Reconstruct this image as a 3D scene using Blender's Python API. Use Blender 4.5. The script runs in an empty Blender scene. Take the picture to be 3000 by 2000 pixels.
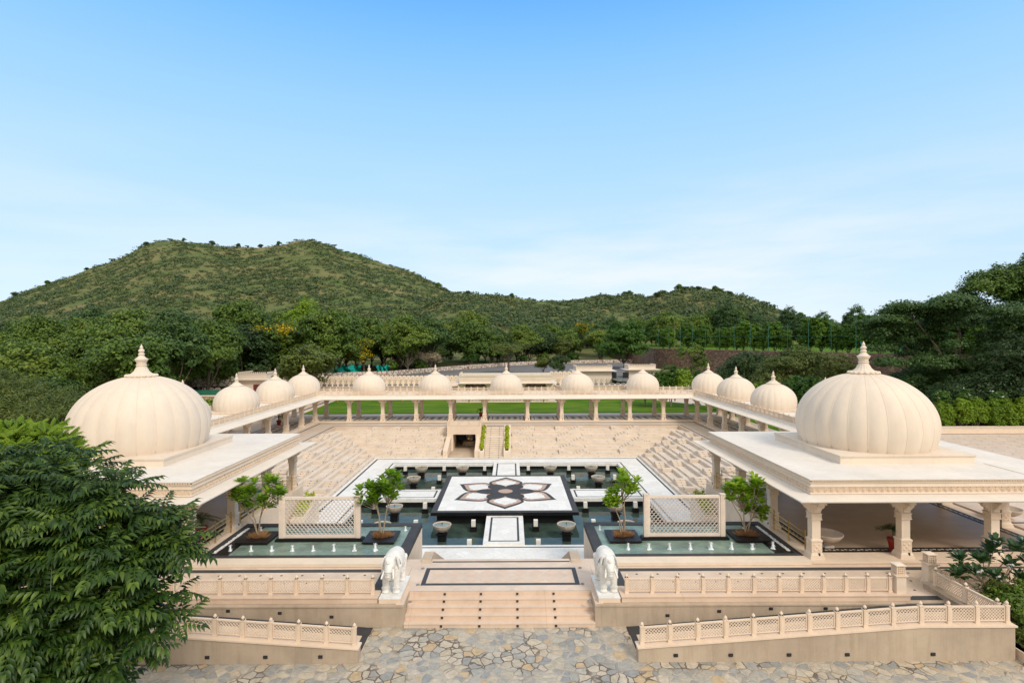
import bpy, math, random
import numpy as np
from mathutils import Vector, Matrix
rad = math.radians
PI = math.pi
R = random.Random(7)
S = bpy.context.scene
COL = S.collection

# ------------------------------------------------------------------ camera
cam_d = bpy.data.cameras.new("camera")
cam = bpy.data.objects.new("camera", cam_d)
COL.objects.link(cam)
S.camera = cam
cam_d.sensor_width = 36.0
cam_d.lens = 36.0 * 1592 / 3000
cam_d.clip_start = 0.1
cam_d.clip_end = 6000
cam.location = (0, 0, 10.0)
cam.rotation_euler = (rad(90), rad(0.25), 0)
cam_d.shift_x = 3.0 / 3000
cam_d.shift_y = -7.0 / 3000
S.render.resolution_x = 1024
S.render.resolution_y = 682

# ------------------------------------------------------------------ sky and sun
SUN_EL, SUN_AZ = 42.0, 148.0          # azimuth: clockwise from +Y ; sun stands behind the camera, to its right
w = bpy.data.worlds.new("World")
S.world = w
w.use_nodes = True
nt = w.node_tree
bg = nt.nodes['Background']
sky = nt.nodes.new('ShaderNodeTexSky')
sky.sky_type = 'NISHITA'
sky.sun_disc = False
sky.sun_elevation = rad(SUN_EL)
sky.sun_rotation = rad(SUN_AZ)
sky.air_density = 1.0
sky.dust_density = 0.6
sky.ozone_density = 2.0
tc = nt.nodes.new('ShaderNodeTexCoord')
def wn(t, **k):
    n = nt.nodes.new(t)
    for a, b in k.items(): setattr(n, a, b)
    return n
sep = wn('ShaderNodeSeparateXYZ'); nt.links.new(tc.outputs['Generated'], sep.inputs[0])
mp = wn('ShaderNodeMapping'); mp.inputs['Scale'].default_value = (1.5, 1.5, 9.0); mp.inputs['Rotation'].default_value = (0, rad(-7), 0)
nt.links.new(tc.outputs['Generated'], mp.inputs[0])
ns = wn('ShaderNodeTexNoise'); ns.inputs['Scale'].default_value = 1.6; ns.inputs['Detail'].default_value = 7; ns.inputs['Roughness'].default_value = 0.55
nt.links.new(mp.outputs[0], ns.inputs['Vector'])
r1 = wn('ShaderNodeValToRGB'); r1.color_ramp.elements[0].position = 0.40; r1.color_ramp.elements[1].position = 0.62
nt.links.new(ns.outputs['Fac'], r1.inputs[0])
# clouds only low over the horizon
r2 = wn('ShaderNodeValToRGB')
r2.color_ramp.elements[0].position = 0.0; r2.color_ramp.elements[0].color = (1, 1, 1, 1)
r2.color_ramp.elements[1].position = 0.34; r2.color_ramp.elements[1].color = (0, 0, 0, 1)
nt.links.new(sep.outputs['Z'], r2.inputs[0])
# horizon veil
r3 = wn('ShaderNodeValToRGB')
r3.color_ramp.elements[0].position = 0.45; r3.color_ramp.elements[0].color = (.92, .92, .92, 1)
r3.color_ramp.elements[1].position = 0.75; r3.color_ramp.elements[1].color = (0, 0, 0, 1)
r3.color_ramp.interpolation = 'EASE'
nt.links.new(sep.outputs['Z'], r3.inputs[0])
mpd = wn('ShaderNodeMapping'); mpd.inputs['Location'].default_value = (-.26 * 1.9, 0, -.135 * 9.5); mpd.inputs['Scale'].default_value = (1.9, 0, 9.5)
nt.links.new(tc.outputs['Generated'], mpd.inputs[0])
ln_ = wn('ShaderNodeVectorMath', operation='LENGTH'); nt.links.new(mpd.outputs[0], ln_.inputs[0])
pt_ = wn('ShaderNodeMapRange'); pt_.interpolation_type = 'SMOOTHSTEP'; pt_.inputs['From Min'].default_value = 1.6; pt_.inputs['From Max'].default_value = .1; pt_.inputs['To Min'].default_value = .42; pt_.inputs['To Max'].default_value = 1.0
nt.links.new(ln_.outputs['Value'], pt_.inputs['Value'])
m0 = wn('ShaderNodeMath', operation='MULTIPLY'); nt.links.new(r1.outputs[0], m0.inputs[0]); nt.links.new(pt_.outputs[0], m0.inputs[1])
m1 = wn('ShaderNodeMath', operation='MULTIPLY'); nt.links.new(m0.outputs[0], m1.inputs[0]); nt.links.new(r2.outputs[0], m1.inputs[1])
veil = wn('ShaderNodeMixRGB'); 
rv_ = wn('ShaderNodeValToRGB'); el_ = rv_.color_ramp.elements
el_[0].position = 0.0; el_[0].color = (.77, .865, .95, 1); el_[1].position = .60; el_[1].color = (.10, .42, 1.0, 1)
for p_, c_ in ((.12, (.60, .775, .94, 1)), (.21, (.55, .76, .975, 1)), (.28, (.46, .72, 1.0, 1)), (.38, (.36, .655, 1.0, 1)), (.48, (.23, .55, 1.0, 1))):
    q_ = el_.new(p_); q_.color = c_
nt.links.new(sep.outputs['Z'], rv_.inputs[0])
vsc = wn('ShaderNodeVectorMath', operation='SCALE'); vsc.inputs['Scale'].default_value = 10.6
nt.links.new(rv_.outputs[0], vsc.inputs[0]); nt.links.new(vsc.outputs[0], veil.inputs['Color2'])
nt.links.new(r3.outputs[0], veil.inputs['Fac'])
# richer blue overhead
tint = wn('ShaderNodeMixRGB', blend_type='MULTIPLY'); tint.inputs['Fac'].default_value = 1; tint.inputs['Color2'].default_value = (1.3, 2.2, 2.8, 1)
nt.links.new(sky.outputs[0], tint.inputs['Color1'])
nt.links.new(tint.outputs[0], veil.inputs['Color1'])
cl = wn('ShaderNodeMixRGB'); cl.inputs['Color2'].default_value = (9.6, 9.9, 10.2, 1)
nt.links.new(m1.outputs[0], cl.inputs['Fac']); nt.links.new(veil.outputs[0], cl.inputs['Color1'])
# bright cloud cover overhead and behind the camera, unseen, added as neutral soft fill
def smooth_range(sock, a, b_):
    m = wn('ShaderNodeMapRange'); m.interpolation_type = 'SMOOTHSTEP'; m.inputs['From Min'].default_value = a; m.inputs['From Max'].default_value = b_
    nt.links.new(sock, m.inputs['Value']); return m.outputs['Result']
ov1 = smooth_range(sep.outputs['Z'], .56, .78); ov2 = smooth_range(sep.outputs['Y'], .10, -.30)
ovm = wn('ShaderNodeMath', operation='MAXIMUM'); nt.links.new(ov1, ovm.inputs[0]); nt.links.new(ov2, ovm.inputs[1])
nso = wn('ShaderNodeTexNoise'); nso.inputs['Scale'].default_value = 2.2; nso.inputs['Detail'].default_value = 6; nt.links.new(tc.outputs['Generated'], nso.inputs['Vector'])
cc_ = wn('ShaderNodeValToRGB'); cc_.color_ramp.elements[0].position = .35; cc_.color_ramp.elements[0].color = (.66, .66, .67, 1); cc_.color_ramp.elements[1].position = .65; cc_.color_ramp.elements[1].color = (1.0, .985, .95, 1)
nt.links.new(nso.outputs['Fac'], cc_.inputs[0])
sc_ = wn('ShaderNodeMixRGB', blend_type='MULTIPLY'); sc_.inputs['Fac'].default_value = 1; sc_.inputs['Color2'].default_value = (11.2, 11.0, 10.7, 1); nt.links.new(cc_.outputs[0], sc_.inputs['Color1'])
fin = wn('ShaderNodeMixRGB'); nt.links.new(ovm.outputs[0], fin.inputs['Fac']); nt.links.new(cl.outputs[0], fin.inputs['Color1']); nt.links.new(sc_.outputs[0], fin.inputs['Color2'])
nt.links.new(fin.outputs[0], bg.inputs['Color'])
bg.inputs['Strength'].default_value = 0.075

sun_d = bpy.data.lights.new("sun", 'SUN')
sun = bpy.data.objects.new("sun", sun_d)
COL.objects.link(sun)
sun_d.energy = 1.6
sun_d.angle = rad(16)
sun_d.color = (1.0, 0.92, 0.82)
az, el = rad(SUN_AZ), rad(SUN_EL)
sdir = Vector((math.sin(az) * math.cos(el), math.cos(az) * math.cos(el), math.sin(el)))
sun.rotation_euler = sdir.to_track_quat('Z', 'Y').to_euler()
S.view_settings.view_transform = 'Standard'
S.view_settings.look = 'None'
S.view_settings.exposure = 0.42
S.view_settings.gamma = 1
S.view_settings.use_curve_mapping = False

# ------------------------------------------------------------------ materials
def nodes(name):
    m = bpy.data.materials.new(name)
    m.use_nodes = True
    t = m.node_tree
    return m, t, t.nodes['Principled BSDF']
def N(t, ty, **k):
    n = t.nodes.new(ty)
    for a, b in k.items(): setattr(n, a, b)
    return n
def c4(c): return (c[0], c[1], c[2], 1)
def mul(c, f): return tuple(min(1, x * f) for x in c)
def stone(name, col, rough=.65, var=.10, scale=.8, col2=None, streak=0.0, bump=.15, bscale=25, tile=None, tilecol=.72, swz=False, veins=None, rot=0, mortar=.012, spec=.4):
    m, t, p = nodes(name)
    L = t.links.new
    g = N(t, 'ShaderNodeNewGeometry')
    pos = g.outputs['Position']
    n1 = N(t, 'ShaderNodeTexNoise'); n1.inputs['Scale'].default_value = scale; n1.inputs['Detail'].default_value = 8; n1.inputs['Roughness'].default_value = .65
    L(pos, n1.inputs['Vector'])
    rr = N(t, 'ShaderNodeValToRGB')
    e = rr.color_ramp.elements
    e[0].position = .3; e[1].position = .7
    a = col2 if col2 else mul(col, 1 - var)
    e[0].color = c4(a); e[1].color = c4(mul(col, 1 + var * .6) if not col2 else col)
    L(n1.outputs['Fac'], rr.inputs[0])
    out = rr.outputs[0]
    if veins:
        nv = N(t, 'ShaderNodeTexNoise'); nv.inputs['Scale'].default_value = 1.7; nv.inputs['Detail'].default_value = 9; nv.inputs['Distortion'].default_value = 1.6
        L(pos, nv.inputs['Vector'])
        rv = N(t, 'ShaderNodeValToRGB'); ev = rv.color_ramp.elements
        ev[0].position = .47; ev[0].color = (0, 0, 0, 1); ev[1].position = .5; ev[1].color = (1, 1, 1, 1)
        x = ev.new(.53); x.color = (0, 0, 0, 1)
        L(nv.outputs['Fac'], rv.inputs[0])
        mv = N(t, 'ShaderNodeMixRGB'); mm = N(t, 'ShaderNodeMath', operation='MULTIPLY'); mm.inputs[1].default_value = .45
        L(rv.outputs[0], mm.inputs[0]); L(mm.outputs[0], mv.inputs['Fac']); L(out, mv.inputs['Color1']); mv.inputs['Color2'].default_value = c4(veins)
        out = mv.outputs[0]
    if streak:
        ms = N(t, 'ShaderNodeMapping'); ms.inputs['Scale'].default_value = (2.6, 2.6, .25)
        L(pos, ms.inputs[0])
        n2 = N(t, 'ShaderNodeTexNoise'); n2.inputs['Scale'].default_value = 1.3; n2.inputs['Detail'].default_value = 6; n2.inputs['Roughness'].default_value = .7
        L(ms.outputs[0], n2.inputs['Vector'])
        r_ = N(t, 'ShaderNodeValToRGB'); r_.color_ramp.elements[0].position = .48; r_.color_ramp.elements[1].position = .78
        L(n2.outputs['Fac'], r_.inputs[0])
        mk = N(t, 'ShaderNodeMath', operation='MULTIPLY'); mk.inputs[1].default_value = streak; L(r_.outputs[0], mk.inputs[0])
        mx = N(t, 'ShaderNodeMixRGB', blend_type='MULTIPLY'); L(mk.outputs[0], mx.inputs['Fac']); L(out, mx.inputs['Color1'])
        mx.inputs['Color2'].default_value = (.55, .46, .36, 1)
        out = mx.outputs[0]
    bh = None
    if tile:
        mt = N(t, 'ShaderNodeMapping'); mt.inputs['Rotation'].default_value = (rad(90) if swz else 0, 0, rad(rot))
        L(pos, mt.inputs[0])
        b = N(t, 'ShaderNodeTexBrick'); b.offset = 0 if rot or (len(tile) > 2 and tile[2] == 0) else .5; b.inputs['Scale'].default_value = 1
        b.inputs['Brick Width'].default_value = tile[0]; b.inputs['Row Height'].default_value = tile[1]
        b.inputs['Mortar Size'].default_value = mortar; b.inputs['Mortar Smooth'].default_value = .2
        b.inputs['Color1'].default_value = (1, 1, 1, 1); b.inputs['Color2'].default_value = (.90, .89, .88, 1)
        b.inputs['Mortar'].default_value = (tilecol, tilecol * .98, tilecol * .95, 1)
        L(mt.outputs[0], b.inputs['Vector'])
        mb = N(t, 'ShaderNodeMixRGB', blend_type='MULTIPLY'); mb.inputs['Fac'].default_value = 1
        L(out, mb.inputs['Color1']); L(b.outputs['Color'], mb.inputs['Color2']); out = mb.outputs[0]
    L(out, p.inputs['Base Color'])
    p.inputs['Roughness'].default_value = rough
    p.inputs['Specular IOR Level'].default_value = spec
    if bump:
        nb = N(t, 'ShaderNodeTexNoise'); nb.inputs['Scale'].default_value = bscale; nb.inputs['Detail'].default_value = 5
        L(pos, nb.inputs['Vector'])
        bp = N(t, 'ShaderNodeBump'); bp.inputs['Strength'].default_value = bump; bp.inputs['Distance'].default_value = .02
        L(nb.outputs['Fac'], bp.inputs['Height']); L(bp.outputs[0], p.inputs['Normal'])
    return m
M = {}
M['dome'] = stone('cream_lime_plaster', (.75, .64, .52), .72, .07, .5, streak=.14, bump=.12)
M['cream'] = stone('cream_sandstone', (.76, .635, .50), .7, .08, 1.2, streak=.14, bump=.25)
M['carved'] = stone('carved_sandstone', (.75, .60, .455), .75, .12, 5, bump=.8, bscale=16)
M['roofwhite'] = stone('whitewashed_roof', (.77, .71, .63), .75, .10, .5, streak=.22, bump=.1)
M['lattice'] = stone('peach_sandstone', (.75, .60, .455), .75, .08, 2.5, bump=.35)
M['tan'] = stone('tan_render', (.51, .41, .305), .8, .22, .55, streak=.45, bump=.25, tile=(3.1, 40), swz=True, tilecol=.86, mortar=.01)
M['step'] = stone('pink_sandstone', (.70, .545, .42), .7, .10, 1.0, streak=.2, bump=.2, tile=(2.4, 30), tilecol=.86)
M['bank'] = stone('pale_sandstone', (.70, .595, .485), .72, .10, .9, streak=.22, bump=.2)
M['paving'] = stone('beige_paving', (.66, .535, .42), .45, .10, .5, bump=.08, tile=(1.2, .6), tilecol=.82)
M['pathpave'] = stone('pale_path_paving', (.72, .575, .45), .5, .12, 1.2, bump=.08, tile=(.75, .75), rot=45, tilecol=.86, mortar=.008)
M['pavfloor'] = stone('polished_tan_floor', (.47, .35, .25), .4, .10, 1.0, bump=.03, tile=(1.2, .6), tilecol=.85)
M['marble'] = stone('white_marble', (.85, .84, .80), .5, .05, .6, bump=.03, tile=(.6, .6, 0), tilecol=.90, veins=(.56, .56, .53), mortar=.007)
M['marbled'] = stone('white_marble_diagonal', (.85, .84, .80), .5, .05, .6, bump=.03, tile=(.6, .6, 0), rot=45, tilecol=.87, veins=(.56, .56, .53), mortar=.009)
M['statue'] = stone('carved_white_marble', (.82, .80, .75), .5, .12, 3, bump=1.0, bscale=16, veins=(.55, .53, .48), streak=.25)
M['slate'] = stone('dark_slate_inlay', (.058, .058, .060), .55, .25, 2, bump=.08, spec=.12)
M['granite'] = stone('black_granite', (.016, .015, .015), .35, .2, 8, bump=.0, spec=.12)
M['granitewall'] = stone('black_granite_tiles', (.012, .0125, .014), .3, .2, 4, bump=.05, tile=(.6, .3), tilecol=1.0, spec=.3)
M['brown'] = stone('brown_marble_inlay', (.50, .33, .225), .35, .1, 3, bump=.02)
M['bowl'] = stone('weathered_bowl_stone', (.56, .465, .375), .75, .16, 3, streak=.4, bump=.4)
M['screen'] = stone('cream_pink_screen_stone', (.75, .64, .54), .75, .08, 2.5, bump=.3)
M['eave'] = stone('cream_eave_stone', (.765, .685, .58), .75, .08, .6, streak=.12, bump=.1)
M['lamp'] = stone('white_alabaster', (.80, .78, .70), .5, .06, 3, bump=.1)
M['soil'] = stone('brown_soil', (.10, .06, .035), .95, .3, 6, bump=.8)
M['asphalt'] = stone('grey_asphalt', (.16, .155, .15), .9, .15, .4, bump=.3)
M['roadwall'] = stone('stained_white_wall', (.66, .60, .53), .85, .25, 1.1, streak=.95, bump=.3)
M['trunk'] = stone('grey_brown_bark', (.16, .125, .09), .9, .3, 6, bump=.8)
M['stem'] = stone('pale_tan_bark', (.36, .285, .20), .8, .2, 9, bump=.4)
M['red'] = stone('red_terracotta_glaze', (.27, .022, .014), .4, .12, 3, bump=.05)
M['gateblack'] = stone('black_painted_metal', (.018, .018, .02), .5, .1, 2, bump=.05)
M['door'] = stone('maroon_door_paint', (.17, .03, .03), .6, .1, 4, bump=.1)
M['greymetal'] = stone('grey_planter_concrete', (.27, .25, .24), .8, .15, 3, bump=.2)
M['fencegreen'] = stone('green_painted_steel', (.03, .14, .11), .5, .1, 2, bump=.05)
M['netgreen'] = stone('turquoise_shade_net', (.0, .30, .25), .8, .3, 2, bump=.3)
M['shedroof'] = stone('green_sheet_roof', (.03, .16, .10), .6, .3, 2, bump=.2)
M['pebble'] = stone('white_pebble', (.78, .76, .72), .6, .15, 20, bump=.2)
M['stripe'] = stone('dark_path_border', (.062, .064, .068), .5, .2, 2, bump=.05, spec=.15)
def metal(name, col, rough):
    m, t, p = nodes(name)
    p.inputs['Base Color'].default_value = c4(col); p.inputs['Metallic'].default_value = 1; p.inputs['Roughness'].default_value = rough
    return m
M['brass'] = metal('polished_brass', (.75, .50, .17), .35)
M['fixture'] = stone('dark_light_fixture', (.03, .03, .035), .4, .1, 5, bump=0)
# crazy paving
pc_mean = (.45, .42, .35)
def crazy(name, scale, cols, mort, dark, stretch=(1, 1, 1), gap=.055, plane=None, rough=.7, bumpd=.02):
    m, t, p = nodes(name)
    L = t.links.new
    g = N(t, 'ShaderNodeNewGeometry')
    mpp = N(t, 'ShaderNodeMapping'); mpp.inputs['Scale'].default_value = stretch
    L(g.outputs['Position'], mpp.inputs[0])
    nw = N(t, 'ShaderNodeTexNoise'); nw.inputs['Scale'].default_value = 3.5; nw.inputs['Detail'].default_value = 3
    L(mpp.outputs[0], nw.inputs['Vector'])
    sb = N(t, 'ShaderNodeVectorMath', operation='SUBTRACT'); L(nw.outputs['Color'], sb.inputs[0]); sb.inputs[1].default_value = (.5, .5, .5)
    sc = N(t, 'ShaderNodeVectorMath', operation='SCALE'); L(sb.outputs[0], sc.inputs[0]); sc.inputs['Scale'].default_value = .16
    ad = N(t, 'ShaderNodeVectorMath', operation='ADD'); L(mpp.outputs[0], ad.inputs[0]); L(sc.outputs[0], ad.inputs[1])
    v = N(t, 'ShaderNodeTexVoronoi'); v.inputs['Scale'].default_value = scale; v.inputs['Randomness'].default_value = .95
    L(ad.outputs[0], v.inputs['Vector'])
    v2 = N(t, 'ShaderNodeTexVoronoi', feature='DISTANCE_TO_EDGE'); v2.inputs['Scale'].default_value = scale; v2.inputs['Randomness'].default_value = .95
    L(ad.outputs[0], v2.inputs['Vector'])
    s = N(t, 'ShaderNodeSeparateColor'); L(v.outputs['Color'], s.inputs[0])
    rr = N(t, 'ShaderNodeValToRGB'); rr.color_ramp.interpolation = 'CONSTANT'
    e = rr.color_ramp.elements
    e[0].position = 0; e[0].color = c4(cols[0]); e[1].position = 1 / len(cols); e[1].color = c4(cols[1])
    for i in range(2, len(cols)):
        x = e.new(i / len(cols)); x.color = c4(cols[i])
    L(s.outputs[0], rr.inputs[0])
    nf = N(t, 'ShaderNodeTexNoise'); nf.inputs['Scale'].default_value = 6; nf.inputs['Detail'].default_value = 9; nf.inputs['Roughness'].default_value = .7
    L(g.outputs['Position'], nf.inputs['Vector'])
    rf = N(t, 'ShaderNodeValToRGB'); rf.color_ramp.elements[0].position = .3; rf.color_ramp.elements[0].color = (.68, .66, .64, 1); rf.color_ramp.elements[1].position = .7; rf.color_ramp.elements[1].color = (1.15, 1.12, 1.08, 1)
    L(nf.outputs['Fac'], rf.inputs[0])
    mc = N(t, 'ShaderNodeMixRGB', blend_type='MULTIPLY'); mc.inputs['Fac'].default_value = 1; L(rr.outputs[0], mc.inputs['Color1']); L(rf.outputs[0], mc.inputs['Color2'])
    nl = N(t, 'ShaderNodeTexNoise'); nl.inputs['Scale'].default_value = .55; nl.inputs['Detail'].default_value = 3
    L(g.outputs['Position'], nl.inputs['Vector'])
    rl = N(t, 'ShaderNodeValToRGB'); rl.color_ramp.elements[0].position = .47; rl.color_ramp.elements[0].color = c4(mort); rl.color_ramp.elements[1].position = .56; rl.color_ramp.elements[1].color = c4(dark)
    L(nl.outputs['Fac'], rl.inputs[0])
    st = N(t, 'ShaderNodeMath', operation='LESS_THAN'); L(v2.outputs['Distance'], st.inputs[0]); st.inputs[1].default_value = gap
    mo = N(t, 'ShaderNodeMixRGB'); L(st.outputs[0], mo.inputs['Fac']); L(mc.outputs[0], mo.inputs['Color1']); L(rl.outputs[0], mo.inputs['Color2'])
    L(mo.outputs[0], p.inputs['Base Color'])
    p.inputs['Roughness'].default_value = rough
    rb = N(t, 'ShaderNodeValToRGB'); rb.color_ramp.elements[1].position = gap * 1.6; L(v2.outputs['Distance'], rb.inputs[0])
    bp = N(t, 'ShaderNodeBump'); bp.inputs['Strength'].default_value = .6; bp.inputs['Distance'].default_value = bumpd
    ah = N(t, 'ShaderNodeMath', operation='ADD'); L(rb.outputs[0], ah.inputs[0]); mh = N(t, 'ShaderNodeMath', operation='MULTIPLY'); mh.inputs[1].default_value = .8
    L(nf.outputs['Fac'], mh.inputs[0]); L(mh.outputs[0], ah.inputs[1]); L(ah.outputs[0], bp.inputs['Height']); L(bp.outputs[0], p.inputs['Normal'])
    return m
pc = [(.29, .31, .32), (.34, .335, .31), (.52, .45, .34), (.40, .385, .34), (.58, .51, .40), (.31, .32, .31), (.48, .43, .34), (.54, .41, .25), (.44, .43, .39), (.54, .49, .40), (.37, .375, .355), (.46, .44, .38), (.56, .50, .41)]
M['crazy'] = crazy('crazy_stone_paving', 3.1, [tuple(.88 * a_ + .10 * m_ for a_, m_ in zip(q_, pc_mean)) for q_ in pc], (.44, .385, .31), (.15, .115, .085), gap=.05)
M['brownwall'] = crazy('brown_rubble_masonry', 1.9, [(.24, .135, .095), (.33, .21, .14), (.42, .30, .19), (.18, .11, .08), (.30, .19, .15), (.26, .17, .12)], (.11, .07, .055), (.16, .11, .08), stretch=(1, 1, 2.2), gap=.05, rough=.9, bumpd=.08)
M['rubble'] = crazy('pink_rubble_masonry', 1.9, [(.38, .24, .17), (.46, .33, .24), (.30, .20, .15), (.5, .38, .28)], (.35, .28, .22), (.2, .15, .12), gap=.05, rough=.9, bumpd=.06)
M['redcrack'] = crazy('red_veined_white_wall', 1.2, [(.66, .60, .54), (.6, .54, .48), (.7, .64, .58)], (.26, .10, .07), (.20, .10, .07), gap=.06, rough=.9)
M['edging'] = crazy('ochre_stone_edging', 2.2, [(.42, .26, .12), (.4, .33, .22), (.3, .28, .24)], (.35, .30, .24), (.2, .16, .12), gap=.04)
# grass
def grassmat(name, a, b, scale):
    m, t, p = nodes(name); L = t.links.new
    g = N(t, 'ShaderNodeNewGeometry'); n1 = N(t, 'ShaderNodeTexNoise'); n1.inputs['Scale'].default_value = scale; n1.inputs['Detail'].default_value = 8
    mp_ = N(t, 'ShaderNodeMapping'); mp_.inputs['Scale'].default_value = (.5, 1.6, 1); L(g.outputs['Position'], mp_.inputs[0]); L(mp_.outputs[0], n1.inputs['Vector'])
    rr = N(t, 'ShaderNodeValToRGB'); rr.color_ramp.elements[0].position = .35; rr.color_ramp.elements[0].color = c4(a); rr.color_ramp.elements[1].position = .68; rr.color_ramp.elements[1].color = c4(b)
    L(n1.outputs['Fac'], rr.inputs[0]); L(rr.outputs[0], p.inputs['Base Color']); p.inputs['Roughness'].default_value = .9
    n2 = N(t, 'ShaderNodeTexNoise'); n2.inputs['Scale'].default_value = 40; L(g.outputs['Position'], n2.inputs['Vector'])
    bp = N(t, 'ShaderNodeBump'); bp.inputs['Strength'].default_value = .7; bp.inputs['Distance'].default_value = .05; L(n2.outputs['Fac'], bp.inputs['Height']); L(bp.outputs[0], p.inputs['Normal'])
    p.inputs['Specular IOR Level'].default_value = .1
    return m
M['lawn'] = grassmat('mown_lawn', (.05, .135, .007), (.13, .21, .014), .5)
M['earth'] = grassmat('scrubby_earth', (.05, .06, .022), (.10, .095, .04), .2)
M['hill'] = grassmat('hillside_grass', (.085, .125, .036), (.20, .175, .075), .03)
# leaves
def leafmat(name, cols, trans=.25, nscale=.25, rough=.5, spec=.3):
    m, t, p = nodes(name); L = t.links.new
    g = N(t, 'ShaderNodeNewGeometry')
    rr = N(t, 'ShaderNodeValToRGB'); e = rr.color_ramp.elements
    e[0].position = 0; e[0].color = c4(cols[0]); e[1].position = 1; e[1].color = c4(cols[-1])
    for i in range(1, len(cols) - 1):
        x = e.new(i / (len(cols) - 1)); x.color = c4(cols[i])
    n1 = N(t, 'ShaderNodeTexNoise'); n1.inputs['Scale'].default_value = nscale; n1.inputs['Detail'].default_value = 4
    L(g.outputs['Position'], n1.inputs['Vector'])
    oi = N(t, 'ShaderNodeObjectInfo')
    # mix of clump noise, leaf random and tree random
    a = N(t, 'ShaderNodeMath', operation='MULTIPLY_ADD'); a.inputs[1].default_value = .45; a.inputs[2].default_value = -.02
    L(g.outputs['Random Per Island'], a.inputs[0])
    b = N(t, 'ShaderNodeMath', operation='MULTIPLY_ADD'); b.inputs[1].default_value = .9; L(n1.outputs['Fac'], b.inputs[0]); L(a.outputs[0], b.inputs[2])
    c = N(t, 'ShaderNodeMath', operation='MULTIPLY_ADD'); c.inputs[1].default_value = .38; L(oi.outputs['Random'], c.inputs[0])
    s2 = N(t, 'ShaderNodeMath', operation='SUBTRACT'); s2.inputs[1].default_value = .36; L(b.outputs[0], s2.inputs[0]); L(s2.outputs[0], c.inputs[2])
    L(c.outputs[0], rr.inputs[0])
    L(rr.outputs[0], p.inputs['Base Color'])
    p.inputs['Roughness'].default_value = rough
    p.inputs['Specular IOR Level'].default_value = spec
    out = t.nodes['Material Output']
    if trans:
        tr = N(t, 'ShaderNodeBsdfTranslucent'); L(rr.outputs[0], tr.inputs['Color'])
        mx = N(t, 'ShaderNodeMixShader'); mx.inputs[0].default_value = trans
        L(p.outputs[0], mx.inputs[1]); L(tr.outputs[0], mx.inputs[2]); L(mx.outputs[0], out.inputs['Surface'])
    return m
M['leaf_forest'] = leafmat('forest_leaves', [(.036, .076, .011), (.085, .155, .019), (.150, .225, .028), (.25, .29, .040)])
M['leaf_bluegreen'] = leafmat('blue_green_leaves', [(.032, .070, .020), (.065, .130, .032), (.115, .19, .045)])
M['leaf_bright'] = leafmat('bright_green_leaves', [(.03, .075, .012), (.06, .14, .018), (.10, .20, .026)], .35)
M['leaf_lime'] = leafmat('lime_green_leaves', [(.11, .20, .014), (.20, .32, .02), (.30, .42, .035)], .35)
M['leaf_fresh'] = leafmat('fresh_green_leaves', [(.05, .12, .012), (.10, .21, .018), (.18, .30, .026)], .35)
M['leaf_yellow'] = leafmat('yellow_green_leaves', [(.28, .36, .01), (.42, .50, .015), (.55, .55, .03)], .3)
M['leaf_olive'] = leafmat('olive_leaves', [(.06, .09, .016), (.11, .15, .025), (.19, .22, .04)])
M['leaf_dark'] = leafmat('dark_leaves', [(.020, .044, .012), (.040, .078, .018), (.072, .122, .026)])
M['leaf_near'] = leafmat('glossy_compound_leaves', [(.006, .019, .004), (.015, .043, .007), (.042, .092, .012), (.16, .24, .03)], .28, 1.8, .42, .35)
M['leaf_plum'] = leafmat('fresh_planter_leaves', [(.10, .22, .014), (.22, .38, .022), (.38, .52, .045)], .45, 2.0, .45, .35)
M['leaf_frangi'] = leafmat('frangipani_leaves', [(.016, .05, .014), (.032, .085, .02), (.055, .12, .03)], .2, 1.2, .35, .5)
M['leaf_scrub'] = leafmat('hill_scrub_leaves', [(.035, .066, .026), (.062, .105, .036), (.105, .150, .050), (.18, .205, .075)], .2, .11)
M['flower_y'] = leafmat('yellow_blossom', [(.55, .38, .01), (.75, .52, .01), (.8, .6, .02)], .3)
M['flower_w'] = stone('white_blossom', (.8, .79, .75), .6, .05, 3, bump=0)
M['dry'] = leafmat('dry_grass_blades', [(.20, .09, .035), (.36, .19, .08), (.5, .30, .15)], .15, 4)
M['palegrass'] = leafmat('pale_feathery_leaves', [(.35, .28, .18), (.5, .42, .28), (.5, .42, .3)], .2)
# water
def watermat(name, col, rough, bs, bstr, sc=(1, 1, 1), bot=None):
    m, t, p = nodes(name); L = t.links.new
    g = N(t, 'ShaderNodeNewGeometry')
    n0 = N(t, 'ShaderNodeTexNoise'); n0.inputs['Scale'].default_value = 1.2; L(g.outputs['Position'], n0.inputs['Vector'])
    rr = N(t, 'ShaderNodeValToRGB'); rr.color_ramp.elements[0].position = .35; rr.color_ramp.elements[0].color = c4(mul(col, .75)); rr.color_ramp.elements[1].position = .7; rr.color_ramp.elements[1].color = c4(mul(col, 1.25))
    L(n0.outputs['Fac'], rr.inputs[0]); L(rr.outputs[0], p.inputs['Base Color'])
    p.inputs['Roughness'].default_value = rough; p.inputs['IOR'].default_value = 1.33
    mp_ = N(t, 'ShaderNodeMapping'); mp_.inputs['Scale'].default_value = sc; L(g.outputs['Position'], mp_.inputs[0])
    n1 = N(t, 'ShaderNodeTexNoise'); n1.inputs['Scale'].default_value = bs; n1.inputs['Detail'].default_value = 3; n1.inputs['Distortion'].default_value = .6
    L(mp_.outputs[0], n1.inputs['Vector'])
    bp = N(t, 'ShaderNodeBump'); bp.inputs['Strength'].default_value = bstr; bp.inputs['Distance'].default_value = .03
    L(n1.outputs['Fac'], bp.inputs['Height']); L(bp.outputs[0], p.inputs['Normal'])
    return m
M['pool'] = watermat('still_dark_pool_water', (.045, .070, .056), .03, 1.6, .2, (1, .6, 1))
M['pool'].node_tree.nodes['Principled BSDF'].inputs['Specular IOR Level'].default_value = .3
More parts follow.
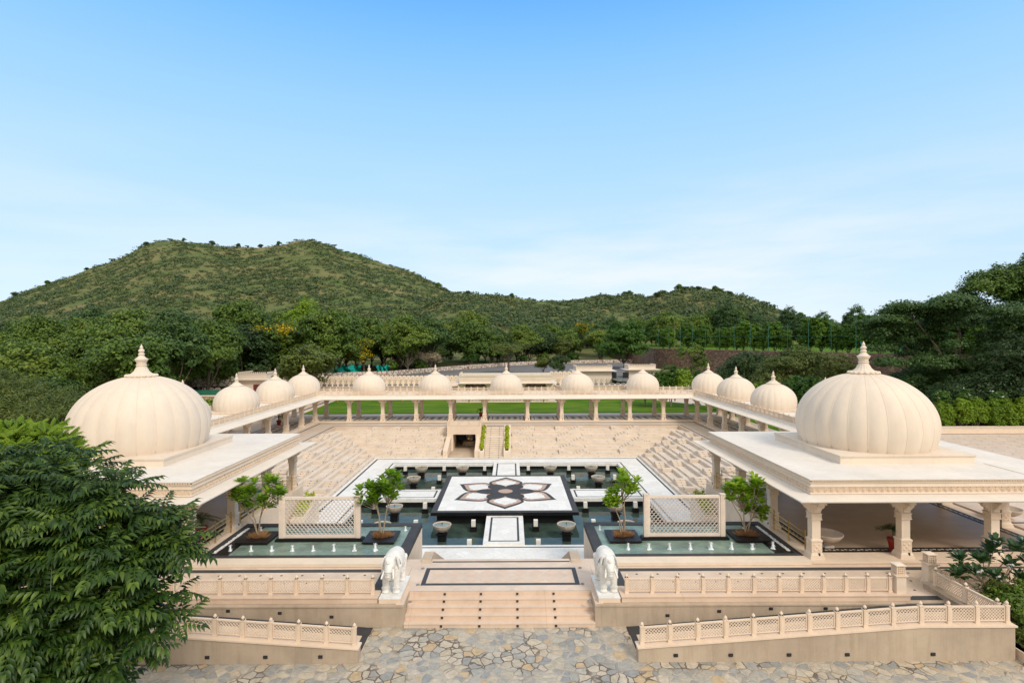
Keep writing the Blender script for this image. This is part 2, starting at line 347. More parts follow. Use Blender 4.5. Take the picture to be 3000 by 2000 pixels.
M['tankwater'] = watermat('rippling_green_water', (.20, .28, .225), .05, 5, 1.0, (1, 1.6, 1))
M['bowlwater'] = watermat('bowl_water', (.20, .22, .17), .05, 8, .3)
def jetmat():
    m, t, p = nodes('white_foaming_water')
    p.inputs['Base Color'].default_value = (.85, .88, .9, 1); p.inputs['Roughness'].default_value = .3
    return m
M['jet'] = jetmat()

# ------------------------------------------------------------------ mesh helpers
class MB:
    def __init__(s): s.v = []; s.f = []; s.mi = []; s.cm = 0
    def add(s, vs, fs):
        o = len(s.v); s.v += [tuple(x) for x in vs]
        for f in fs: s.f.append(tuple(o + i for i in f)); s.mi.append(s.cm)
        return s
    def box(s, x0, x1, y0, y1, z0, z1):
        return s.add([(x0, y0, z0), (x1, y0, z0), (x1, y1, z0), (x0, y1, z0), (x0, y0, z1), (x1, y0, z1), (x1, y1, z1), (x0, y1, z1)],
                     [(0, 3, 2, 1), (4, 5, 6, 7), (0, 1, 5, 4), (1, 2, 6, 5), (2, 3, 7, 6), (3, 0, 4, 7)])
    def sheet(s, x0, x1, y0, y1, z):
        return s.add([(x0, y0, z), (x1, y0, z), (x1, y1, z), (x0, y1, z)], [(0, 1, 2, 3)])
    def ring(s, x0, x1, y0, y1, w, z):      # rectangular border strip
        s.sheet(x0, x1, y0, y0 + w, z); s.sheet(x0, x1, y1 - w, y1, z)
        s.sheet(x0, x0 + w, y0 + w, y1 - w, z); return s.sheet(x1 - w, x1, y0 + w, y1 - w, z)
    def prism(s, pts, z0, z1):              # pts ccw in XY
        n = len(pts)
        vs = [(x, y, z0) for x, y in pts] + [(x, y, z1) for x, y in pts]
        fs = [tuple(range(n - 1, -1, -1)), tuple(range(n, 2 * n))] + [(i, (i + 1) % n, n + (i + 1) % n, n + i) for i in range(n)]
        return s.add(vs, fs)
    def flat(s, pts, z): return s.add([(x, y, z) for x, y in pts], [tuple(range(len(pts)))])
    def side(s, pts, x0, x1):               # profile (y,z) extruded along x
        n = len(pts)
        vs = [(x0, y, z) for y, z in pts] + [(x1, y, z) for y, z in pts]
        fs = [tuple(range(n)), tuple(range(2 * n - 1, n - 1, -1))] + [(i, n + i, n + (i + 1) % n, (i + 1) % n) for i in range(n)]
        return s.add(vs, fs)
    def frontp(s, pts, y0, y1):             # profile (x,z) extruded along y
        n = len(pts)
        vs = [(x, y0, z) for x, z in pts] + [(x, y1, z) for x, z in pts]
        fs = [tuple(range(n)), tuple(range(2 * n - 1, n - 1, -1))] + [(i, n + i, n + (i + 1) % n, (i + 1) % n) for i in range(n)]
        return s.add(vs, fs)
    def lathe(s, prof, cx=0, cy=0, cz=0, n=24, flute=None, cap=True):
        o = len(s.v)
        for r, z in prof:
            for i in range(n):
                a = 2 * PI * i / n
                rr = r * (flute(a, r, z) if flute else 1)
                s.v.append((cx + rr * math.cos(a), cy + rr * math.sin(a), cz + z))
        for j in range(len(prof) - 1):
            for i in range(n):
                k = (i + 1) % n
                s.f.append((o + j * n + i, o + j * n + k, o + (j + 1) * n + k, o + (j + 1) * n + i)); s.mi.append(s.cm)
        if cap:
            s.f.append(tuple(o + i for i in range(n - 1, -1, -1))); s.mi.append(s.cm)
            s.f.append(tuple(o + (len(prof) - 1) * n + i for i in range(n))); s.mi.append(s.cm)
        return s
    def tube(s, pts, rs, n=6, cap=True):
        o = len(s.v)
        P = [Vector(p) for p in pts]
        for j, p in enumerate(P):
            d = (P[min(j + 1, len(P) - 1)] - P[max(j - 1, 0)])
            if d.length < 1e-6: d = Vector((0, 0, 1))
            d.normalize()
            a = d.cross(Vector((0, 0, 1)) if abs(d.z) < .95 else Vector((1, 0, 0))).normalized(); b = d.cross(a)
            r = rs[j] if isinstance(rs, (list, tuple)) else rs
            for i in range(n):
                t = 2 * PI * i / n
                s.v.append(tuple(p + (a * math.cos(t) + b * math.sin(t)) * r))
        for j in range(len(P) - 1):
            for i in range(n):
                k = (i + 1) % n
                s.f.append((o + j * n + i, o + (j + 1) * n + i, o + (j + 1) * n + k, o + j * n + k)); s.mi.append(s.cm)
        if cap:
            s.f.append(tuple(o + i for i in range(n))); s.mi.append(s.cm)
            s.f.append(tuple(o + (len(P) - 1) * n + i for i in range(n - 1, -1, -1))); s.mi.append(s.cm)
        return s
    def ell(s, c, r, rot=None, nu=20, nv=12):
        o = len(s.v)
        for j in range(nv + 1):
            ph = PI * j / nv
            for i in range(nu):
                th = 2 * PI * i / nu
                v = Vector((r[0] * math.sin(ph) * math.cos(th), r[1] * math.sin(ph) * math.sin(th), r[2] * math.cos(ph)))
                if rot: v = rot @ v
                s.v.append((c[0] + v.x, c[1] + v.y, c[2] + v.z))
        for j in range(nv):
            for i in range(nu):
                k = (i + 1) % nu
                s.f.append((o + j * nu + i, o + (j + 1) * nu + i, o + (j + 1) * nu + k, o + j * nu + k)); s.mi.append(s.cm)
        return s
    def build(s, name, mats, parent=None, loc=None, rz=0, smooth=False):
        me = bpy.data.meshes.new(name)
        me.from_pydata(s.v, [], s.f)
        ms = mats if isinstance(mats, (list, tuple)) else [mats]
        for m in ms: me.materials.append(M[m] if isinstance(m, str) else m)
        if len(ms) > 1: me.polygons.foreach_set('material_index', s.mi)
        if smooth:
            me.polygons.foreach_set('use_smooth', [True] * len(me.polygons))
            try: me.set_sharp_from_angle(angle=rad(smooth if smooth is not True else 40))
            except Exception: pass
        me.update()
        return link(name, me, parent, loc, rz)
def link(name, me, parent=None, loc=None, rz=0):
    o = bpy.data.objects.new(name, me); COL.objects.link(o)
    if parent: o.parent = parent
    if loc is not None: o.location = loc
    if rz: o.rotation_euler = (0, 0, rz)
    return o
def tag(o, label, cat, group=None):
    o['label'] = label; o['category'] = cat
    if group: o['group'] = group
    return o
def struct(o): o['kind'] = 'structure'; return o
def empty(name, loc=(0, 0, 0), rz=0):
    o = bpy.data.objects.new(name, None); COL.objects.link(o); o.location = loc
    o.rotation_euler = (0, 0, rz); o.empty_display_size = .2
    return o
def thing(name, label, cat, loc=(0, 0, 0), rz=0, group=None): return tag(empty(name, loc, rz), label, cat, group)
KIDS = {}
def kids(o): return [c for c in o.children]
def dup(root, loc, label, rz=None, group=None, scale=None):
    r = root.copy(); COL.objects.link(r); r.location = loc
    if rz is not None: r.rotation_euler = (0, 0, rz)
    if scale: r.scale = scale
    r['label'] = label
    if group: r['group'] = group
    for ch in list(root.children):
        c = ch.copy(); COL.objects.link(c); c.parent = r
        for g in list(ch.children):
            d = g.copy(); COL.objects.link(d); d.parent = c
    return r
ORD = ['first', 'second', 'third', 'fourth', 'fifth', 'sixth', 'seventh', 'eighth', 'ninth', 'tenth', 'eleventh', 'twelfth', 'thirteenth', 'fourteenth', 'fifteenth', 'sixteenth', 'seventeenth', 'eighteenth', 'nineteenth', 'twentieth'] + ['%d%s' % (n, {1: 'st', 2: 'nd', 3: 'rd'}.get(n % 10 if n % 100 not in (11, 12, 13) else 0, 'th')) for n in range(21, 300)]
XC = -0.44           # axis of symmetry of the court
ZF, ZP, ZT, ZW = .9, .75, -1.2, -1.7   # pavilion floor, path, marble terrace, pool water
# ------------------------------------------------------------------ ground, paths, terraces
def mirror(x): return 2 * XC - x
b = MB(); b.sheet(-70, 70, -6, 18.95, 0.0)
struct(b.build('forecourt_paving', 'crazy'))
# raised path in front of the pavilions (a solid slab cut out for the front stair)
SX0, SX1 = -3.77, 2.89
b = MB(); b.box(-34, SX0, 18.95, 22.1, -.5, ZP); b.box(SX1, 32, 18.95, 22.1, -.5, ZP)
b.box(SX0, SX1, 19.98, 22.1, -.5, ZP)
b.box(-4.38, 3.5, 22.1, 22.9, -1.2, ZP)
struct(b.build('raised_path', 'tan'))
b = MB(); b.sheet(SX1 + .3, 32, 19.35, 22.09, ZP + .004); b.sheet(-34, SX0 - .3, 19.35, 22.09, ZP + .004)
b.sheet(SX0 - .28, SX1 + .28, 20.0, 22.09, ZP + .003)
b.sheet(-4.37, 3.49, 22.09, 22.89, ZP + .003)
b.sheet(SX0 - .3, SX0 - .02, 18.96, 20.0, ZP + .003); b.sheet(SX1 + .02, SX1 + .3, 18.96, 20.0, ZP + .003)
struct(b.build('path_paving', 'pathpave'))
# dark border lines on the path
b = MB()
for s in (1, -1):
    f = (lambda x: x) if s > 0 else mirror
    x0, x1 = sorted((f(3.9), f(32)))
    b.sheet(x0, x1, 21.62, 21.9, ZP + .009)
    a0, a1 = sorted((f(3.9), f(4.3))); b.sheet(a0, a1, 19.4, 21.62, ZP + .009)
b.sheet(13.75, 16.4, 19.15, 19.45, ZP + .009)
# rectangle on the landing
b.ring(-3.45, 2.56, 20.45, 22.0, .17, ZP + .009)
b.sheet(-3.3, 2.4, 22.55, 22.66, ZP + .009)
struct(b.build('dark_path_border', 'stripe'))
b = MB()
for s in (1, -1):
    f = (lambda x: x) if s > 0 else mirror
    for j, y in enumerate((19.9, 20.65, 21.35)):
        for i in range(34):
            x = 4.9 + i * .82 + (.41 if j % 2 else 0)
            if x > 29: continue
            cx = f(x); b.flat([(cx - .06, y), (cx, y - .06), (cx + .06, y), (cx, y + .06)], ZP + .009)
struct(b.build('dark_diamond_inlay', 'stripe'))
b = MB()
for i in range(9):
    for j in range(2):
        cx = -3.28 + .38 + i * .64; cy = 20.9 + j * .64
        b.flat([(cx - .3, cy), (cx, cy - .3), (cx + .3, cy), (cx, cy + .3)], ZP + .007)
struct(b.build('pink_diamond_paving', 'step'))

# ------------------------------------------------------------------ front stair
st = thing('front_stair', 'broad pink sandstone stair of five steps between the two elephants', 'stair', (XC, 19.4, 0))
def under(o, p):     # keep world-built mesh in place below a parent at p.location
    o.parent = p; o.matrix_parent_inverse = Matrix.Translation(-Vector(p.location)); return o
b = MB()
for k in range(4):
    y = 18.85 + k * .283
    b.box(SX0 + .003, SX1 - .003, y, 19.978, 0 if k == 0 else .15 * k, .15 * (k + 1) - .035)
    b.box(SX0 + .003, SX1 - .003, y - .02, 19.978, .15 * (k + 1) - .035, .15 * (k + 1))
b.box(SX0 + .003, SX1 - .003, 19.95, 19.978, .6, .747)
under(b.build('steps', 'step'), st)
lb = MB().box(-.04, .04, -.012, .012, -.035, .035); l0 = None
for k in range(5):
    for x in (-2.47, -1.14, .19, 1.52):
        yy = (18.85 + k * .283) if k < 4 else 19.95
        if l0 is None: l0 = under(lb.build('step_light', 'fixture'), st); l0.location = (x, yy - .012, .15 * k + .065)
        else:
            c = l0.copy(); COL.objects.link(c); c.location = (x, yy - .012, .15 * k + .065)

# ------------------------------------------------------------------ lattice balustrades
def lattice_mb(w, h, pitch=.10, t=.028, bar=.019, fr=.036, slope=0.0):
    """jali panel: frame and a diagonal lattice; origin at lower left, runs along +x, sheared by slope"""
    b = MB()
    sh = lambda x, z: z + slope * x
    def bar_(x0, z0, x1, z1, wd, th):
        d = Vector((x1 - x0, 0, z1 - z0)); n = Vector((-d.z, 0, d.x)).normalized() * wd / 2
        v = []
        for y in (-th, th):
            for (x, z, s) in ((x0, z0, -1), (x1, z1, -1), (x1, z1, 1), (x0, z0, 1)):
                xx, zz = x + n.x * s, z + n.z * s
                v.append((xx, y, sh(xx, zz)))
        b.add(v, [(0, 1, 2, 3), (7, 6, 5, 4), (0, 4, 5, 1), (1, 5, 6, 2), (2, 6, 7, 3), (3, 7, 4, 0)])
    bar_(0, fr / 2, w, fr / 2, fr, t); bar_(0, h - fr / 2, w, h - fr / 2, fr * 1.2, t * 1.25)
    bar_(fr / 2, fr, fr / 2, h - fr, fr, t * .95); bar_(w - fr / 2, fr, w - fr / 2, h - fr, fr, t * .95)
    x0, x1, z0, z1 = fr, w - fr, fr, h - fr
    W_, H_ = x1 - x0, z1 - z0
    n = int((W_ + H_) / pitch)
    for dirn, th in ((1, t * .55), (-1, t * .5)):
        for k in range(1, n + 1):
            c = k * pitch
            # line x+z=c (or mirrored)
            pa = (min(c, W_), c - min(c, W_)); pb = (c - min(c, H_), min(c, H_))
            if abs(pa[0] - pb[0]) < .02: continue
            if dirn > 0: q = [(x0 + pa[0], z0 + pa[1]), (x0 + pb[0], z0 + pb[1])]
            else: q = [(x1 - pa[0], z0 + pa[1]), (x1 - pb[0], z0 + pb[1])]
            bar_(q[0][0], q[0][1], q[1][0], q[1][1], bar, th)
    return b
def post_mb(h, w=.112, fin=True):
    b = MB(); a = w / 2
    b.box(-a, a, -a, a, 0, h)
    b.box(-a - .012, a + .012, -a - .012, a + .012, 0, .07)
    b.box(-a - .012, a + .012, -a - .012, a + .012, h - .04, h)
    b.box(-a * .55, a * .55, -a - .006, -a, .1, h - .08)
    if fin:
        b.lathe([(.03, 0), (.022, .02), (.045, .032), (.055, .055), (.046, .085), (.024, .108), (.006, .13)], 0, 0, h, 10)
    return b
post_me = post_mb(.56).build('post', 'lattice', smooth=30); POST = post_me.data; bpy.data.objects.remove(post_me)
panel_cache = {}
def panel_mesh(w, h, slope=0.0, **k):
    key = (round(w, 2), round(h, 2), round(slope, 3), tuple(k.items()))
    if key not in panel_cache:
        o = lattice_mb(w, h, slope=slope, **k).build('lattice_panel', 'lattice'); panel_cache[key] = o.data; bpy.data.objects.remove(o)
    return panel_cache[key]
def balustrade(name, label, pts, group=None, h=.5, lift=.06, fin=None, endpost=True, cat='balustrade', **k):
    """pts: list of 3-D points where posts stand"""
    t = thing(name, label, cat, pts[0], 0, group)
    o = Vector(pts[0])
    for i, p in enumerate(pts):
        if i == len(pts) - 1 and not endpost: break
        link('post', POST, t, Vector(p) - o)
    for i in range(len(pts) - 1):
        a, c = Vector(pts[i]), Vector(pts[i + 1])
        d = c - a; L = math.hypot(d.x, d.y); w = L - .13
        sl = d.z / L
        u = Vector((d.x / L, d.y / L, 0))
        q = a + u * .065; q.z += sl * .065 + lift
        link('lattice_panel', panel_mesh(w, h - lift + .02, sl, **k), t, q - o, math.atan2(d.y, d.x))
    return t
# upper walls: curb carrying the upper balustrades
def front_curb(x0, x1, label):
    b = MB(); b.box(x0, x1, 19.07, 19.6, ZP + .005, .93)
    b.box(x0 - .02, x1 + .02, 19.04, 19.62, .93, .965)
    return tag(b.build('balustrade_curb', 'step'), label, 'curb')
CR = front_curb(3.85, 13.98, 'low pink stone curb carrying the upper balustrade right of the stair')
CL = front_curb(-22, mirror(3.85), 'low pink stone curb carrying the upper balustrade left of the stair')
zc = .965
px = [4.07 + .905 * i for i in range(7)] ; px += [px[-1] + .79 * i for i in range(1, 8)]
px = [4.07, 4.98, 5.88, 6.79, 7.69, 8.6, 9.49, 10.28, 10.28 + .0]
px = [4.07 + .905 * i for i in range(7)] + [9.5 + .785 * (i + 1) for i in range(5)]
balustrade('lattice_balustrade', 'upper peach lattice balustrade right of the stair, with a square lantern pillar at its end', [(x, 19.33, zc) for x in px], 'upper lattice balustrades')
balustrade('lattice_balustrade', 'upper peach lattice balustrade left of the stair, running behind the leafy tree', [(mirror(4.07 + .905 * i), 19.33, zc) for i in range(18)][::-1], 'upper lattice balustrades')
# front edge moulding of the raised path wall, wall lights
def light_box(p, loc, rz=0):
    global LB
    try: me = LB
    except NameError:
        b = MB(); b.box(-.065, .065, -.02, .02, -.045, .045); b.box(-.05, .05, -.03, -.02, -.005, .03)
        o = b.build('wall_light', 'fixture'); LB = me = o.data; bpy.data.objects.remove(o)
    o = link('wall_light', me); o.location = loc; o.rotation_euler = (0, 0, rz); under(o, p); return o
RX0, RX1, RYF = 3.95, 13.75, 16.8     # right ramp
def ramp_z(x):       # right ramp: 0 -> .75
    return max(0, min(.75, (x - RX0) / (RX1 - RX0) * .75))
for s, lab, xe in ((1, 'right', 15.05), (-1, 'left', -22)):
    f = (lambda x: x) if s > 0 else mirror
    b = MB()
    xa = SX1 if s > 0 else SX0
    # facing wall of the raised path with a small nosing
    x0, x1 = sorted((xa, f(32) if s > 0 else xe))
    x1 = min(x1, 13.7)
    b.box(x0, x1, 18.90, 18.948, -.1, .70); b.box(x0 - .01, x1 + .01, 18.87, 18.948, .70, ZP + .002)
    w_ = tag(b.build('terrace_wall', 'tan'), 'tan rendered wall below the upper balustrade, on the %s of the stair' % lab, 'wall')
    w_['group'] = 'front terrace walls'
    for i, x in enumerate((5.4, 7.2, 9.0, 10.9, 12.6)):
        zz = ramp_z(x) + .27
        if x > 10.5: zz = .68 - .06
        light_box(w_, (f(x), 18.9, min(zz, .6)))
    # ramp surface
    b = MB()
    X0, X1, X2 = f(RX0), f(RX1), f(15.6)
    for (ya, yb, dz, mi) in ((17.1, 17.75, 0, 0),):
        pass
    def strip(ya, yb, dz):
        pr = [(X0, .002 + dz), (X1, ZP + dz), (X2, ZP + dz)]
        for (xa_, za), (xb_, zb) in zip(pr, pr[1:]):
            v = [(xa_, ya, za), (xb_, ya, zb), (xb_, yb, zb), (xa_, yb, za)]
            if s < 0: v = v[::-1]
            b.add(v, [(0, 1, 2, 3)])
    strip(17.1, 18.86, .004)
    struct(b.build('ramp_paving', 'pathpave'))
    b = MB(); strip(18.33, 18.86, .010)
    a0, a1 = sorted((f(3.97), f(4.25))); b.sheet(a0, a1, 17.16, 18.86, .024)
    struct(b.build('dark_ramp_border', 'slate'))
    # outer ramp wall with sloping coping
    lx = RX0 - .05; rx = 15.55
    prof = [(lx, .42), (12.6, 1.04), (rx, 1.04)]
    b = MB()
    P = [(f(x), z) for x, z in prof]
    poly = [(P[0][0], -.3), (P[-1][0], -.3)] + [(x, z) for x, z in P[::-1]]
    if s < 0: poly = poly[::-1]
    b.frontp(poly, 16.8, 17.12)
    cop = [(f(lx - .03), .42), (f(12.6), 1.04), (f(rx + .05), 1.04), (f(rx + .05), 1.09), (f(12.6), 1.09), (f(lx - .03), .465)]
    b.cm = 1
    if s < 0: cop = cop[::-1]
    b.frontp(cop, 16.76, 17.16)
    rw = tag(b.build('ramp_wall', ['tan', 'lattice']), 'tan ramp wall rising to the %s, its sloping top carrying the lower balustrade' % lab, 'wall', 'ramp walls')
    for x in (5.05, 6.75, 8.55, 10.35, 13.0):
        light_box(rw, (f(x), 16.79, .22))
    # balustrade posts along it
    def cz(x): return .465 + (1.09 - .465) * min(1, max(0, (x - lx) / (12.6 - lx)))
    xs = [4.05 + .871 * i for i in range(13)] + [15.45]
    pts = [(f(x), 16.98, cz(x) - .0) for x in xs]
    if s < 0: pts = pts[::-1]
    balustrade('lattice_balustrade', 'lower peach lattice balustrade climbing the %s ramp wall' % lab, pts, 'lower lattice balustrades')
# return of the balustrade at the right end of the ramp and lantern pillars
b = MB(); b.box(15.2, 15.6, 17.16, 20.1, -.3, .93); b.box(15.15, 15.65, 17.16, 20.12, .93, .97)
tag(b.build('side_curb', 'tan'), 'grey-tan curb at the right end of the ramp, running back to the far lantern pillar', 'curb')
balustrade('lattice_balustrade', 'short peach lattice balustrade running back from the ramp corner to the far lantern pillar', [(15.4, 17.25, 1.05), (15.4, 18.45, 1.0), (15.4, 19.75, .97)], 'side balustrades', endpost=True)
def lantern_pillar(x, y, label):
    t = thing('lantern_pillar', label, 'pillar', (x, y, ZP), 0, 'square lantern pillars')
    b = MB(); b.box(-.17, .17, -.17, .17, 0, .82); b.box(-.21, .21, -.21, .21, 0, .2)
    b.build('shaft', 'cream', t)
    b = MB(); b.box(-.22, .22, -.22, .22, .82, .86); b.build('cap_slab', 'lattice', t)
    b = MB(); b.box(-.115, .115, -.115, .115, .86, 1.14)
    for k in range(4):
        a = k * PI / 2
        for dx in np.linspace(-.14, .14, 5):
            for s2 in (1,):
                R_ = Matrix.Rotation(a, 3, 'Z')
                v = [R_ @ Vector(q) for q in [(dx - .012, -.15, .87), (dx + .012, -.15, .87), (dx + .012, -.12, .87), (dx - .012, -.12, .87), (dx - .012, -.15, 1.17), (dx + .012, -.15, 1.17), (dx + .012, -.12, 1.17), (dx - .012, -.12, 1.17)]]
                b.add(v, [(0, 3, 2, 1), (4, 5, 6, 7), (0, 1, 5, 4), (1, 2, 6, 5), (2, 3, 7, 6), (3, 0, 4, 7)])
        for dz in np.linspace(.88, 1.16, 5):
            v = [Matrix.Rotation(a, 3, 'Z') @ Vector(q) for q in [(-.15, -.148, dz - .011), (.15, -.148, dz - .011), (.15, -.124, dz - .011), (-.15, -.124, dz - .011), (-.15, -.148, dz + .011), (.15, -.148, dz + .011), (.15, -.124, dz + .011), (-.15, -.124, dz + .011)]]
            b.add(v, [(0, 3, 2, 1), (4, 5, 6, 7), (0, 1, 5, 4), (1, 2, 6, 5), (2, 3, 7, 6), (3, 0, 4, 7)])
    b.build('lantern_grille', 'lattice', t)
    b = MB(); b.box(-.18, .18, -.18, .18, 1.17, 1.2); b.lathe([(.15, 1.2), (.12, 1.215), (.02, 1.225)], n=8); b.build('lantern_lid', 'cream', t)
lantern_pillar(13.75, 19.35, 'square stone pillar with a pierced lantern, at the end of the upper balustrade')
lantern_pillar(15.6, 20.3, 'square stone pillar with a pierced lantern, beside the short side balustrade and the frangipani')
balustrade('lattice_balustrade', 'peach lattice balustrade half hidden behind the frangipani bush at the right edge', [(15.95 + .9 * i, 20.35, .80) for i in range(7)], 'side balustrades')

# ------------------------------------------------------------------ marble terrace and pool
PX, PY0, PY1 = 9.95, 29.6, 48.85        # pool half width, front, back
b = MB()
TX0, TX1 = XC - 12.65, XC + 12.65
def pave(z0, z1):
    b.box(TX0, TX1, 22.9, PY0, z0, z1); b.box(TX0, TX1, PY1, 51.45, z0, z1)
    b.box(TX0, XC - PX, PY0, PY1, z0, z1); b.box(XC + PX, TX1, PY0, PY1, z0, z1)
pave(-1.42, ZT)
struct(b.build('marble_terrace', 'marble'))
b = MB(); b.sheet(XC - 12.5, XC + 12.5, 26.0, PY0 - .42, ZT + .004); struct(b.build('front_marble_paving', 'marbled'))
b = MB()
def poolring(off, w, z): b.ring(XC - PX - off - w, XC + PX + off + w, PY0 - off - w, PY1 + off + w, w, z)
poolring(.28, .11, ZT + .008)
b.ring(XC - 12.2, XC + 12.2, 25, 51.0, .16, ZT + .008)
struct(b.build('dark_terrace_border', 'stripe'))
# pool walls (black) and water
b = MB(); g_ = .06
b.box(XC - PX - .3, XC + PX + .3, PY0 - .3, PY0 - g_, -2.4, -1.43); b.box(XC - PX - .3, XC + PX + .3, PY1 + g_, PY1 + .3, -2.4, -1.43)
b.box(XC - PX - .3, XC - PX - g_, PY0 - g_, PY1 + g_, -2.4, -1.43); b.box(XC + PX + g_, XC + PX + .3, PY0 - g_, PY1 + g_, -2.4, -1.43)
struct(b.build('black_pool_wall', 'granitewall'))
b = MB(); b.sheet(XC - PX - g_, XC + PX + g_, PY0 - g_, PY1 + g_, ZW)
struct(b.build('pool_water', 'pool'))
# platform
CY = 38.88
pf = thing('flower_platform', 'square white marble platform with a dark six-petalled flower inlay, mid pool', 'platform', (XC, CY, -.9))
h = 4.67
b = MB(); b.box(-h, h, -h, h, -.2, 0); b.build('slab', 'granitewall', pf)
b = MB(); b.box(-h + .35, h - .35, -h + .35, h - .35, -1.4, -.2); b.build('plinth', 'granitewall', pf)
b = MB(); b.sheet(-h, h, -h, h, .003); b.build('dark_border', 'slate', pf)
b = MB(); b.sheet(-h + .38, h - .38, -h + .38, h - .38, .008); b.build('marble_top', 'marble', pf)
Rf = 4.03
def petal(sc, z, r0, rt, wd, ogee=.42):
    pts = []
    n = 22
    L = rt - r0
    prof = []
    for i in range(n + 1):
        t = i / n
        if t < .5: wv = math.sin(PI * (t / .5) / 2) ** .75
        else:
            q = (t - .5) / .5
            wv = (math.cos(q * PI / 2) ** .8) * (1 - q) ** ogee
        prof.append((r0 + L * t, wd * wv))
    return prof
def flower_part(prof, z, nm, mat):
    b = MB(); V = []
    for x, y in prof: V += [(-y, x, z), (y, x, z)]
    b.add(V, [(2 * i + 1, 2 * i + 3, 2 * i + 2, 2 * i) for i in range(len(prof) - 1)])
    o = b.build(nm, mat, pf)
    for k in range(1, 6): link(nm, o.data, pf, (0, 0, .0006 * k), k * PI / 3)
flower_part(petal(1, 0, .9, Rf, 1.27), .013, 'dark_petal_inlay', 'slate')
flower_part(petal(1, 0, 1.2, Rf * .90, 1.08), .018, 'brown_petal_inlay', 'brown')
pw = [(x, y * (1 + .10 * math.sin(i * 1.55))) for i, (x, y) in enumerate(petal(1, 0, 1.5, Rf * .79, .80, .3))]
flower_part(pw, .023, 'white_petal_inlay', 'marble')
b = MB()
for k in range(6):
    a = k * PI / 3
    prof = [(.3 + (2.12 - .3) * i / 14, .62 * math.sin(PI * min(1, (.12 + .88 * i / 14) ** 1.5)) ** .6) for i in range(15)]
    ca, sa = math.cos(a), math.sin(a); V = []
    for x, y in prof: V += [(x * ca - y * sa, x * sa + y * ca, .028 + .0005 * k), (x * ca + y * sa, x * sa - y * ca, .028 + .0005 * k)]
    b.add(V, [(2 * i + 1, 2 * i + 3, 2 * i + 2, 2 * i) for i in range(14)])
b.flat([(1.05 * math.cos(i * PI / 16), 1.05 * math.sin(i * PI / 16)) for i in range(32)], .034)
b.build('dark_centre_inlay', 'slate', pf)
b = MB(); b.flat([(.52 * math.cos(i * PI / 16), .52 * math.sin(i * PI / 16)) for i in range(32)], .040); b.build('brown_centre_disc', 'brown', pf)
# bridges
def bridge(x0, x1, y0, y1, label):
    t = thing('marble_walkway', label, 'walkway', ((x0 + x1) / 2, (y0 + y1) / 2, -1.1), 0, 'marble walkways to the platform')
    cx, cy = (x0 + x1) / 2, (y0 + y1) / 2; hx, hy = (x1 - x0) / 2, (y1 - y0) / 2
    MB().box(-hx, hx, -hy, hy, -.24, 0).build('slab', 'marbled', t)
    MB().box(-hx + .12, hx - .12, -hy + .02, hy - .02, -1.2, -.24).build('black_base', 'granitewall', t)
    MB().ring(-hx + .28, hx - .28, -hy + .28, hy - .28, .12, .004).build('dark_border', 'stripe', t)
bridge(XC - 1.14, XC + 1.14, PY0 - .02, CY - 4.68, 'marble walkway at the front of the flower platform, the widest looking of the four')
bridge(XC - 1.14, XC + 1.14, CY + 4.68, PY1 + .02, 'marble walkway behind the flower platform, leading to the far terrace')
bridge(XC - PX - .02, XC - 4.69, 37.9, 40.25, 'marble walkway on the left side of the flower platform')
bridge(XC + 4.69, XC + PX + .02, 37.9, 40.25, 'marble walkway on the right side of the flower platform')
# small steps of the front: cheek blocks and stair down to the terrace
b = MB()
for k in range(13):
    b.box(-3.4, 2.45, 22.9 + k * .29, 22.9 + (k + 1) * .29, -1.3, ZP - .14 * (k + 1))
tag(b.build('pool_stair', 'step'), 'stair descending from the landing to the white terrace, hidden behind the landing edge', 'stair')
for s in (1, -1):
    x0, x1 = (2.46, 2.86) if s > 0 else (-3.75, -3.35)
    prof = [(22.45, .755), (22.62, .86), (23.45, .86), (26.9, -.85), (26.9, -1.19), (22.91, -1.19), (22.91, .755)]
    b = MB(); b.side(prof, x0, x1)
    tag(b.build('stair_cheek', 'tan'), 'tan wedge-shaped stair cheek at the %s back corner of the landing' % ('right' if s > 0 else 'left'), 'stair cheek', 'stair cheeks')

# bowls and lamps in the pool
bowl = thing('lotus_bowl', '', 'stone bowl', (0, 0, 0), 0, 'lotus bowls in the pool')
b = MB(); b.box(-.24, .24, -.24, .24, -.3, .47); b.box(-.33, .33, -.33, .33, .41, .50); b.build('pedestal', 'granitewall', bowl)
fl = lambda a, r, z: 1 + .035 * abs(math.cos(a * 7)) * (1 if r > .2 else .3)
b = MB(); b.lathe([(.16, .50), (.22, .52), (.36, .62), (.47, .76), (.52, .90), (.53, .95), (.49, .955), (.46, .90), (.30, .86)], n=56, flute=fl); b.build('bowl', 'bowl', bowl, smooth=50)
b = MB(); b.lathe([(.47, .915), (.01, .916)], n=24); b.build('water', 'bowlwater', bowl)
b = MB(); b.lathe([(.018, .9), (.018, 1.0), (.03, 1.0), (.03, 1.03)], n=8); b.build('nozzle', 'fixture', bowl)
rowY = {'front': 31.7, 'middle front': 35.2, 'middle back': 42.5, 'back': 45.8}
spots = []
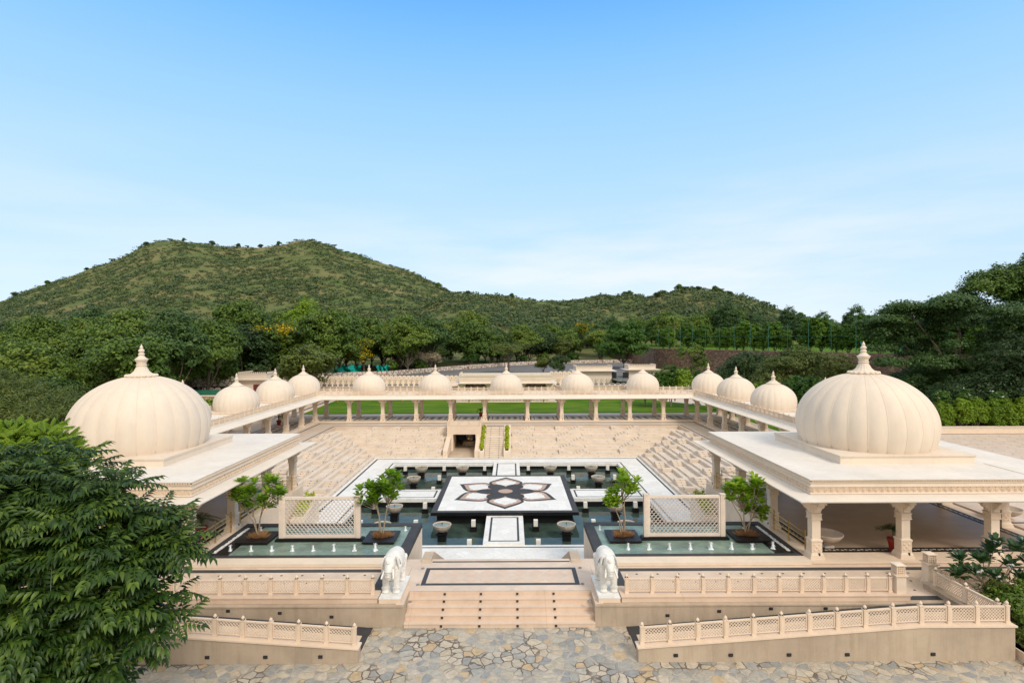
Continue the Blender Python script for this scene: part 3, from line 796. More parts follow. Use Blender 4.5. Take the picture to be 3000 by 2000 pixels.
for s, sd in ((-1, 'left'), (1, 'right')):
    spots += [(XC + s * 3.62, 31.65, 'large stone lotus bowl on a black pedestal, beside the %s edge of the front walkway' % sd),
              (XC + s * 7.15, 31.75, 'stone lotus bowl half hidden behind the %s fountain tank' % sd),
              (XC + s * 7.15, 35.2, 'stone lotus bowl standing left of the platform front corner, near the plumeria' if s < 0 else 'stone lotus bowl standing right of the platform front corner, near the plumeria'),
              (XC + s * 7.2, 42.45, 'stone lotus bowl behind the %s side walkway, nearer the platform' % sd),
              (XC + s * 7.15, 45.8, 'stone lotus bowl at the far %s corner of the pool' % sd),
              (XC + s * 3.7, 45.8, 'stone lotus bowl at the far pool wall, just %s of the back walkway' % sd)]
for i, (x, y, lab) in enumerate(spots):
    if i == 0: bowl.location = (x, y, ZW); bowl['label'] = lab
    else: dup(bowl, (x, y, ZW), lab)
lamp = thing('pool_lamp', '', 'lamp', (0, 0, 0), 0, 'white block lamps in the pool')
b = MB(); b.box(-.2, .2, -.2, .2, -.3, .26); b.box(-.235, .235, -.235, .235, .26, .30); b.build('base', 'granite', lamp)
b = MB(); b.box(-.125, .125, -.125, .125, .30, .67); b.build('shade', 'lamp', lamp)
first = True
dd = {1.9: 'innermost', 5.42: 'middle', 8.8: 'outermost'}
yn = {29.95: 'by the front pool rim', 33.2: 'in the second row', 36.75: 'in front of the side walkway', 40.65: 'just behind the side walkway', 44.1: 'in the second row from the back', 47.3: 'by the far pool wall'}
for s, sd in ((-1, 'left'), (1, 'right')):
    for y in yn:
        for xo in dd:
            if xo == 1.9 and y in (36.75, 40.65, 44.1): continue
            lab = '%s white block lamp %s, %s half of the pool' % (dd[xo], yn[y], sd)
            if first: lamp.location = (XC + s * xo, y, ZW); lamp['label'] = lab; first = False
            else: dup(lamp, (XC + s * xo, y, ZW), lab)

# ------------------------------------------------------------------ stepped banks
RIMX = 17.95; RIMY = 56.9; RUN = 1.1; DR = .38
def bank(name, label, place, s0, s1, centers, miter0, miter1, clip=None):
    """place(s,o,z)->xyz ; s along the bank, o inward from the rim"""
    t = thing('stepped_bank', label, 'stone steps', place((s0 + s1) / 2, 0, ZF), 0, 'stepped banks of the court')
    off = Vector(t.location)
    def P(s, o, z): return Vector(place(s, o, z)) - off
    flip = (P(1, 0, 0) - P(0, 0, 0)).cross(P(0, 1, 0) - P(0, 0, 0)).z < 0
    def blk(b, sa, sb, oa, ob, za, zb, ma=0, mb=0):
        # ma/mb: miter slope of ends (s shifts with o)
        v = [P(sa + ma * oa, oa, za), P(sb + mb * oa, oa, za), P(sb + mb * ob, ob, za), P(sa + ma * ob, ob, za),
             P(sa + ma * oa, oa, zb), P(sb + mb * oa, oa, zb), P(sb + mb * ob, ob, zb), P(sa + ma * ob, ob, zb)]
        f = [(0, 3, 2, 1), (4, 5, 6, 7), (0, 1, 5, 4), (1, 2, 6, 5), (2, 3, 7, 6), (3, 0, 4, 7)]
        if flip: f = [q[::-1] for q in f]
        b.add(v, f)
    lit = MB().box(-.021, .021, -.021, .021, -.021, .021)
    lme = None
    def light(s, o, z):
        nonlocal lme
        p = P(s, o, z)
        if lme is None: x = lit.build('step_light', 'fixture', t, p); lme = x.data
        else: link('step_light', lme, t, p)
    for k in range(1, 6):
        ztop = ZF - DR * k; o0 = RUN * (k - 1); o1 = RUN * k
        b = MB(); blk(b, s0, s1, o0, o1, ztop - DR - .35, ztop, miter0, miter1)
        b.build('ledge', 'bank', t)
        lo = s0 + miter0 * (o1 - .2); hi = s1 + miter1 * (o1 - .2)
        occ = []
        D = .78; sw = .3; rz_ = DR / 4
        zt = ztop + DR
        for c in centers:
            bb = MB()
            if k % 2:     # valley: two blocks with steps descending to each other
                ext = 1.42
                for sg in (-1, 1):
                    a0, a1 = sorted((c + sg * ext, c + sg * (ext - .5)))
                    if a0 < lo or a1 > hi: continue
                    blk(bb, a0, a1, o0, o0 + D, ztop, zt - .004)
                    light((a0 + a1) / 2, o0 + D + .01, ztop + .24)
                    for j in range(3):
                        q0, q1 = sorted((c + sg * (ext - .5 - sw * j), c + sg * (ext - .5 - sw * (j + 1))))
                        blk(bb, q0, q1, o0, o0 + D - .12 * 0, ztop, zt - rz_ * (j + 1))
                        if abs(place(1, 0, 0)[1] - place(0, 0, 0)[1]) > .5:
                            if (sg > 0): light(q0 - .0 + .3, o0 + .42, zt - rz_ * (j + .5) - .0)
            else:
                ext = 1.2
                a0, a1 = c - .27, c + .27
                if a0 < lo or a1 > hi: continue
                blk(bb, a0, a1, o0, o0 + D, ztop, zt - .004)
                light(c, o0 + D + .01, ztop + .24)
                for sg in (-1, 1):
                    if abs(place(1, 0, 0)[1] - place(0, 0, 0)[1]) > .5 and sg < 0: light(a0 - .0, o0 + .42, zt - rz_ * .5)
                    for j in range(3):
                        q0, q1 = sorted((c + sg * (.27 + sw * j), c + sg * (.27 + sw * (j + 1))))
                        if q0 < lo or q1 > hi: continue
                        blk(bb, q0, q1, o0, o0 + D, ztop, zt - rz_ * (j + 1))
                        if abs(place(1, 0, 0)[1] - place(0, 0, 0)[1]) > .5 and sg < 0 and j < 2: light(q0, o0 + .42, zt - rz_ * (j + 1.5))
            if bb.v: bb.build('step_block', 'bank', t)
            occ.append((c - ext - .02, c + ext + .02))
        # benches between the blocks
        cur = lo + .45
        segs = []
        for a, e in sorted(occ) + [(hi - .45, 1e9)]:
            if a - cur > .6: segs.append((cur, min(a, hi - .45)))
            cur = max(cur, e)
        for a, e in segs:
            bb = MB(); blk(bb, a + .03, e - .03, o0, o0 + .72, ztop, ztop + .13); bb.build('bench', 'bank', t)
            for q in (a + (e - a) * .28, a + (e - a) * .72): light(q, o0 + .725, ztop + .065)
    # bottom curb lights
    n = int((s1 - s0) / 2)
    for i in range(n):
        s_ = s0 + miter0 * 5.5 + (i + .5) * ((s1 - s0) + (miter1 - miter0) * 5.5) / n
        light(s_, 5.505, ZT + .1)
    return t
bank('b', 'stepped sandstone bank along the left side of the pool court', lambda s, o, z: (XC - RIMX + o, s, z), 34.15, RIMY, (51.4, 45.7, 40.0, 34.3 + 1.0), 0, -1)
bank('b', 'stepped sandstone bank along the right side of the pool court', lambda s, o, z: (XC + RIMX - o, s, z), 34.15, RIMY, (51.4, 45.7, 40.0, 34.3 + 1.0), 0, -1)
bank('b', 'stepped sandstone bank at the back, left of the dark niche', lambda s, o, z: (s, RIMY - o, z), XC - RIMX, -6.45, (-12.95, -8.1), 1, 0)
bank('b', 'stepped sandstone bank at the back, right of the narrow stair', lambda s, o, z: (s, RIMY - o, z), -.05, XC + RIMX, (.95, 5.96, 11.75), 0, -1)

# rim terrace around the banks
GX0, GX1 = -22.2, 21.1       # inner edge pillars of side galleries are at these minus .3
b = MB()
b.box(XC - RIMX - 9, XC - RIMX, 34.12, 66.5, -.5, ZF); b.box(XC + RIMX, XC + RIMX + 8.5, 34.12, 66.5, -.5, ZF)
b.box(XC - RIMX, -6.06, RIMY, 66.5, -1.3, ZF); b.box(-3.39, XC + RIMX, RIMY, 66.5, -1.3, ZF)
b.box(-6.06, -3.39, 61.2, 66.5, -1.3, ZF); b.box(-6.06, -3.39, 57.5, 61.2, .62, ZF)
struct(b.build('rim_terrace', 'paving'))
b = MB()
for e_, w_ in ((.22, .13),):
    b.sheet(XC - RIMX - e_ - w_, XC - RIMX - e_, 34.2, RIMY + e_ + w_, ZF + .005); b.sheet(XC + RIMX + e_, XC + RIMX + e_ + w_, 34.2, RIMY + e_ + w_, ZF + .005)
    b.sheet(XC - RIMX - e_, XC + RIMX + e_, RIMY + e_, RIMY + e_ + w_, ZF + .005)
b.sheet(-20.9, -20.75, 34.2, 59.3, ZF + .005); b.sheet(19.75, 19.9, 34.2, 59.3, ZF + .005); b.sheet(-20.9, 19.9, 59.15, 59.3, ZF + .006)
struct(b.build('dark_rim_border', 'stripe'))

# ------------------------------------------------------------------ niche, narrow stair, sloped planters
ni = thing('niche_shrine', 'dark square niche with sloping stone cheeks in the back bank, left of the narrow stair', 'niche', (-4.7, 54.5, ZT))
def W(b_, nm, mt, p): return under(b_.build(nm, mt), p)
b = MB(); b.box(-6.45, -5.85, 54.5, 57.5, -1.2, .47); b.box(-3.6, -3.05, 54.5, 57.5, -1.2, .47)
W(b, 'side_wall', 'cream', ni)
b = MB(); b.box(-6.45, -3.05, 54.5, 57.5, .47, 1.30); W(b, 'lintel_wall', 'lattice', ni)
b = MB(); b.box(-6.04, -3.4, 60.9, 61.15, -1.3, .5); b.box(-6.04, -5.9, 57.51, 60.9, -1.19, .5); b.box(-3.55, -3.4, 57.51, 60.9, -1.19, .5); b.box(-6.04, -3.4, 57.51, 61.15, .5, .6)
W(b, 'inner_chamber', 'greymetal', ni)  # darker grey than the walls: the chamber's shade is put into its colour
b = MB(); b.box(-6.04, -3.41, 51.46, 61, -1.42, -1.21); W(b, 'niche_floor', 'tan', ni)
for x0, x1, nm in ((-6.5, -6.05, 0), (-3.5, -3.05, 1)):
    b = MB(); b.side([(51.35, -1.2), (51.35, -.56), (54.49, .28), (54.49, -1.2)], x0, x1); W(b, 'sloping_cheek', 'lattice', ni)
for (pts) in ([(-6.38, 57.3, 1.3), (-6.38, 55.9, 1.3), (-6.38, 54.6, 1.3), (-5.28, 54.6, 1.3), (-4.2, 54.6, 1.3), (-3.12, 54.6, 1.3), (-3.12, 55.9, 1.3), (-3.12, 57.3, 1.3)],):
    for p in pts:
        o = link('rail_post', POST); o.location = p; under(o, ni); o.scale = (1, 1, .8)
    for a, c in zip(pts, pts[1:]):
        a, c = Vector(a), Vector(c); d = c - a; L_ = d.length
        o = link('rail_panel', panel_mesh(round(L_ - .13, 2), .38, 0, pitch=.13, bar=.03)); o.location = a + d / L_ * .065 + Vector((0, 0, .04)); o.rotation_euler = (0, 0, math.atan2(d.y, d.x)); under(o, ni)
MB()
bs = thing('back_stair', 'narrow sandstone stair with lit risers between two yellow-green planted troughs', 'stair', (-1.67, 54, ZT))
b = MB(); steps = []
y = 51.25; z = ZT
for k in range(15):
    z += .14; tread = .33 if k != 9 else 1.05
    b.box(-2.58, -.75, y, RIMY + .3, z - .14, z - .02); b.box(-2.58, -.75, y - .02, RIMY + .3, z - .02, z)
    steps.append((y, z)); y += tread
W(b, 'steps', 'bank', bs)
l_ = MB().box(-.03, .03, -.015, .015, -.03, .03).build('step_light', 'fixture'); lm_ = l_.data; bpy.data.objects.remove(l_)
for (y_, z_) in steps:
    for x in (-2.1, -1.22):
        o = link('step_light', lm_); o.location = (x, y_ - .01, z_ - .075); under(o, bs)
def trough(x0, x1, w0, label):
    t = thing('sloped_planter', label, 'planter', ((x0 + x1) / 2, 54, ZT), 0, 'sloping planters beside the narrow stair')
    sl = [(51.2, -1.2), (51.2, -.58), (57.2, 1.0), (57.2, -1.2)]
    a, c = w0
    b = MB(); b.side(sl, x0, a); b.side(sl, c, x1); b.side([(51.2, -1.2), (51.2, -.58), (51.4, -.53), (51.4, -1.2)], a + .001, c - .001)
    W(b, 'trough', 'cream', t)
    b = MB(); b.side([(51.4, -1.2), (51.4, -.6), (57.1, .9), (57.1, -1.2)], a + .001, c - .001); W(b, 'soil', 'soil', t)
    return t
TR1 = trough(-3.04, -2.6, (-2.97, -2.72), 'sloping stone planter full of yellow-green shrubs, between the niche and the narrow stair')
TR2 = trough(-.74, -.06, (-.60, -.28), 'sloping stone planter full of yellow-green shrubs, on the right of the narrow stair')

# shrine statue: seated pale figure with gilt drapery on a round base
sh = thing('seated_statue', 'pale seated statue with gilt drapery on a round stone base, in the dark niche', 'statue', (-4.45, 58.2, -1.2))
b = MB(); b.lathe([(.85, 0), (.85, .12), (.78, .14), (.74, .3), (.8, .32), (.8, .36), (.3, .36)], n=32); b.build('round_base', 'bowl', sh, smooth=40)
b = MB(); b.ell((0, 0, .55), (.38, .3, .22)); b.ell((0, .03, .9), (.2, .16, .34)); b.ell((0, 0, 1.32), (.13, .13, .16))
b.tube([(-.2, 0, 1.08), (-.36, -.05, .85), (-.22, -.25, .72)], [.07, .06, .05]); b.tube([(.2, 0, 1.08), (.36, -.05, .85), (.22, -.25, .72)], [.07, .06, .05])
b.build('figure', 'statue', sh, smooth=60)
b = MB(); b.lathe([(.12, 1.4), (.1, 1.5), (.04, 1.62), (.01, 1.68)], n=12); b.ell((-.1, -.27, .6), (.22, .08, .2)); b.build('gilt_crown_and_drape', 'brass', sh, smooth=60)
# ------------------------------------------------------------------ pillars
PH = 2.46     # floor to beam
def pillar_mesh():
    b = MB()
    def sq(w, z0, z1): b.box(-w, w, -w, w, z0, z1)
    sq(.29, 0, .09); sq(.265, .09, .15)
    # flare
    def fr(w0, w1, z0, z1):
        b.add([(-w0, -w0, z0), (w0, -w0, z0), (w0, w0, z0), (-w0, w0, z0), (-w1, -w1, z1), (w1, -w1, z1), (w1, w1, z1), (-w1, w1, z1)],
              [(0, 3, 2, 1), (4, 5, 6, 7), (0, 1, 5, 4), (1, 2, 6, 5), (2, 3, 7, 6), (3, 0, 4, 7)])
    fr(.265, .215, .15, .24)
    b.cm = 1; sq(.215, .24, .70)
    for k in range(4):      # carved relief on the base block
        Rz = Matrix.Rotation(k * PI / 2, 3, 'Z')
        for (x, z, r) in ((-.1, .36, .055), (.1, .36, .055), (0, .47, .065), (-.1, .58, .055), (.1, .58, .055)):
            o = len(b.v); n = 8
            v = [Rz @ Vector((x + r * math.cos(2 * PI * i / n), -.2155, z + r * math.sin(2 * PI * i / n))) for i in range(n)]
            v2 = [Rz @ Vector((x + r * .45 * math.cos(2 * PI * i / n), -.235, z + r * .45 * math.sin(2 * PI * i / n))) for i in range(n)]
            b.add(v + v2, [(i, (i + 1) % n, n + (i + 1) % n, n + i) for i in range(n)] + [tuple(range(n, 2 * n))])
    b.cm = 0; sq(.235, .70, .76); fr(.235, .175, .76, .80)
    sq(.175, .80, 1.62)
    b.cm = 1; sq(.205, 1.62, 1.82); b.cm = 0
    sq(.225, 1.59, 1.625); sq(.225, 1.815, 1.85); sq(.185, 1.85, PH)
    return b
bp_ = [(.0, 1.86), (.20, 1.86), (.25, 1.90), (.25, 1.98), (.30, 2.03), (.36, 2.04), (.40, 2.10), (.40, 2.19), (.46, 2.25), (.53, 2.26), (.57, 2.31), (.58, 2.40), (.62, PH), (.0, PH)]
b = pillar_mesh(); o_ = b.build('pillar', ['cream', 'carved'], smooth=20); PIL = o_.data; bpy.data.objects.remove(o_)
b = MB(); b.frontp(bp_, -.10, .10); b.frontp([(x * .96, z + .0) for x, z in bp_ if z < 2.3] + [(.4, 2.28), (0, 2.28)], -.125, .125)
b.tube([(.44, -.13, 2.2), (.44, .13, 2.2)], .045, 10)
o_ = b.build('bracket', 'cream'); BRK = o_.data; bpy.data.objects.remove(o_)
LBX = MB().box(-.035, .035, -.03, .0, 0, .11).build('spotlight', 'fixture'); LBM = LBX.data; bpy.data.objects.remove(LBX)
def pillar(t, x, y, off, dirs=(0, 1, 2, 3), light=()):
    p = link('pillar', PIL, t, Vector((x, y, ZF)) - off)
    for d in dirs: link('bracket', BRK, p, (0, 0, 0), d * PI / 2)
    for d in light:
        Rz = Matrix.Rotation(d * PI / 2, 3, 'Z'); link('spotlight', LBM, p, Rz @ Vector((.08, -.235, .13)), d * PI / 2)
    return p
# ------------------------------------------------------------------ domes
def dome_profile(Rm, zmax, b_, r0, n=26, ztop=None, rtop=.1):
    pr = []
    for i in range(8):
        t = i / 7; z = zmax * t
        pr.append((r0 + (Rm - r0) * math.sin(t * PI / 2) ** .9, z))
    for i in range(1, n + 1):
        t = i / n * PI / 2 * .985
        pr.append((Rm * math.cos(t) ** 1.0, zmax + b_ * math.sin(t)))
    return pr
def finial_prof(s):
    return [(r * s, z * s) for r, z in [(.62, -.06), (.66, .0), (.55, .07), (.42, .14), (.32, .25), (.25, .40), (.215, .50), (.25, .53), (.25, .57), (.20, .60), (.225, .63), (.225, .66), (.20, .69), (.25, .74), (.30, .84), (.31, .87), (.22, .93), (.14, 1.02), (.115, 1.07), (.155, 1.12), (.14, 1.16), (.085, 1.20), (.12, 1.24), (.145, 1.30), (.11, 1.37), (.055, 1.41), (.085, 1.46), (.06, 1.52), (.01, 1.64)]]
def make_dome(p, off, cx, cy, z0, Rm, H, ng, big, finial='full'):
    """dome is a part; its ribs and finial are sub-parts"""
    zmax = Rm * .33; b_ = H - zmax + Rm * .02
    pr = dome_profile(Rm, zmax, b_, Rm * .935)
    nn = ng * 6
    fl = lambda a, r, z: 1 + (.020 if big else .018) * abs(math.sin(a * ng / 2))
    b = MB(); b.lathe(pr, n=nn, flute=fl)
    d = b.build('dome', 'dome', p, Vector((cx, cy, z0)) - off, smooth=12)
    if big:
        b = MB(); b.tube([(r + .002, 0, z) for r, z in pr], .017, 6)
        r0_ = b.build('rib', 'dome', d, smooth=50)
        for i in range(1, ng): link('rib', r0_.data, d, (0, 0, 0), 2 * PI * i / ng)
    b = MB(); s = Rm / 3.11 if big else .66
    zs = H + (.05 if big else .02)
    fp = finial_prof(s)
    if finial == 'short': fp = fp[:7] + [(.01, fp[6][1] + .02)]
    fl2 = lambda a, r, z: 1 + (.10 * abs(math.cos(a * 8)) if r > .24 * s and z < .45 * s else 0)
    b.lathe(fp, 0, 0, zs, n=64 if big else 32, flute=fl2)
    if big:
        for i in range(16):
            a = 2 * PI * i / 16; b.ell((.66 * s * math.cos(a), .66 * s * math.sin(a), zs + .02), (.10 * s, .10 * s, .08 * s), nu=10, nv=6)
    else:
        b.lathe([(.46, -.06), (.57, -.04), (.57, 0), (.42, .08), (.26, .22)], 0, 0, zs, n=24)
    f_ = b.build('finial', 'dome', d, smooth=35)
    return d
# ------------------------------------------------------------------ the two big pavilions
def beads(b, x0, y0, x1, y1, z, nx, ny, r=.026, pitch=.105):
    L = math.hypot(x1 - x0, y1 - y0); n = int(L / pitch)
    ux, uy = (x1 - x0) / L, (y1 - y0) / L
    for i in range(n):
        s = (i + .5) * L / n; cx, cy = x0 + ux * s, y0 + uy * s
        hw = pitch * .36
        # wedge shaped bead, slanted like a rope
        v = []
        for (t, q, zz) in ((-hw, 0, -r * 1.2), (hw, 0, -r * .6), (hw, 0, r * 1.2), (-hw, 0, r * .6)): v.append((cx + ux * t, cy + uy * t, z + zz))
        c = (cx + nx * r * 1.3, cy + ny * r * 1.3, z)
        b.add(v + [c], [(0, 1, 4), (1, 2, 4), (2, 3, 4), (3, 0, 4)])
def coins(b, x0, y0, x1, y1, z, nx, ny, pitch=.258, r=.118):
    L = math.hypot(x1 - x0, y1 - y0); n = int(L / pitch)
    ux, uy = (x1 - x0) / L, (y1 - y0) / L
    prof = [(r, .0), (r, .03), (r * .84, .036), (r * .76, .012), (r * .68, .012), (r * .6, .034), (r * .46, .034), (r * .4, .012), (r * .32, .012), (r * .26, .036), (.004, .042)]
    m = 14
    for i in range(n):
        s = (i + .5) * L / n; cx, cy = x0 + ux * s, y0 + uy * s
        o = len(b.v)
        for (rr, h) in prof:
            for k in range(m):
                a = 2 * PI * k / m
                b.v.append((cx + ux * rr * math.cos(a) + nx * h, cy + uy * rr * math.cos(a) + ny * h, z + rr * math.sin(a)))
        for j in range(len(prof) - 1):
            for k in range(m):
                kk = (k + 1) % m
                b.f.append((o + j * m + k, o + j * m + kk, o + (j + 1) * m + kk, o + (j + 1) * m + k)); b.mi.append(b.cm)
ZR = 4.217
def pavilion(s, label):
    f = (lambda x: x) if s > 0 else mirror
    cx = f(18.13); cy = 27.95
    t = thing('domed_pavilion', label, 'pavilion', (cx, cy, ZF), 0, 'large domed pavilions')
    off = Vector(t.location)
    def U(b, nm, mt, sm=False): o = b.build(nm, mt, None, smooth=sm); return under(o, t)
    hx, hy = 5.85, 5.65
    x0, x1, y0, y1 = cx - hx, cx + hx, cy - hy, cy + hy
    # floor slab
    fx0, fx1 = cx - 5.93, cx + 5.93
    b = MB(); b.box(fx0, fx1, 22.12, 34.1, -1.3, ZF - .07); b.box(fx0 - .0, fx1, 22.08, 34.1, ZF - .07, ZF); U(b, 'floor_slab', 'lattice')
    b = MB(); b.sheet(x0 + .55, x1 - .55, y0 + .95, y1 - .5, ZF + .004); U(b, 'polished_floor', 'pavfloor')
    b = MB(); b.ring(x0 + .6, x1 - .6, y0 + .75, y1 - .6, .5, ZF + .008); U(b, 'dark_floor_border', 'granite')
    b = MB()
    L = x1 - x0 - 1.5; n = int(L / .17)
    for i in range(n):
        q = x0 + .75 + i * L / n; yy = y0 + 1.0; sg = 1 if i % 2 else -1
        b.flat([(q, yy + sg * .02), (q + .1, yy - .05 * sg), (q + .17, yy + sg * .03), (q + .08, yy + .09 * sg)][::(1 if sg > 0 else -1)], ZF + .012)
        for xx in (x0 + .85, x1 - .85):
            yy2 = y0 + .9 + i * (y1 - y0 - 1.6) / n
            b.flat([(xx + sg * .02, yy2), (xx + .09 * sg, yy2 + .08), (xx + sg * .03, yy2 + .17), (xx - .05 * sg, yy2 + .1)][::(-1 if sg > 0 else 1)], ZF + .012)
    U(b, 'vine_inlay', 'bowl')
    # pillars around the perimeter
    xs = [cx + 3.7 * (i - 1.5) for i in range(4)]; ys = [22.62 + 3.6 * i for i in range(4)]
    for i, x in enumerate(xs):
        for j, y in enumerate(ys):
            if i in (1, 2) and j in (1, 2): continue
            pillar(t, x, y, off, light=(0,) if j == 0 else ((1,) if x < XC else (3,)))
    # beams and ceiling
    b = MB(); zb = ZF + PH
    b.box(x0 + .1, x1 - .1, ys[0] - .2, ys[0] + .2, zb, 3.6); b.box(x0 + .1, x1 - .1, ys[3] - .2, ys[3] + .2, zb, 3.6)
    b.box(xs[0] - .2, xs[0] + .2, ys[0] + .2, ys[3] - .2, zb, 3.598); b.box(xs[3] - .2, xs[3] + .2, ys[0] + .2, ys[3] - .2, zb, 3.598)
    b.box(xs[1] - .18, xs[1] + .18, ys[0] + .2, ys[3] - .2, zb + .02, 3.596); b.box(xs[2] - .18, xs[2] + .18, ys[0] + .2, ys[3] - .2, zb + .02, 3.596)
    U(b, 'beams', 'cream')
    # eave (chhajja): nearly flat sloping slab all around
    ov = .85
    def frame(b, a, za, c, zc_, th):
        A = [(x0 - a, y0 - a), (x1 + a, y0 - a), (x1 + a, y1 + a), (x0 - a, y1 + a)]
        C = [(x0 - c, y0 - c), (x1 + c, y0 - c), (x1 + c, y1 + c), (x0 - c, y1 + c)]
        v = [(x, y, za) for x, y in A] + [(x, y, zc_) for x, y in C] + [(x, y, za - th) for x, y in A] + [(x, y, zc_ - th) for x, y in C]
        F = []
        for i in range(4):
            k = (i + 1) % 4
            F += [(i, 4 + i, 4 + k, k), (8 + k, 12 + k, 12 + i, 8 + i), (4 + i, 12 + i, 12 + k, 4 + k)]
        b.add(v, F)
    b = MB(); frame(b, -.3, 3.60, ov, 3.535, .035); frame(b, -.3, 3.562, ov - .05, 3.498, .04); U(b, 'eave', 'eave')
    # parapet
    b = MB()
    b.box(x0, x1, y0, y1, 3.575, 4.06)
    U(b, 'parapet_wall', 'dome')
    b = MB()
    def band(e, z0, z1): b.box(x0 - e, x1 + e, y0 - e, y1 + e, z0, z1)
    band(.055, 3.60, 3.645); band(.035, 3.645, 3.665); band(.04, 3.875, 3.90); band(.07, 3.90, 3.935); band(.05, 4.055, 4.085)
    band(.055, 4.15, 4.18)
    b.box(x0 + .01, x1 - .01, y0 + .01, y1 - .01, 4.06, 4.16)
    U(b, 'mouldings', 'dome')
    b = MB(); band(.085, 4.18, ZR); U(b, 'roof_slab', 'roofwhite')
    for (ax, ay, bx, by, nx, ny) in ((x0, y0, x1, y0, 0, -1), (x1, y0, x1, y1, 1, 0), (x0, y1, x0, y0, -1, 0)):
        b = MB(); coins(b, ax, ay, bx, by, 3.772, nx, ny)
        ux, uy = (bx - ax) / math.hypot(bx - ax, by - ay), (by - ay) / math.hypot(bx - ax, by - ay)
        for zz in (3.655, 3.887): b.tube([(ax + nx * .004 + ux * .03, ay + ny * .004 + uy * .03, zz), (bx + nx * .004 - ux * .03, by + ny * .004 - uy * .03, zz)], .012, 6)
        U(b, 'coin_frieze', 'carved', sm=35)
        b = MB(); beads(b, ax + nx * .05, ay + ny * .05, bx + nx * .05, by + ny * .05, 4.118, nx, ny, .04)
        U(b, 'rope_moulding', 'carved', sm=35)
    b = MB(); b.box(f(21.6) - .02, f(21.6) + .02, y0, cy - 3.1, ZR, ZR + .012); U(b, 'roof_joint', 'tan')
    # plinth of the dome
    b = MB(); e = 3.13
    b.box(cx - e + .05, cx + e - .05, cy - e + .05, cy + e - .05, ZR, 4.52); b.box(cx - e, cx + e, cy - e, cy + e, 4.575, 4.61)
    b.box(cx - e + .02, cx + e - .02, cy - e + .02, cy + e - .02, 4.52, 4.575)
    for (ax, ay, bx, by, nx, ny) in ((-e, -e, e, -e, 0, -1), (e, -e, e, e, 1, 0), (-e, e, -e, -e, -1, 0)):
        beads(b, cx + ax - nx * .02, cy + ay - ny * .02, cx + bx - nx * .02, cy + by - ny * .02, 4.548, nx, ny, .026)
    U(b, 'dome_plinth', 'dome')
    make_dome(t, off, cx, cy, 4.61, 3.08, 3.53, 24, True)
    return t
pavR = pavilion(1, 'large open pavilion with a ribbed cream dome, right side of the court')
pavL = pavilion(-1, 'large open pavilion with a ribbed cream dome, partly hidden by the leafy tree')
# ------------------------------------------------------------------ colonnade galleries
PXS = [-21.7, -17.9, -14.2, -10.5, -6.7, -2.95, 1.8, 5.57, 9.36, 13.1, 16.8, 20.55]
ZG = 3.86
gp_front = panel_mesh(.625, .40, 0, pitch=.115, bar=.022, fr=.035)
gpost = post_mb(.42, .1, True).build('p', 'cream'); GP = gpost.data; bpy.data.objects.remove(gpost)
def roof_rail(t, off, a, c, nm='roof_balustrade'):
    a, c = Vector(a), Vector(c); d = c - a; L = d.length; n = round(L / .755); st = L / n
    ang = math.atan2(d.y, d.x)
    b = MB(); b.box(0, L, -.07, .07, 0, .04)
    r = b.build(nm, 'cream', t, a - off, ang)
    for i in range(n + 1): link('post', GP, r, (i * st, 0, .04))
    for i in range(n):
        o = link('lattice_panel', gp_front, r, (i * st + .065, 0, .06)); o.scale = ((st - .13) / .625, 1, 1)
def floor_pattern(b, x0, x1, y0, y1, z, dx=True):
    b.ring(x0, x1, y0, y1, .14, z); 
    w, h = x1 - x0, y1 - y0
    b.ring(x0 + .45, x1 - .45, y0 + .45, y1 - .45, .10, z)
    n = max(2, int((w - 1.4) / .62)); m = max(1, int((h - 1.4) / .62))
    for i in range(n):
        for j in range(m):
            cx = x0 + .75 + (i + .5) * (w - 1.5) / n; cy = y0 + .75 + (j + .5) * (h - 1.5) / m
            a, c = (w - 1.5) / n * .42, (h - 1.5) / m * .46
            b.flat([(cx - a, cy), (cx, cy - c), (cx + a, cy), (cx, cy + c)], z)
lan = MB(); lan.tube([(0, 0, 0), (0, 0, -.22)], .01, 5); lan.lathe([(.03, -.22), (.1, -.28), (.09, -.45), (.03, -.52)], n=8)
lo_ = lan.build('hanging_lantern', 'brass'); LANM = lo_.data; bpy.data.objects.remove(lo_)
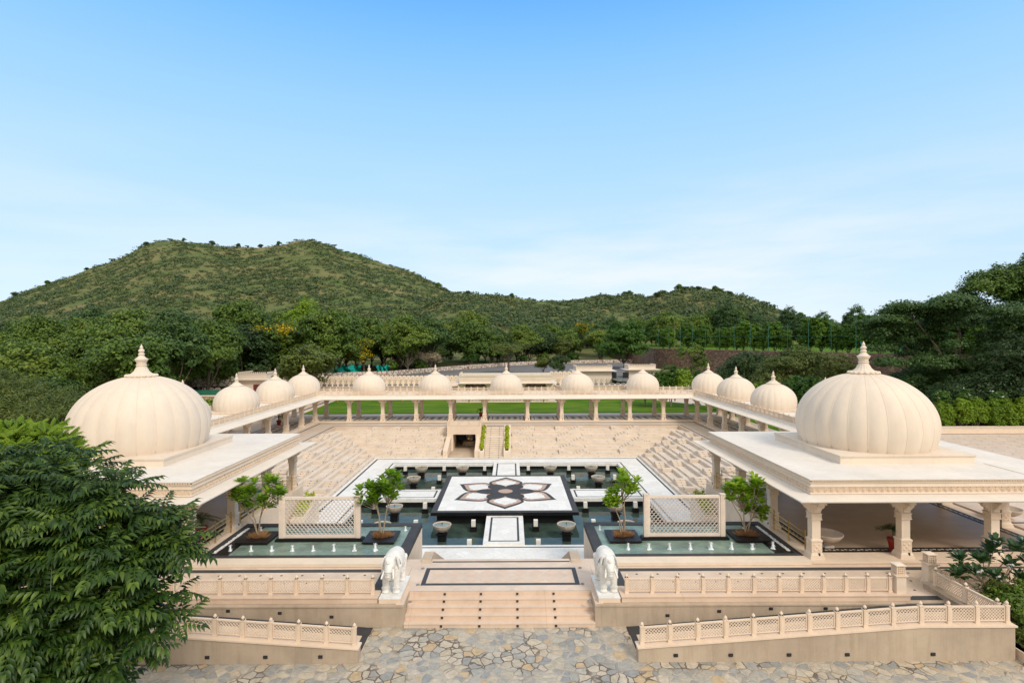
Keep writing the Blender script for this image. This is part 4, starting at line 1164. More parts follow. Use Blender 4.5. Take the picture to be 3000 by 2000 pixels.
def gallery(kind, label):
    if kind == 'back': x0, x1, y0, y1 = -26.0, 24.85, 59.7, 64.3
    elif kind == 'left': x0, x1, y0, y1 = -26.0, -21.3, 34.3, 59.7
    else: x0, x1, y0, y1 = 20.2, 24.85, 34.3, 59.7
    t = thing('colonnade', label, 'colonnade', ((x0 + x1) / 2, (y0 + y1) / 2, ZF), 0, 'domed colonnades round the court')
    off = Vector(t.location)
    def U(b, nm, mt, sm=False): return under(b.build(nm, mt, None, smooth=sm), t)
    b = MB()
    if kind == 'back': b.box(x0 - .1, x1 + .1, 59.75, 64.4, ZF - .03, ZF + .1)
    elif kind == 'left': b.box(x0 - .1, -21.32, 34.35, 59.75, ZF - .03, ZF + .099)
    else: b.box(20.22, x1 + .1, 34.35, 59.75, ZF - .03, ZF + .099)
    U(b, 'floor_plinth', 'cream')
    zf = ZF + .105
    b = MB()
    if kind == 'back':
        for a, c in zip(PXS, PXS[1:]): floor_pattern(b, a + .3, c - .3, 60.35, 63.75, zf)
    else:
        xa, xb = (x0 + .75, x1 - .75)
        for i in range(6): floor_pattern(b, xa, xb, 36.95 + 3.85 * i, 36.95 + 3.85 * (i + 1) - .25, zf)
    U(b, 'floor_inlay', 'slate')
    # roof
    b = MB()
    b.box(x0, x1, y0, y1, 3.52, 3.84); b.box(x0 + .02, x1 - .02, y0 + .02, y1 - .02, 3.36, 3.52)
    U(b, 'roof_slab', 'roofwhite')
    # eaves
    b = MB()
    def eave(pts_in, pts_out):
        zi, zo, th = 3.72, 3.53, .05
        for (a, c) in zip(range(len(pts_in) - 1), range(1, len(pts_in))):
            I0, I1, O0, O1 = pts_in[a], pts_in[c], pts_out[a], pts_out[c]
            v = [(*I0, zi), (*I1, zi), (*O1, zo), (*O0, zo), (*I0, zi - th), (*I1, zi - th), (*O1, zo - th), (*O0, zo - th)]
            b.add(v, [(3, 2, 1, 0), (4, 5, 6, 7), (2, 3, 7, 6), (0, 3, 7, 4), (1, 5, 6, 2)])
    e = .78
    if kind == 'back':
        eave([(-21.3, 59.7), (20.2, 59.7)], [(-21.3 + e, 59.7 - e), (20.2 - e, 59.7 - e)])
        eave([(x1, y1), (x0, y1)], [(x1 + e, y1 + e), (x0 - e, y1 + e)])
    elif kind == 'left':
        eave([(-21.3, 34.3), (-21.3, 59.7)], [(-21.3 + e, 34.3), (-21.3 + e, 59.7 - e)]); eave([(x0, 64.3), (x0, 34.3)], [(x0 - e, 64.3 + e), (x0 - e, 34.3)])
    else:
        eave([(20.2, 59.7), (20.2, 34.3)], [(20.2 - e, 59.7 - e), (20.2 - e, 34.3)]); eave([(x1, 34.3), (x1, 64.3)], [(x1 + e, 34.3), (x1 + e, 64.3 + e)])
    U(b, 'eave', 'eave')
    # pillars
    if kind == 'back':
        for x in PXS:
            p = pillar(t, x, 60.1, off, light=(0,)); p.location.z += .1
            p = pillar(t, x, 63.8, off); p.location.z += .1
        for y in (60.1, 63.8):
            for x in (-25.5, 24.4):
                p = pillar(t, x, y, off); p.location.z += .1
    else:
        xi, xo = (-21.7, -25.5) if kind == 'left' else (20.55, 24.4)
        for i in range(1, 7):
            for x in (xi, xo):
                p = pillar(t, x, 60.1 - 3.87 * i, off, light=(3,) if x == xi and kind == 'right' else ((1,) if x == xi else ())); p.location.z += .1
    zb = ZG - .02
    if kind == 'back':
        roof_rail(t, off, (-21.3, 59.85, zb), (20.2, 59.85, zb)); roof_rail(t, off, (x0 + .1, y1 - .15, zb), (x1 - .1, y1 - .15, zb))
        dm = [(-23.7, 62, 'full'), (-16.2, 62, 'full'), (-8.64, 62, 'full'), (-.55, 62, 'full'), (7.54, 62, 'short'), (15.0, 62, 'short'), (22.5, 62, 'full')]
    elif kind == 'left':
        roof_rail(t, off, (-21.45, 34.5, zb), (-21.45, 59.7, zb)); roof_rail(t, off, (x0 + .15, 34.5, zb), (x0 + .15, 64.1, zb))
        dm = [(-23.7, y, 'full') for y in (54.6, 46.9, 39.2)]
    else:
        roof_rail(t, off, (20.35, 34.5, zb), (20.35, 59.7, zb)); roof_rail(t, off, (x1 - .15, 34.5, zb), (x1 - .15, 64.1, zb))
        dm = [(22.55, y, 'full') for y in (54.5, 46.75, 39.0)]
    for x, y, fi in dm:
        b = MB(); b.box(x - 1.9, x + 1.9, y - 1.9, y + 1.9, 3.84, 3.96); b.box(x - 1.95, x + 1.95, y - 1.95, y + 1.95, 3.96, 4.0)
        U(b, 'dome_plinth', 'dome')
        d_ = make_dome(t, off, x, y, 4.0, 1.8, 2.08, 22, False, fi)
    if kind == 'back':
        for i in range(11):
            if i % 2 == 0: link('hanging_lantern', LANM, t, Vector(((PXS[i] + PXS[i + 1]) / 2, 62, 3.36)) - off)
    return t
gallery('back', 'long colonnade with small domes on its roof, across the far side of the court')
gallery('left', 'colonnade down the left side of the court, running behind the left pavilion dome')
gallery('right', 'colonnade down the right side of the court, running behind the right pavilion dome')

# ------------------------------------------------------------------ brass rails, pots, stone basins in the pavilions
def brass_rail(x0, y0, x1, y1, label, n=3):
    t = thing('brass_railing', label, 'railing', (x0, y0, ZF), 0, 'brass railings of the pavilions')
    d = Vector((x1 - x0, y1 - y0, 0))
    pm = None
    for i in range(n):
        q = d * (i / (n - 1))
        b = MB(); b.lathe([(.05, 0), (.05, .03), (.025, .05), (.025, .9), (.04, .92), (.04, .95), (.015, .97)], n=10)
        if pm is None: o = b.build('post', 'brass', t, q, smooth=40); pm = o.data
        else: link('post', pm, t, q)
    for z in (.22, .42, .62, .82):
        b = MB(); b.tube([(0, 0, z), tuple(d + Vector((0, 0, z)))], .016, 6); b.build('rail', 'brass', t, smooth=40)
    return t
for s, sd in ((1, 'right'), (-1, 'left')):
    f = (lambda x: x) if s > 0 else mirror
    x = f(12.45)
    for i, nm in enumerate(('nearest the camera', 'in the middle bay', 'in the farthest bay')):
        brass_rail(x, 22.62 + 3.6 * i + .45, x, 22.62 + 3.6 * (i + 1) - .42, 'brass railing between pillars on the pool side of the %s pavilion, %s' % (sd, nm), 3)
    for i in range(3):
        xa, xb = sorted((f(12.58 + 3.7 * i + .4), f(12.58 + 3.7 * (i + 1) - .4)))
        brass_rail(xa, 33.55, xb, 33.55, 'brass railing at the back of the %s pavilion, %s bay from the court' % (sd, ORD[i]), 3)
def potted_palm(x, y, z, label, s=1.0, n=14, seed=1):
    rr = random.Random(seed)
    t = thing('potted_palm', label, 'potted plant', (x, y, z), rr.random() * 6, 'palms in red pots')
    b = MB(); b.lathe([(.15 * s, 0), (.2 * s, .32 * s), (.24 * s, .42 * s), (.24 * s, .47 * s), (.21 * s, .47 * s), (.2 * s, .42 * s), (.01, .42 * s)], n=20); b.build('pot', 'red', t, smooth=40)
    b = MB(); b.tube([(0, 0, .4 * s), (.02, 0, .6 * s), (0, .02, .78 * s)], [.06 * s, .05 * s, .06 * s], 7); b.build('stem', 'trunk', t)
    b = MB()
    for i in range(n):
        a = 2 * PI * i / n + rr.uniform(-.2, .2); el = rr.uniform(.1, 1.2); L = rr.uniform(.55, .8) * s
        pts = []
        for k in range(7):
            q = k / 6; pts.append(Vector((math.cos(a) * math.cos(el) * L * q, math.sin(a) * math.cos(el) * L * q, .78 * s + L * q * math.sin(el) - L * .55 * q * q)))
        b.tube(pts, [.008 * s] * 7, 3, False)
        for k in range(1, 7):
            for sg in (-1, 1):
                for h_ in (0, .5):
                    p = pts[k - 1].lerp(pts[k], h_); d = (pts[k] - pts[k - 1]).normalized(); sd_ = d.cross(Vector((0, 0, 1))).normalized() * sg
                    ll = .26 * s * math.sin(PI * (k - .5 + h_) / 7.5)
                    tip = p + (sd_ * .8 + d * .55 + Vector((0, 0, -.25))) * ll; m_ = p.lerp(tip, .4); wv = d * .014 * s
                    b.add([p, m_ - wv, tip, m_ + wv], [(0, 1, 2, 3)])
    b.build('fronds', 'leaf_dark' if z > .89 and s > .9 else 'leaf_bright', t)
potted_palm(16.32, 23.2, ZF, 'palm in a red pot standing behind the second front pillar of the right pavilion', 1.15, 16, 3)
potted_palm(mirror(13.4), 25.0, ZF, 'palm in a red pot behind the brass railing of the left pavilion', 1.15, 16, 5)
potted_palm(-8.05 + 4.5 - .0 , 63.2, ZF + .1, 'small palm in a red pot under the far colonnade, in front of the lawn', 1.0, 12, 8)
potted_palm(-24.6, 57.5, ZF + .1, 'palm in a red pot under the left colonnade', 1.1, 12, 9)
potted_palm(24.2, 61.6, ZF + .1, 'palm in a red pot at the far corner of the right colonnade', 1.1, 12, 10)
def basin(x, y, label):
    t = thing('stone_basin', label, 'stone bowl', (x, y, ZF), 0, 'large stone basins')
    b = MB(); b.box(-.2, .2, -.2, .2, 0, .1); b.lathe([(.12, .1), (.14, .2), (.3, .26), (.5, .4), (.62, .55), (.64, .60), (.60, .61), (.5, .5), (.2, .42), (.01, .41)], n=48, flute=lambda a, r, z: 1 + .03 * abs(math.cos(a * 6)) * (z < .5))
    b.build('bowl', 'bowl', t, smooth=50)
basin(13.75, 23.7, 'large shallow stone basin behind the corner pillar of the right pavilion')
basin(24.6, 27.0, 'large stone basin at the right edge of the picture, beyond the pavilion pillars')

# ------------------------------------------------------------------ fountain tanks
jb = MB()
jp = [(.13, 0), (.10, .02), (.08, .06), (.068, .11), (.06, .16), (.045, .21), (.03, .26), (.01, .30)]
jb.lathe(jp, n=14, flute=lambda a, r, z: 1 + .25 * math.sin(a * 3 + z * 40) + .12 * math.sin(a * 7 - z * 60))
for i in range(34):
    a = R.random() * 6.3; q = R.uniform(.04, .15); jb.ell((q * math.cos(a), q * math.sin(a), R.uniform(0, .12) if q > .1 else R.uniform(.22, .3)), (.009, .014, .012), nu=6, nv=4)
jo = jb.build('fountain_jet', 'jet', smooth=60); JM = jo.data; bpy.data.objects.remove(jo)
ZK = .93
for s, sd in ((1, 'right'), (-1, 'left')):
    f = (lambda x: x) if s > 0 else mirror
    def X(a, c): return sorted((f(a), f(c)))
    tk = thing('fountain_tank', 'raised black-rimmed fountain tank with green water on the %s of the landing' % sd, 'fountain', (f(7.8), 24.8, ZF), 0, 'raised fountain tanks')
    x0, x1 = X(3.56, 12.19)
    b = MB(); b.box(x0, x1, 22.1, 26.9, -1.3, .78)
    b.box(x0, x1, 22.08, 22.72, .78, ZF); U_ = W(b, 'tank_wall', 'cream', tk)
    b = MB(); b.box(x0 - .006, x1 + (0), 22.72, 22.93, .70, ZK)       # front rim
    b.box(x0 - .006, x1, 26.5, 26.91, .70, ZK)
    xa, xb = X(3.55, 3.98); b.box(xa, xb, 22.93, 26.5, .70, ZK)
    xa, xb = X(11.93, 12.19); b.box(xa, xb, 22.93, 26.5, .70, ZK)
    W(b, 'black_rim', 'slate', tk)
    # inner shallow slab (dark) at the outer side, and water
    b = MB(); xa, xb = X(4.0, 11.92); b.sheet(xa, xb, 22.94, 26.49, .895)
    W(b, 'water', 'tankwater', tk)
    xa, xb = X(11.15, 11.92); b = MB(); b.box(xa, xb, 22.94, 26.49, .8, .905); W(b, 'dark_shelf', 'granite', tk)
    b = MB()
    rr = random.Random(4)
    for i in range(420):
        xx = f(11.83 + rr.uniform(-.06, .07)); yy = rr.uniform(23.2, 26.3); q = rr.uniform(.018, .034)
        b.ell((xx, yy, .915 + q * .3), (q, q * rr.uniform(.8, 1.3), q * .7), nu=6, nv=4)
    pb = b.build('white_pebbles', 'pebble', smooth=60); pb['label'] = 'line of white pebbles along the outer edge of the %s fountain tank' % sd; pb['category'] = 'pebbles'; pb['kind'] = 'stuff'
    # jali screen on black base
    sc = thing('jali_screen', 'pale stone screen with a fish-scale lattice standing in the %s fountain tank' % sd, 'screen', (f(7.84), 24.72, ZK - .03), 0, 'fish-scale stone screens')
    b = MB(); b.box(-1.98, 1.98, -.22, .22, -.1, .09); b.box(-1.93, 1.93, -.17, .17, .09, .125); b.build('black_base', 'granite', sc)
    w_, h_ = 1.84, 1.88; z0 = .125
    b = MB(); b.box(-w_ + .2, w_ - .2, -.06, .06, z0, z0 + .13); b.box(-w_ + .2, w_ - .2, -.06, .06, z0 + h_ - .15, z0 + h_ - .03)
    b.box(-w_ + .2, -w_ + .28, -.055, .055, z0 + .13, z0 + h_ - .15); b.box(w_ - .28, w_ - .2, -.055, .055, z0 + .13, z0 + h_ - .15); b.build('frame', 'screen', sc)
    for q in (-1, 1):
        b = MB(); b.box(q * (w_ - .1) - .1, q * (w_ - .1) + .1, -.1, .1, z0, z0 + h_); b.box(q * (w_ - .1) - .12, q * (w_ - .1) + .12, -.12, .12, z0 + h_, z0 + h_ + .04)
        for i in range(17):
            zz = z0 + .08 + i * .108
            b.tube([(q * (w_ - .1) + .06 * math.sin(a_ * 1.6 + i * PI), -.105, zz + .045 * math.cos(a_ * 1.6)) for a_ in (0, .8, 1.6, 2.4, 3.2)], .014, 4)
        b.build('side_post', 'screen', sc)
    b = MB()
    xw = w_ - .28; nx_ = 17; p_ = 2 * xw / nx_; zlo, zhi = z0 + .13, z0 + h_ - .15; nz = 15; rz_ = (zhi - zlo) / nz
    for j in range(nz + 1):
        for i in range(nx_ + (j % 2)):
            cxx = -xw + (i + .5) * p_ - (p_ / 2 if j % 2 else 0)
            cz_ = zlo + (j - .28) * rz_
            pts = []
            for k in range(9):
                a = PI * k / 8
                xx = cxx + p_ * .5 * math.cos(a); zz = cz_ + rz_ * 1.02 * math.sin(a)
                pts.append((xx, zz))
            for (a_, c_) in zip(pts, pts[1:]):
                if abs(a_[0]) > xw + .005 or abs(c_[0]) > xw + .005 or a_[1] < zlo - .02 or c_[1] < zlo - .02 or max(a_[1], c_[1]) > zhi + .02: continue
                dx, dz = c_[0] - a_[0], c_[1] - a_[1]; L = math.hypot(dx, dz); nx2, nz2 = -dz / L * .009, dx / L * .009
                v = []
                for yy in (-.025, .025):
                    v += [(a_[0] - nx2, yy, a_[1] - nz2), (c_[0] - nx2, yy, c_[1] - nz2), (c_[0] + nx2, yy, c_[1] + nz2), (a_[0] + nx2, yy, a_[1] + nz2)]
                b.add(v, [(0, 1, 2, 3), (7, 6, 5, 4), (0, 4, 5, 1), (2, 6, 7, 3)])
    b.build('fish_scale_lattice', 'screen', sc)
    # jets
    for i in range(8):
        o = link('fountain_jet', JM); o.location = (f(5.03 + i * .895), 23.5, .895); o.rotation_euler = (0, 0, i * 1.3); k = R.uniform(.85, 1.15); o.scale = (k * .75, k * .75, R.uniform(.75, 1.15))
        tag(o, 'white bubbling jet in the front row of the %s tank, %s from the landing' % (sd, ORD[i]), 'fountain jet', 'bubbling fountain jets')
    for i, x in enumerate((4.2, 5.65, 6.85, 7.85, 8.85, 11.1)):
        if i == 1: continue
        o = link('fountain_jet', JM); o.location = (f(x), 25.95, .895); o.scale = (.6, .6, .7); o.rotation_euler = (0, 0, i)
        tag(o, 'small bubbling jet in the back row of the %s tank, %s from the landing' % (sd, ORD[i]), 'fountain jet', 'bubbling fountain jets')

# ------------------------------------------------------------------ elephants
def remeshed(b, voxel=.022, sm=3):
    o = b.build('tmp', 'statue'); m = o.modifiers.new('r', 'REMESH'); m.mode = 'VOXEL'; m.voxel_size = voxel
    s_ = o.modifiers.new('s', 'SMOOTH'); s_.factor = .6; s_.iterations = sm
    dg = bpy.context.evaluated_depsgraph_get(); e = o.evaluated_get(dg); me = bpy.data.meshes.new_from_object(e); bpy.data.objects.remove(o)
    me.polygons.foreach_set('use_smooth', [True] * len(me.polygons)); me.update(); return me
b = MB()
b.ell((0, .08, .93), (.335, .60, .345)); b.ell((0, .42, .93), (.32, .34, .35)); b.ell((0, -.34, .96), (.30, .30, .33))
b.ell((0, -.66, 1.10), (.205, .22, .25)); b.ell((0, -.72, 1.19), (.17, .15, .15)); b.ell((-.07, -.68, 1.26), (.1, .12, .1)); b.ell((.07, -.68, 1.26), (.1, .12, .1))
b.tube([(0, -.72, 1.08), (0, -.86, 1.02), (0, -.95, .90), (0, -.97, .78), (0, -.93, .69), (0, -.84, .655), (0, -.76, .69)], [.17, .145, .12, .105, .095, .085, .07], 14)
for x in (-.19, .19):
    b.tube([(x, -.42, .95), (x, -.46, .6), (x, -.48, .35), (x, -.48, .13), (x, -.49, .0)], [.19, .145, .12, .115, .15], 14)
    b.tube([(x * 1.05, .48, .95), (x * 1.05, .52, .6), (x * 1.05, .55, .33), (x * 1.05, .53, .13), (x * 1.05, .52, .0)], [.22, .17, .125, .118, .15], 14)
b.tube([(0, .74, 1.0), (0, .82, .8), (0, .80, .5), (0, .79, .42)], [.04, .03, .025, .04], 8)
ELB = remeshed(b, .02, 4)
e_part = {}
def save(b, nm, mat='statue', sm=50):
    o = b.build(nm, mat, smooth=sm); e_part[nm] = o.data; bpy.data.objects.remove(o)
b = MB()
for sx in (-1, 1):
    rot = Matrix.Rotation(sx * .35, 3, 'Z') @ Matrix.Rotation(sx * -.18, 3, 'Y')
    b.ell((sx * .245, -.50, 1.06), (.035, .17, .26), rot)
save(b, 'ears')
b = MB()
for sx in (-1, 1): b.tube([(sx * .13, -.80, .95), (sx * .17, -.92, .86), (sx * .20, -1.02, .78), (sx * .21, -1.10, .74)], [.045, .042, .036, .022], 10)
save(b, 'tusks')
# saddle cloth: shell over back and flanks with scalloped hem and tassels
b = MB(); nu, nv = 24, 14; V = []; F = []
for j in range(nv + 1):
    y = -.28 + .86 * j / nv
    for i in range(nu + 1):
        a = -1.45 + 2.9 * i / nu
        q = math.sqrt(max(.05, 1 - ((y - .08) / .78) ** 2))
        x = .365 * q * math.sin(a); z = .94 + .385 * q * math.cos(a)
        if abs(a) > 1.1: z -= (abs(a) - 1.1) * .9; x = math.copysign(.375 * q, a)
        z -= .03 * math.sin(j * PI / 2) if i in (0, nu) else 0
        V.append((x, y, z))
for j in range(nv):
    for i in range(nu):
        k = j * (nu + 1) + i; F.append((k, k + 1, k + nu + 2, k + nu + 1))
b.add(V, F)
for j in range(nv + 1):
    for i in (0, nu): b.ell((V[j * (nu + 1) + i][0] * 1.01, V[j * (nu + 1) + i][1], V[j * (nu + 1) + i][2] - .02), (.022, .022, .04), nu=8, nv=5)
for j in (0, nv):
    b.tube([tuple(Vector(V[j * (nu + 1) + i]) * 1.0) for i in range(nu + 1)], .018, 6)
for k in range(5):
    for sx in (-1, 1): b.ell((sx * .375, -.16 + k * .15, .86), (.014, .05, .06), nu=10, nv=6)
save(b, 'saddle_cloth')
b = MB()
for sx in (-1, 1):
    for dz in (.13, .165, .2):
        b.lathe([(.118, dz - .014), (.136, dz), (.118, dz + .014)], sx * .19, -.48, 0, n=18, cap=False)
    for k in range(14):
        a = k * 2 * PI / 14; b.ell((sx * .19 + .138 * math.cos(a), -.48 + .138 * math.sin(a), .165), (.016, .016, .02), nu=6, nv=4)
    for dz in (.13, .165): b.lathe([(.12, dz - .014), (.138, dz), (.12, dz + .014)], sx * .2, .53, 0, n=18, cap=False)
save(b, 'anklets')
b = MB()
b.lathe([(.005, -.02), (.07, -.02), (.075, 0), (.05, .015), (.03, .01), (.02, .02), (.004, .025)], n=14)
o = b.build('t', 'statue'); me = o.data; me.transform(Matrix.Translation((0, -.885, 1.245)) @ Matrix.Rotation(rad(68), 4, 'X')); bpy.data.objects.remove(o); e_part['forehead_disc'] = me
b = MB()
for k, (y, z, r) in enumerate([(-.93, .94, .135), (-.955, .885, .127), (-.968, .83, .12), (-.97, .775, .115), (-.955, .725, .11), (-.92, .69, .105)]):
    pts = [(r * math.cos(t_), y - r * .95 * max(0, math.sin(t_)) * .97 + .0, z + .0) for t_ in np.linspace(.1, PI - .1, 9)]
    b.tube(pts, .008, 5)
for k in range(22):      # necklace
    a = -2.4 + 4.8 * k / 21; b.ell((.27 * math.sin(a), -.44 - .20 * math.cos(a) * .6, .86 - .12 * math.cos(a)), (.024, .02, .024), nu=8, nv=5)
save(b, 'trunk_rings_and_necklace')
for s, sd in ((1, 'right'), (-1, 'left')):
    x = 3.42 if s > 0 else -4.30
    t = thing('statue_plinth', 'low plinth with a marble top under the %s elephant' % sd, 'plinth', (x, 19.97, ZP), 0, 'elephant plinths')
    MB().box(-.38, .38, -.92, .92, .003, .15).build('base', 'lattice', t); MB().box(-.385, .385, -.925, .925, .15, .18).build('marble_slab', 'marble', t)
    el_ = thing('elephant_statue', 'white marble elephant statue with carved saddle cloth on the %s of the front stair' % sd, 'statue', (x + s * .05, 20.02, ZP + .18), 0, 'white marble elephants')
    link('body', ELB, el_)
    for nm, me in e_part.items(): link(nm, me, el_)
# floor spotlights by the elephants
b = MB(); b.lathe([(.07, 0), (.07, .02), (.05, .025), (.045, .01), (.01, .01)], n=16)
o_ = b.build('floor_light', 'greymetal', smooth=40); FLM = o_.data; bpy.data.objects.remove(o_)
for i, (x, y, lab) in enumerate([(-3.6, 19.15, 'at the top left corner of the stair'), (2.72, 19.15, 'at the top right corner of the stair'), (-3.55, 20.5, 'right of the left elephant plinth'), (2.65, 20.5, 'left of the right elephant plinth'), (-3.6, 21.95, 'behind the left elephant, by the tank'), (2.75, 21.95, 'behind the right elephant, by the tank')]):
    o = link('floor_light', FLM); o.location = (x, y, ZP + .01); tag(o, 'round floor light ' + lab, 'light', 'round floor lights')
b = MB(); b.lathe([(.32, 0), (.32, .012), (.30, .014), (.01, .014)], n=28)
o = b.build('drain_cover', 'bowl'); o.location = (4.05, 20.0, ZP + .01); tag(o, 'round stone cover with a green mark in the paving behind the right elephant plinth', 'cover')
# ------------------------------------------------------------------ lawns and far court
def px2w(px, py, z):        # survey helper: read a distance off the camera geometry (used only for planning real positions)
    Y = 1592 * (10 - z) / (py + .0042 * (px - 1500) - 993); return ((px - 1497) / 1592 * Y, Y)
b = MB(); b.flat([(-25.8, 66.5), (29.5, 66.5), (27.8, 72), (22.5, 79), (20, 84), (-26.5, 84)], ZF - .03); struct(b.build('lawn', 'lawn'))
b = MB(); b.flat([(XC + RIMX + 8.5, 33), (37.3, 33), (37.3, 66.5), (XC + RIMX + 8.5, 66.5)], ZF - .03); struct(b.build('side_lawn', 'lawn'))
b = MB(); b.box(-60, 60, 64.6, 90, .3, ZF - .06); b.box(24.4, 75, 16, 33, .1, ZF - .02); b.box(37.3, 70, 33, 52, .1, ZF - .02)
b.box(-60, -26.2, 46, 64.6, .3, ZF - .06)
b.box(15.7, 75, 16, 18.9, -.2, .3)
struct(b.build('outer_paving', 'pathpave'))
b = MB()
b.sheet(24.5, 60, 24.9, 25.15, ZF - .01); b.sheet(24.5, 60, 26.6, 26.75, ZF - .01); b.sheet(37.6, 37.8, 33, 51.4, ZF - .01); b.sheet(37.8, 70, 51.1, 51.3, ZF - .01)
for i in range(30):
    for j in range(18):
        cx, cy = 38.6 + i * .95 + (j % 2) * .47, 28.6 + j * 1.25
        if cx < 37.9: continue
        b.flat([(cx - .07, cy), (cx, cy - .07), (cx + .07, cy), (cx, cy + .07)], ZF - .012)
for k in range(9): 
    x0 = 22.5 + k * .9
    b.flat([(x0, 72.5), (x0 + .3, 72.5), (x0 + 1.4, 76.5), (x0 + 1.1, 76.5)], ZF - .04)
b.flat([(-27.0, 66.5), (-26.7, 66.5), (-27.4, 84), (-27.7, 84)], ZF - .04)
struct(b.build('dark_paving_lines', 'stripe'))
b = MB(); b.box(37.6, 75, 51.6, 52.1, .5, 1.25); tag(b.build('plaza_curb', 'lattice'), 'low peach curb along the back of the tiled plaza at the right', 'curb')
b = MB(); b.box(38, 75, 52.8, 53.1, .5, 1.32); tag(b.build('planter_wall', 'cream'), 'pale low wall below the bright hedge clumps at the right', 'wall')

# far pavilion
fp = thing('far_pavilion', 'long low cream pavilion with a toothed parapet on the far side of the lawn', 'pavilion', (-.9, 81.5, ZF))
x0, x1, y0, y1 = -7.6, 5.9, 80, 84.5
b = MB(); b.box(x0 - 1.3, x1 + 1.3, 78.6, 86, .5, ZF + .12); W(b, 'floor', 'cream', fp)
b = MB(); b.ring(x0 - .9, x1 + .9, 79.0, 85, .3, ZF + .125)
for i in range(26): b.flat([(x0 + .2 + i * .5, 79.9), (x0 + .42 + i * .5, 79.6), (x0 + .64 + i * .5, 79.9), (x0 + .42 + i * .5, 80.2)], ZF + .126)
W(b, 'floor_inlay', 'slate', fp)
b = MB(); b.box(x0, x1, y0, y1, 3.55, 4.55); b.box(x0 - .06, x1 + .06, y0 - .06, y1 + .06, 3.95, 4.02); b.box(x0 - .08, x1 + .08, y0 - .08, y1 + .08, 4.5, 4.62); b.box(x0 - .1, x1 + .1, y0 - .1, y1 + .1, 4.62, 4.72)
for i in range(34): b.box(x0 + .15 + i * .39, x0 + .4 + i * .39, y0 - .035, y0, 4.1, 4.35)
W(b, 'parapet', 'dome', fp)
b = MB()
for i in range(58): b.box(x0 + i * .235, x0 + i * .235 + .13, y0 - .08, y0 + .06, 4.72, 4.98)
b.box(x0, x1, y0 - .07, y0 + .05, 4.98, 5.04)
for i in range(18): b.box(x0 - .08, x0 + .06, y0 + .2 + i * .235, y0 + .33 + i * .235, 4.72, 4.98)
W(b, 'toothed_cresting', 'dome', fp)
b = MB(); b.box(x0 - .75, x1 + .75, y0 - .75, y1 + .75, 3.5, 3.56); W(b, 'eave', 'roofwhite', fp)
for x in (-7.3, -3.35, 1.7, 5.6):
    for y in (80.3, 84.2): p = pillar(fp, x, y, Vector(fp.location)); p.location.z += .13
b = MB(); b.box(x0 + .4, x1 - .4, 84.4, 84.6, ZF + .12, 3.5); W(b, 'back_wall', 'brownwall', fp)

# merlon wall: rounded battlements with a small loophole
def merlon_wall(xa, xb, y, z0, z1, label, w=.70, pill=False):
    t = thing('battlement_wall', label, 'wall', ((xa + xb) / 2, y, z0), 0, 'rounded battlement walls')
    b = MB(); b.box(xa, xb, y, y + .35, z0, z1 - w * .95); W(b, 'wall', 'cream', t)
    n = int((xb - xa) / w); m0 = None
    for i in range(n):
        cx = xa + (i + .5) * (xb - xa) / n
        if m0 is None:
            b = MB(); pr = [(-w * .48, 0), (w * .48, 0), (w * .48, w * .55)] + [(w * .48 * math.cos(a), w * .55 + w * .42 * math.sin(a)) for a in np.linspace(.2, PI - .2, 7)] + [(-w * .48, w * .55)]
            b.frontp(pr, -.05, .33); o = b.build('merlon', 'cream'); under(o, t); m0 = o
            o.location = (cx, y, z1 - w * .95)
            b = MB(); b.box(-.05, .05, -.056, -.04, w * .3, w * .46); h_ = b.build('loophole', 'gateblack', m0)
        else:
            o = link('merlon', m0.data); under(o, t); o.location = (cx, y, z1 - w * .95); link('loophole', h_.data, o)
    return t
merlon_wall(-34.5, -7.2, 88, 2.0, 4.15, 'cream wall with rounded battlements left of the far pavilion')
merlon_wall(6.2, 11.2, 88, 2.0, 4.75, 'cream wall with rounded battlements between the far pavilion and the gate lodge')
merlon_wall(-48.5, -45.5, 85, 0, 2.6, 'short piece of battlement wall left of the small guard house', .8)
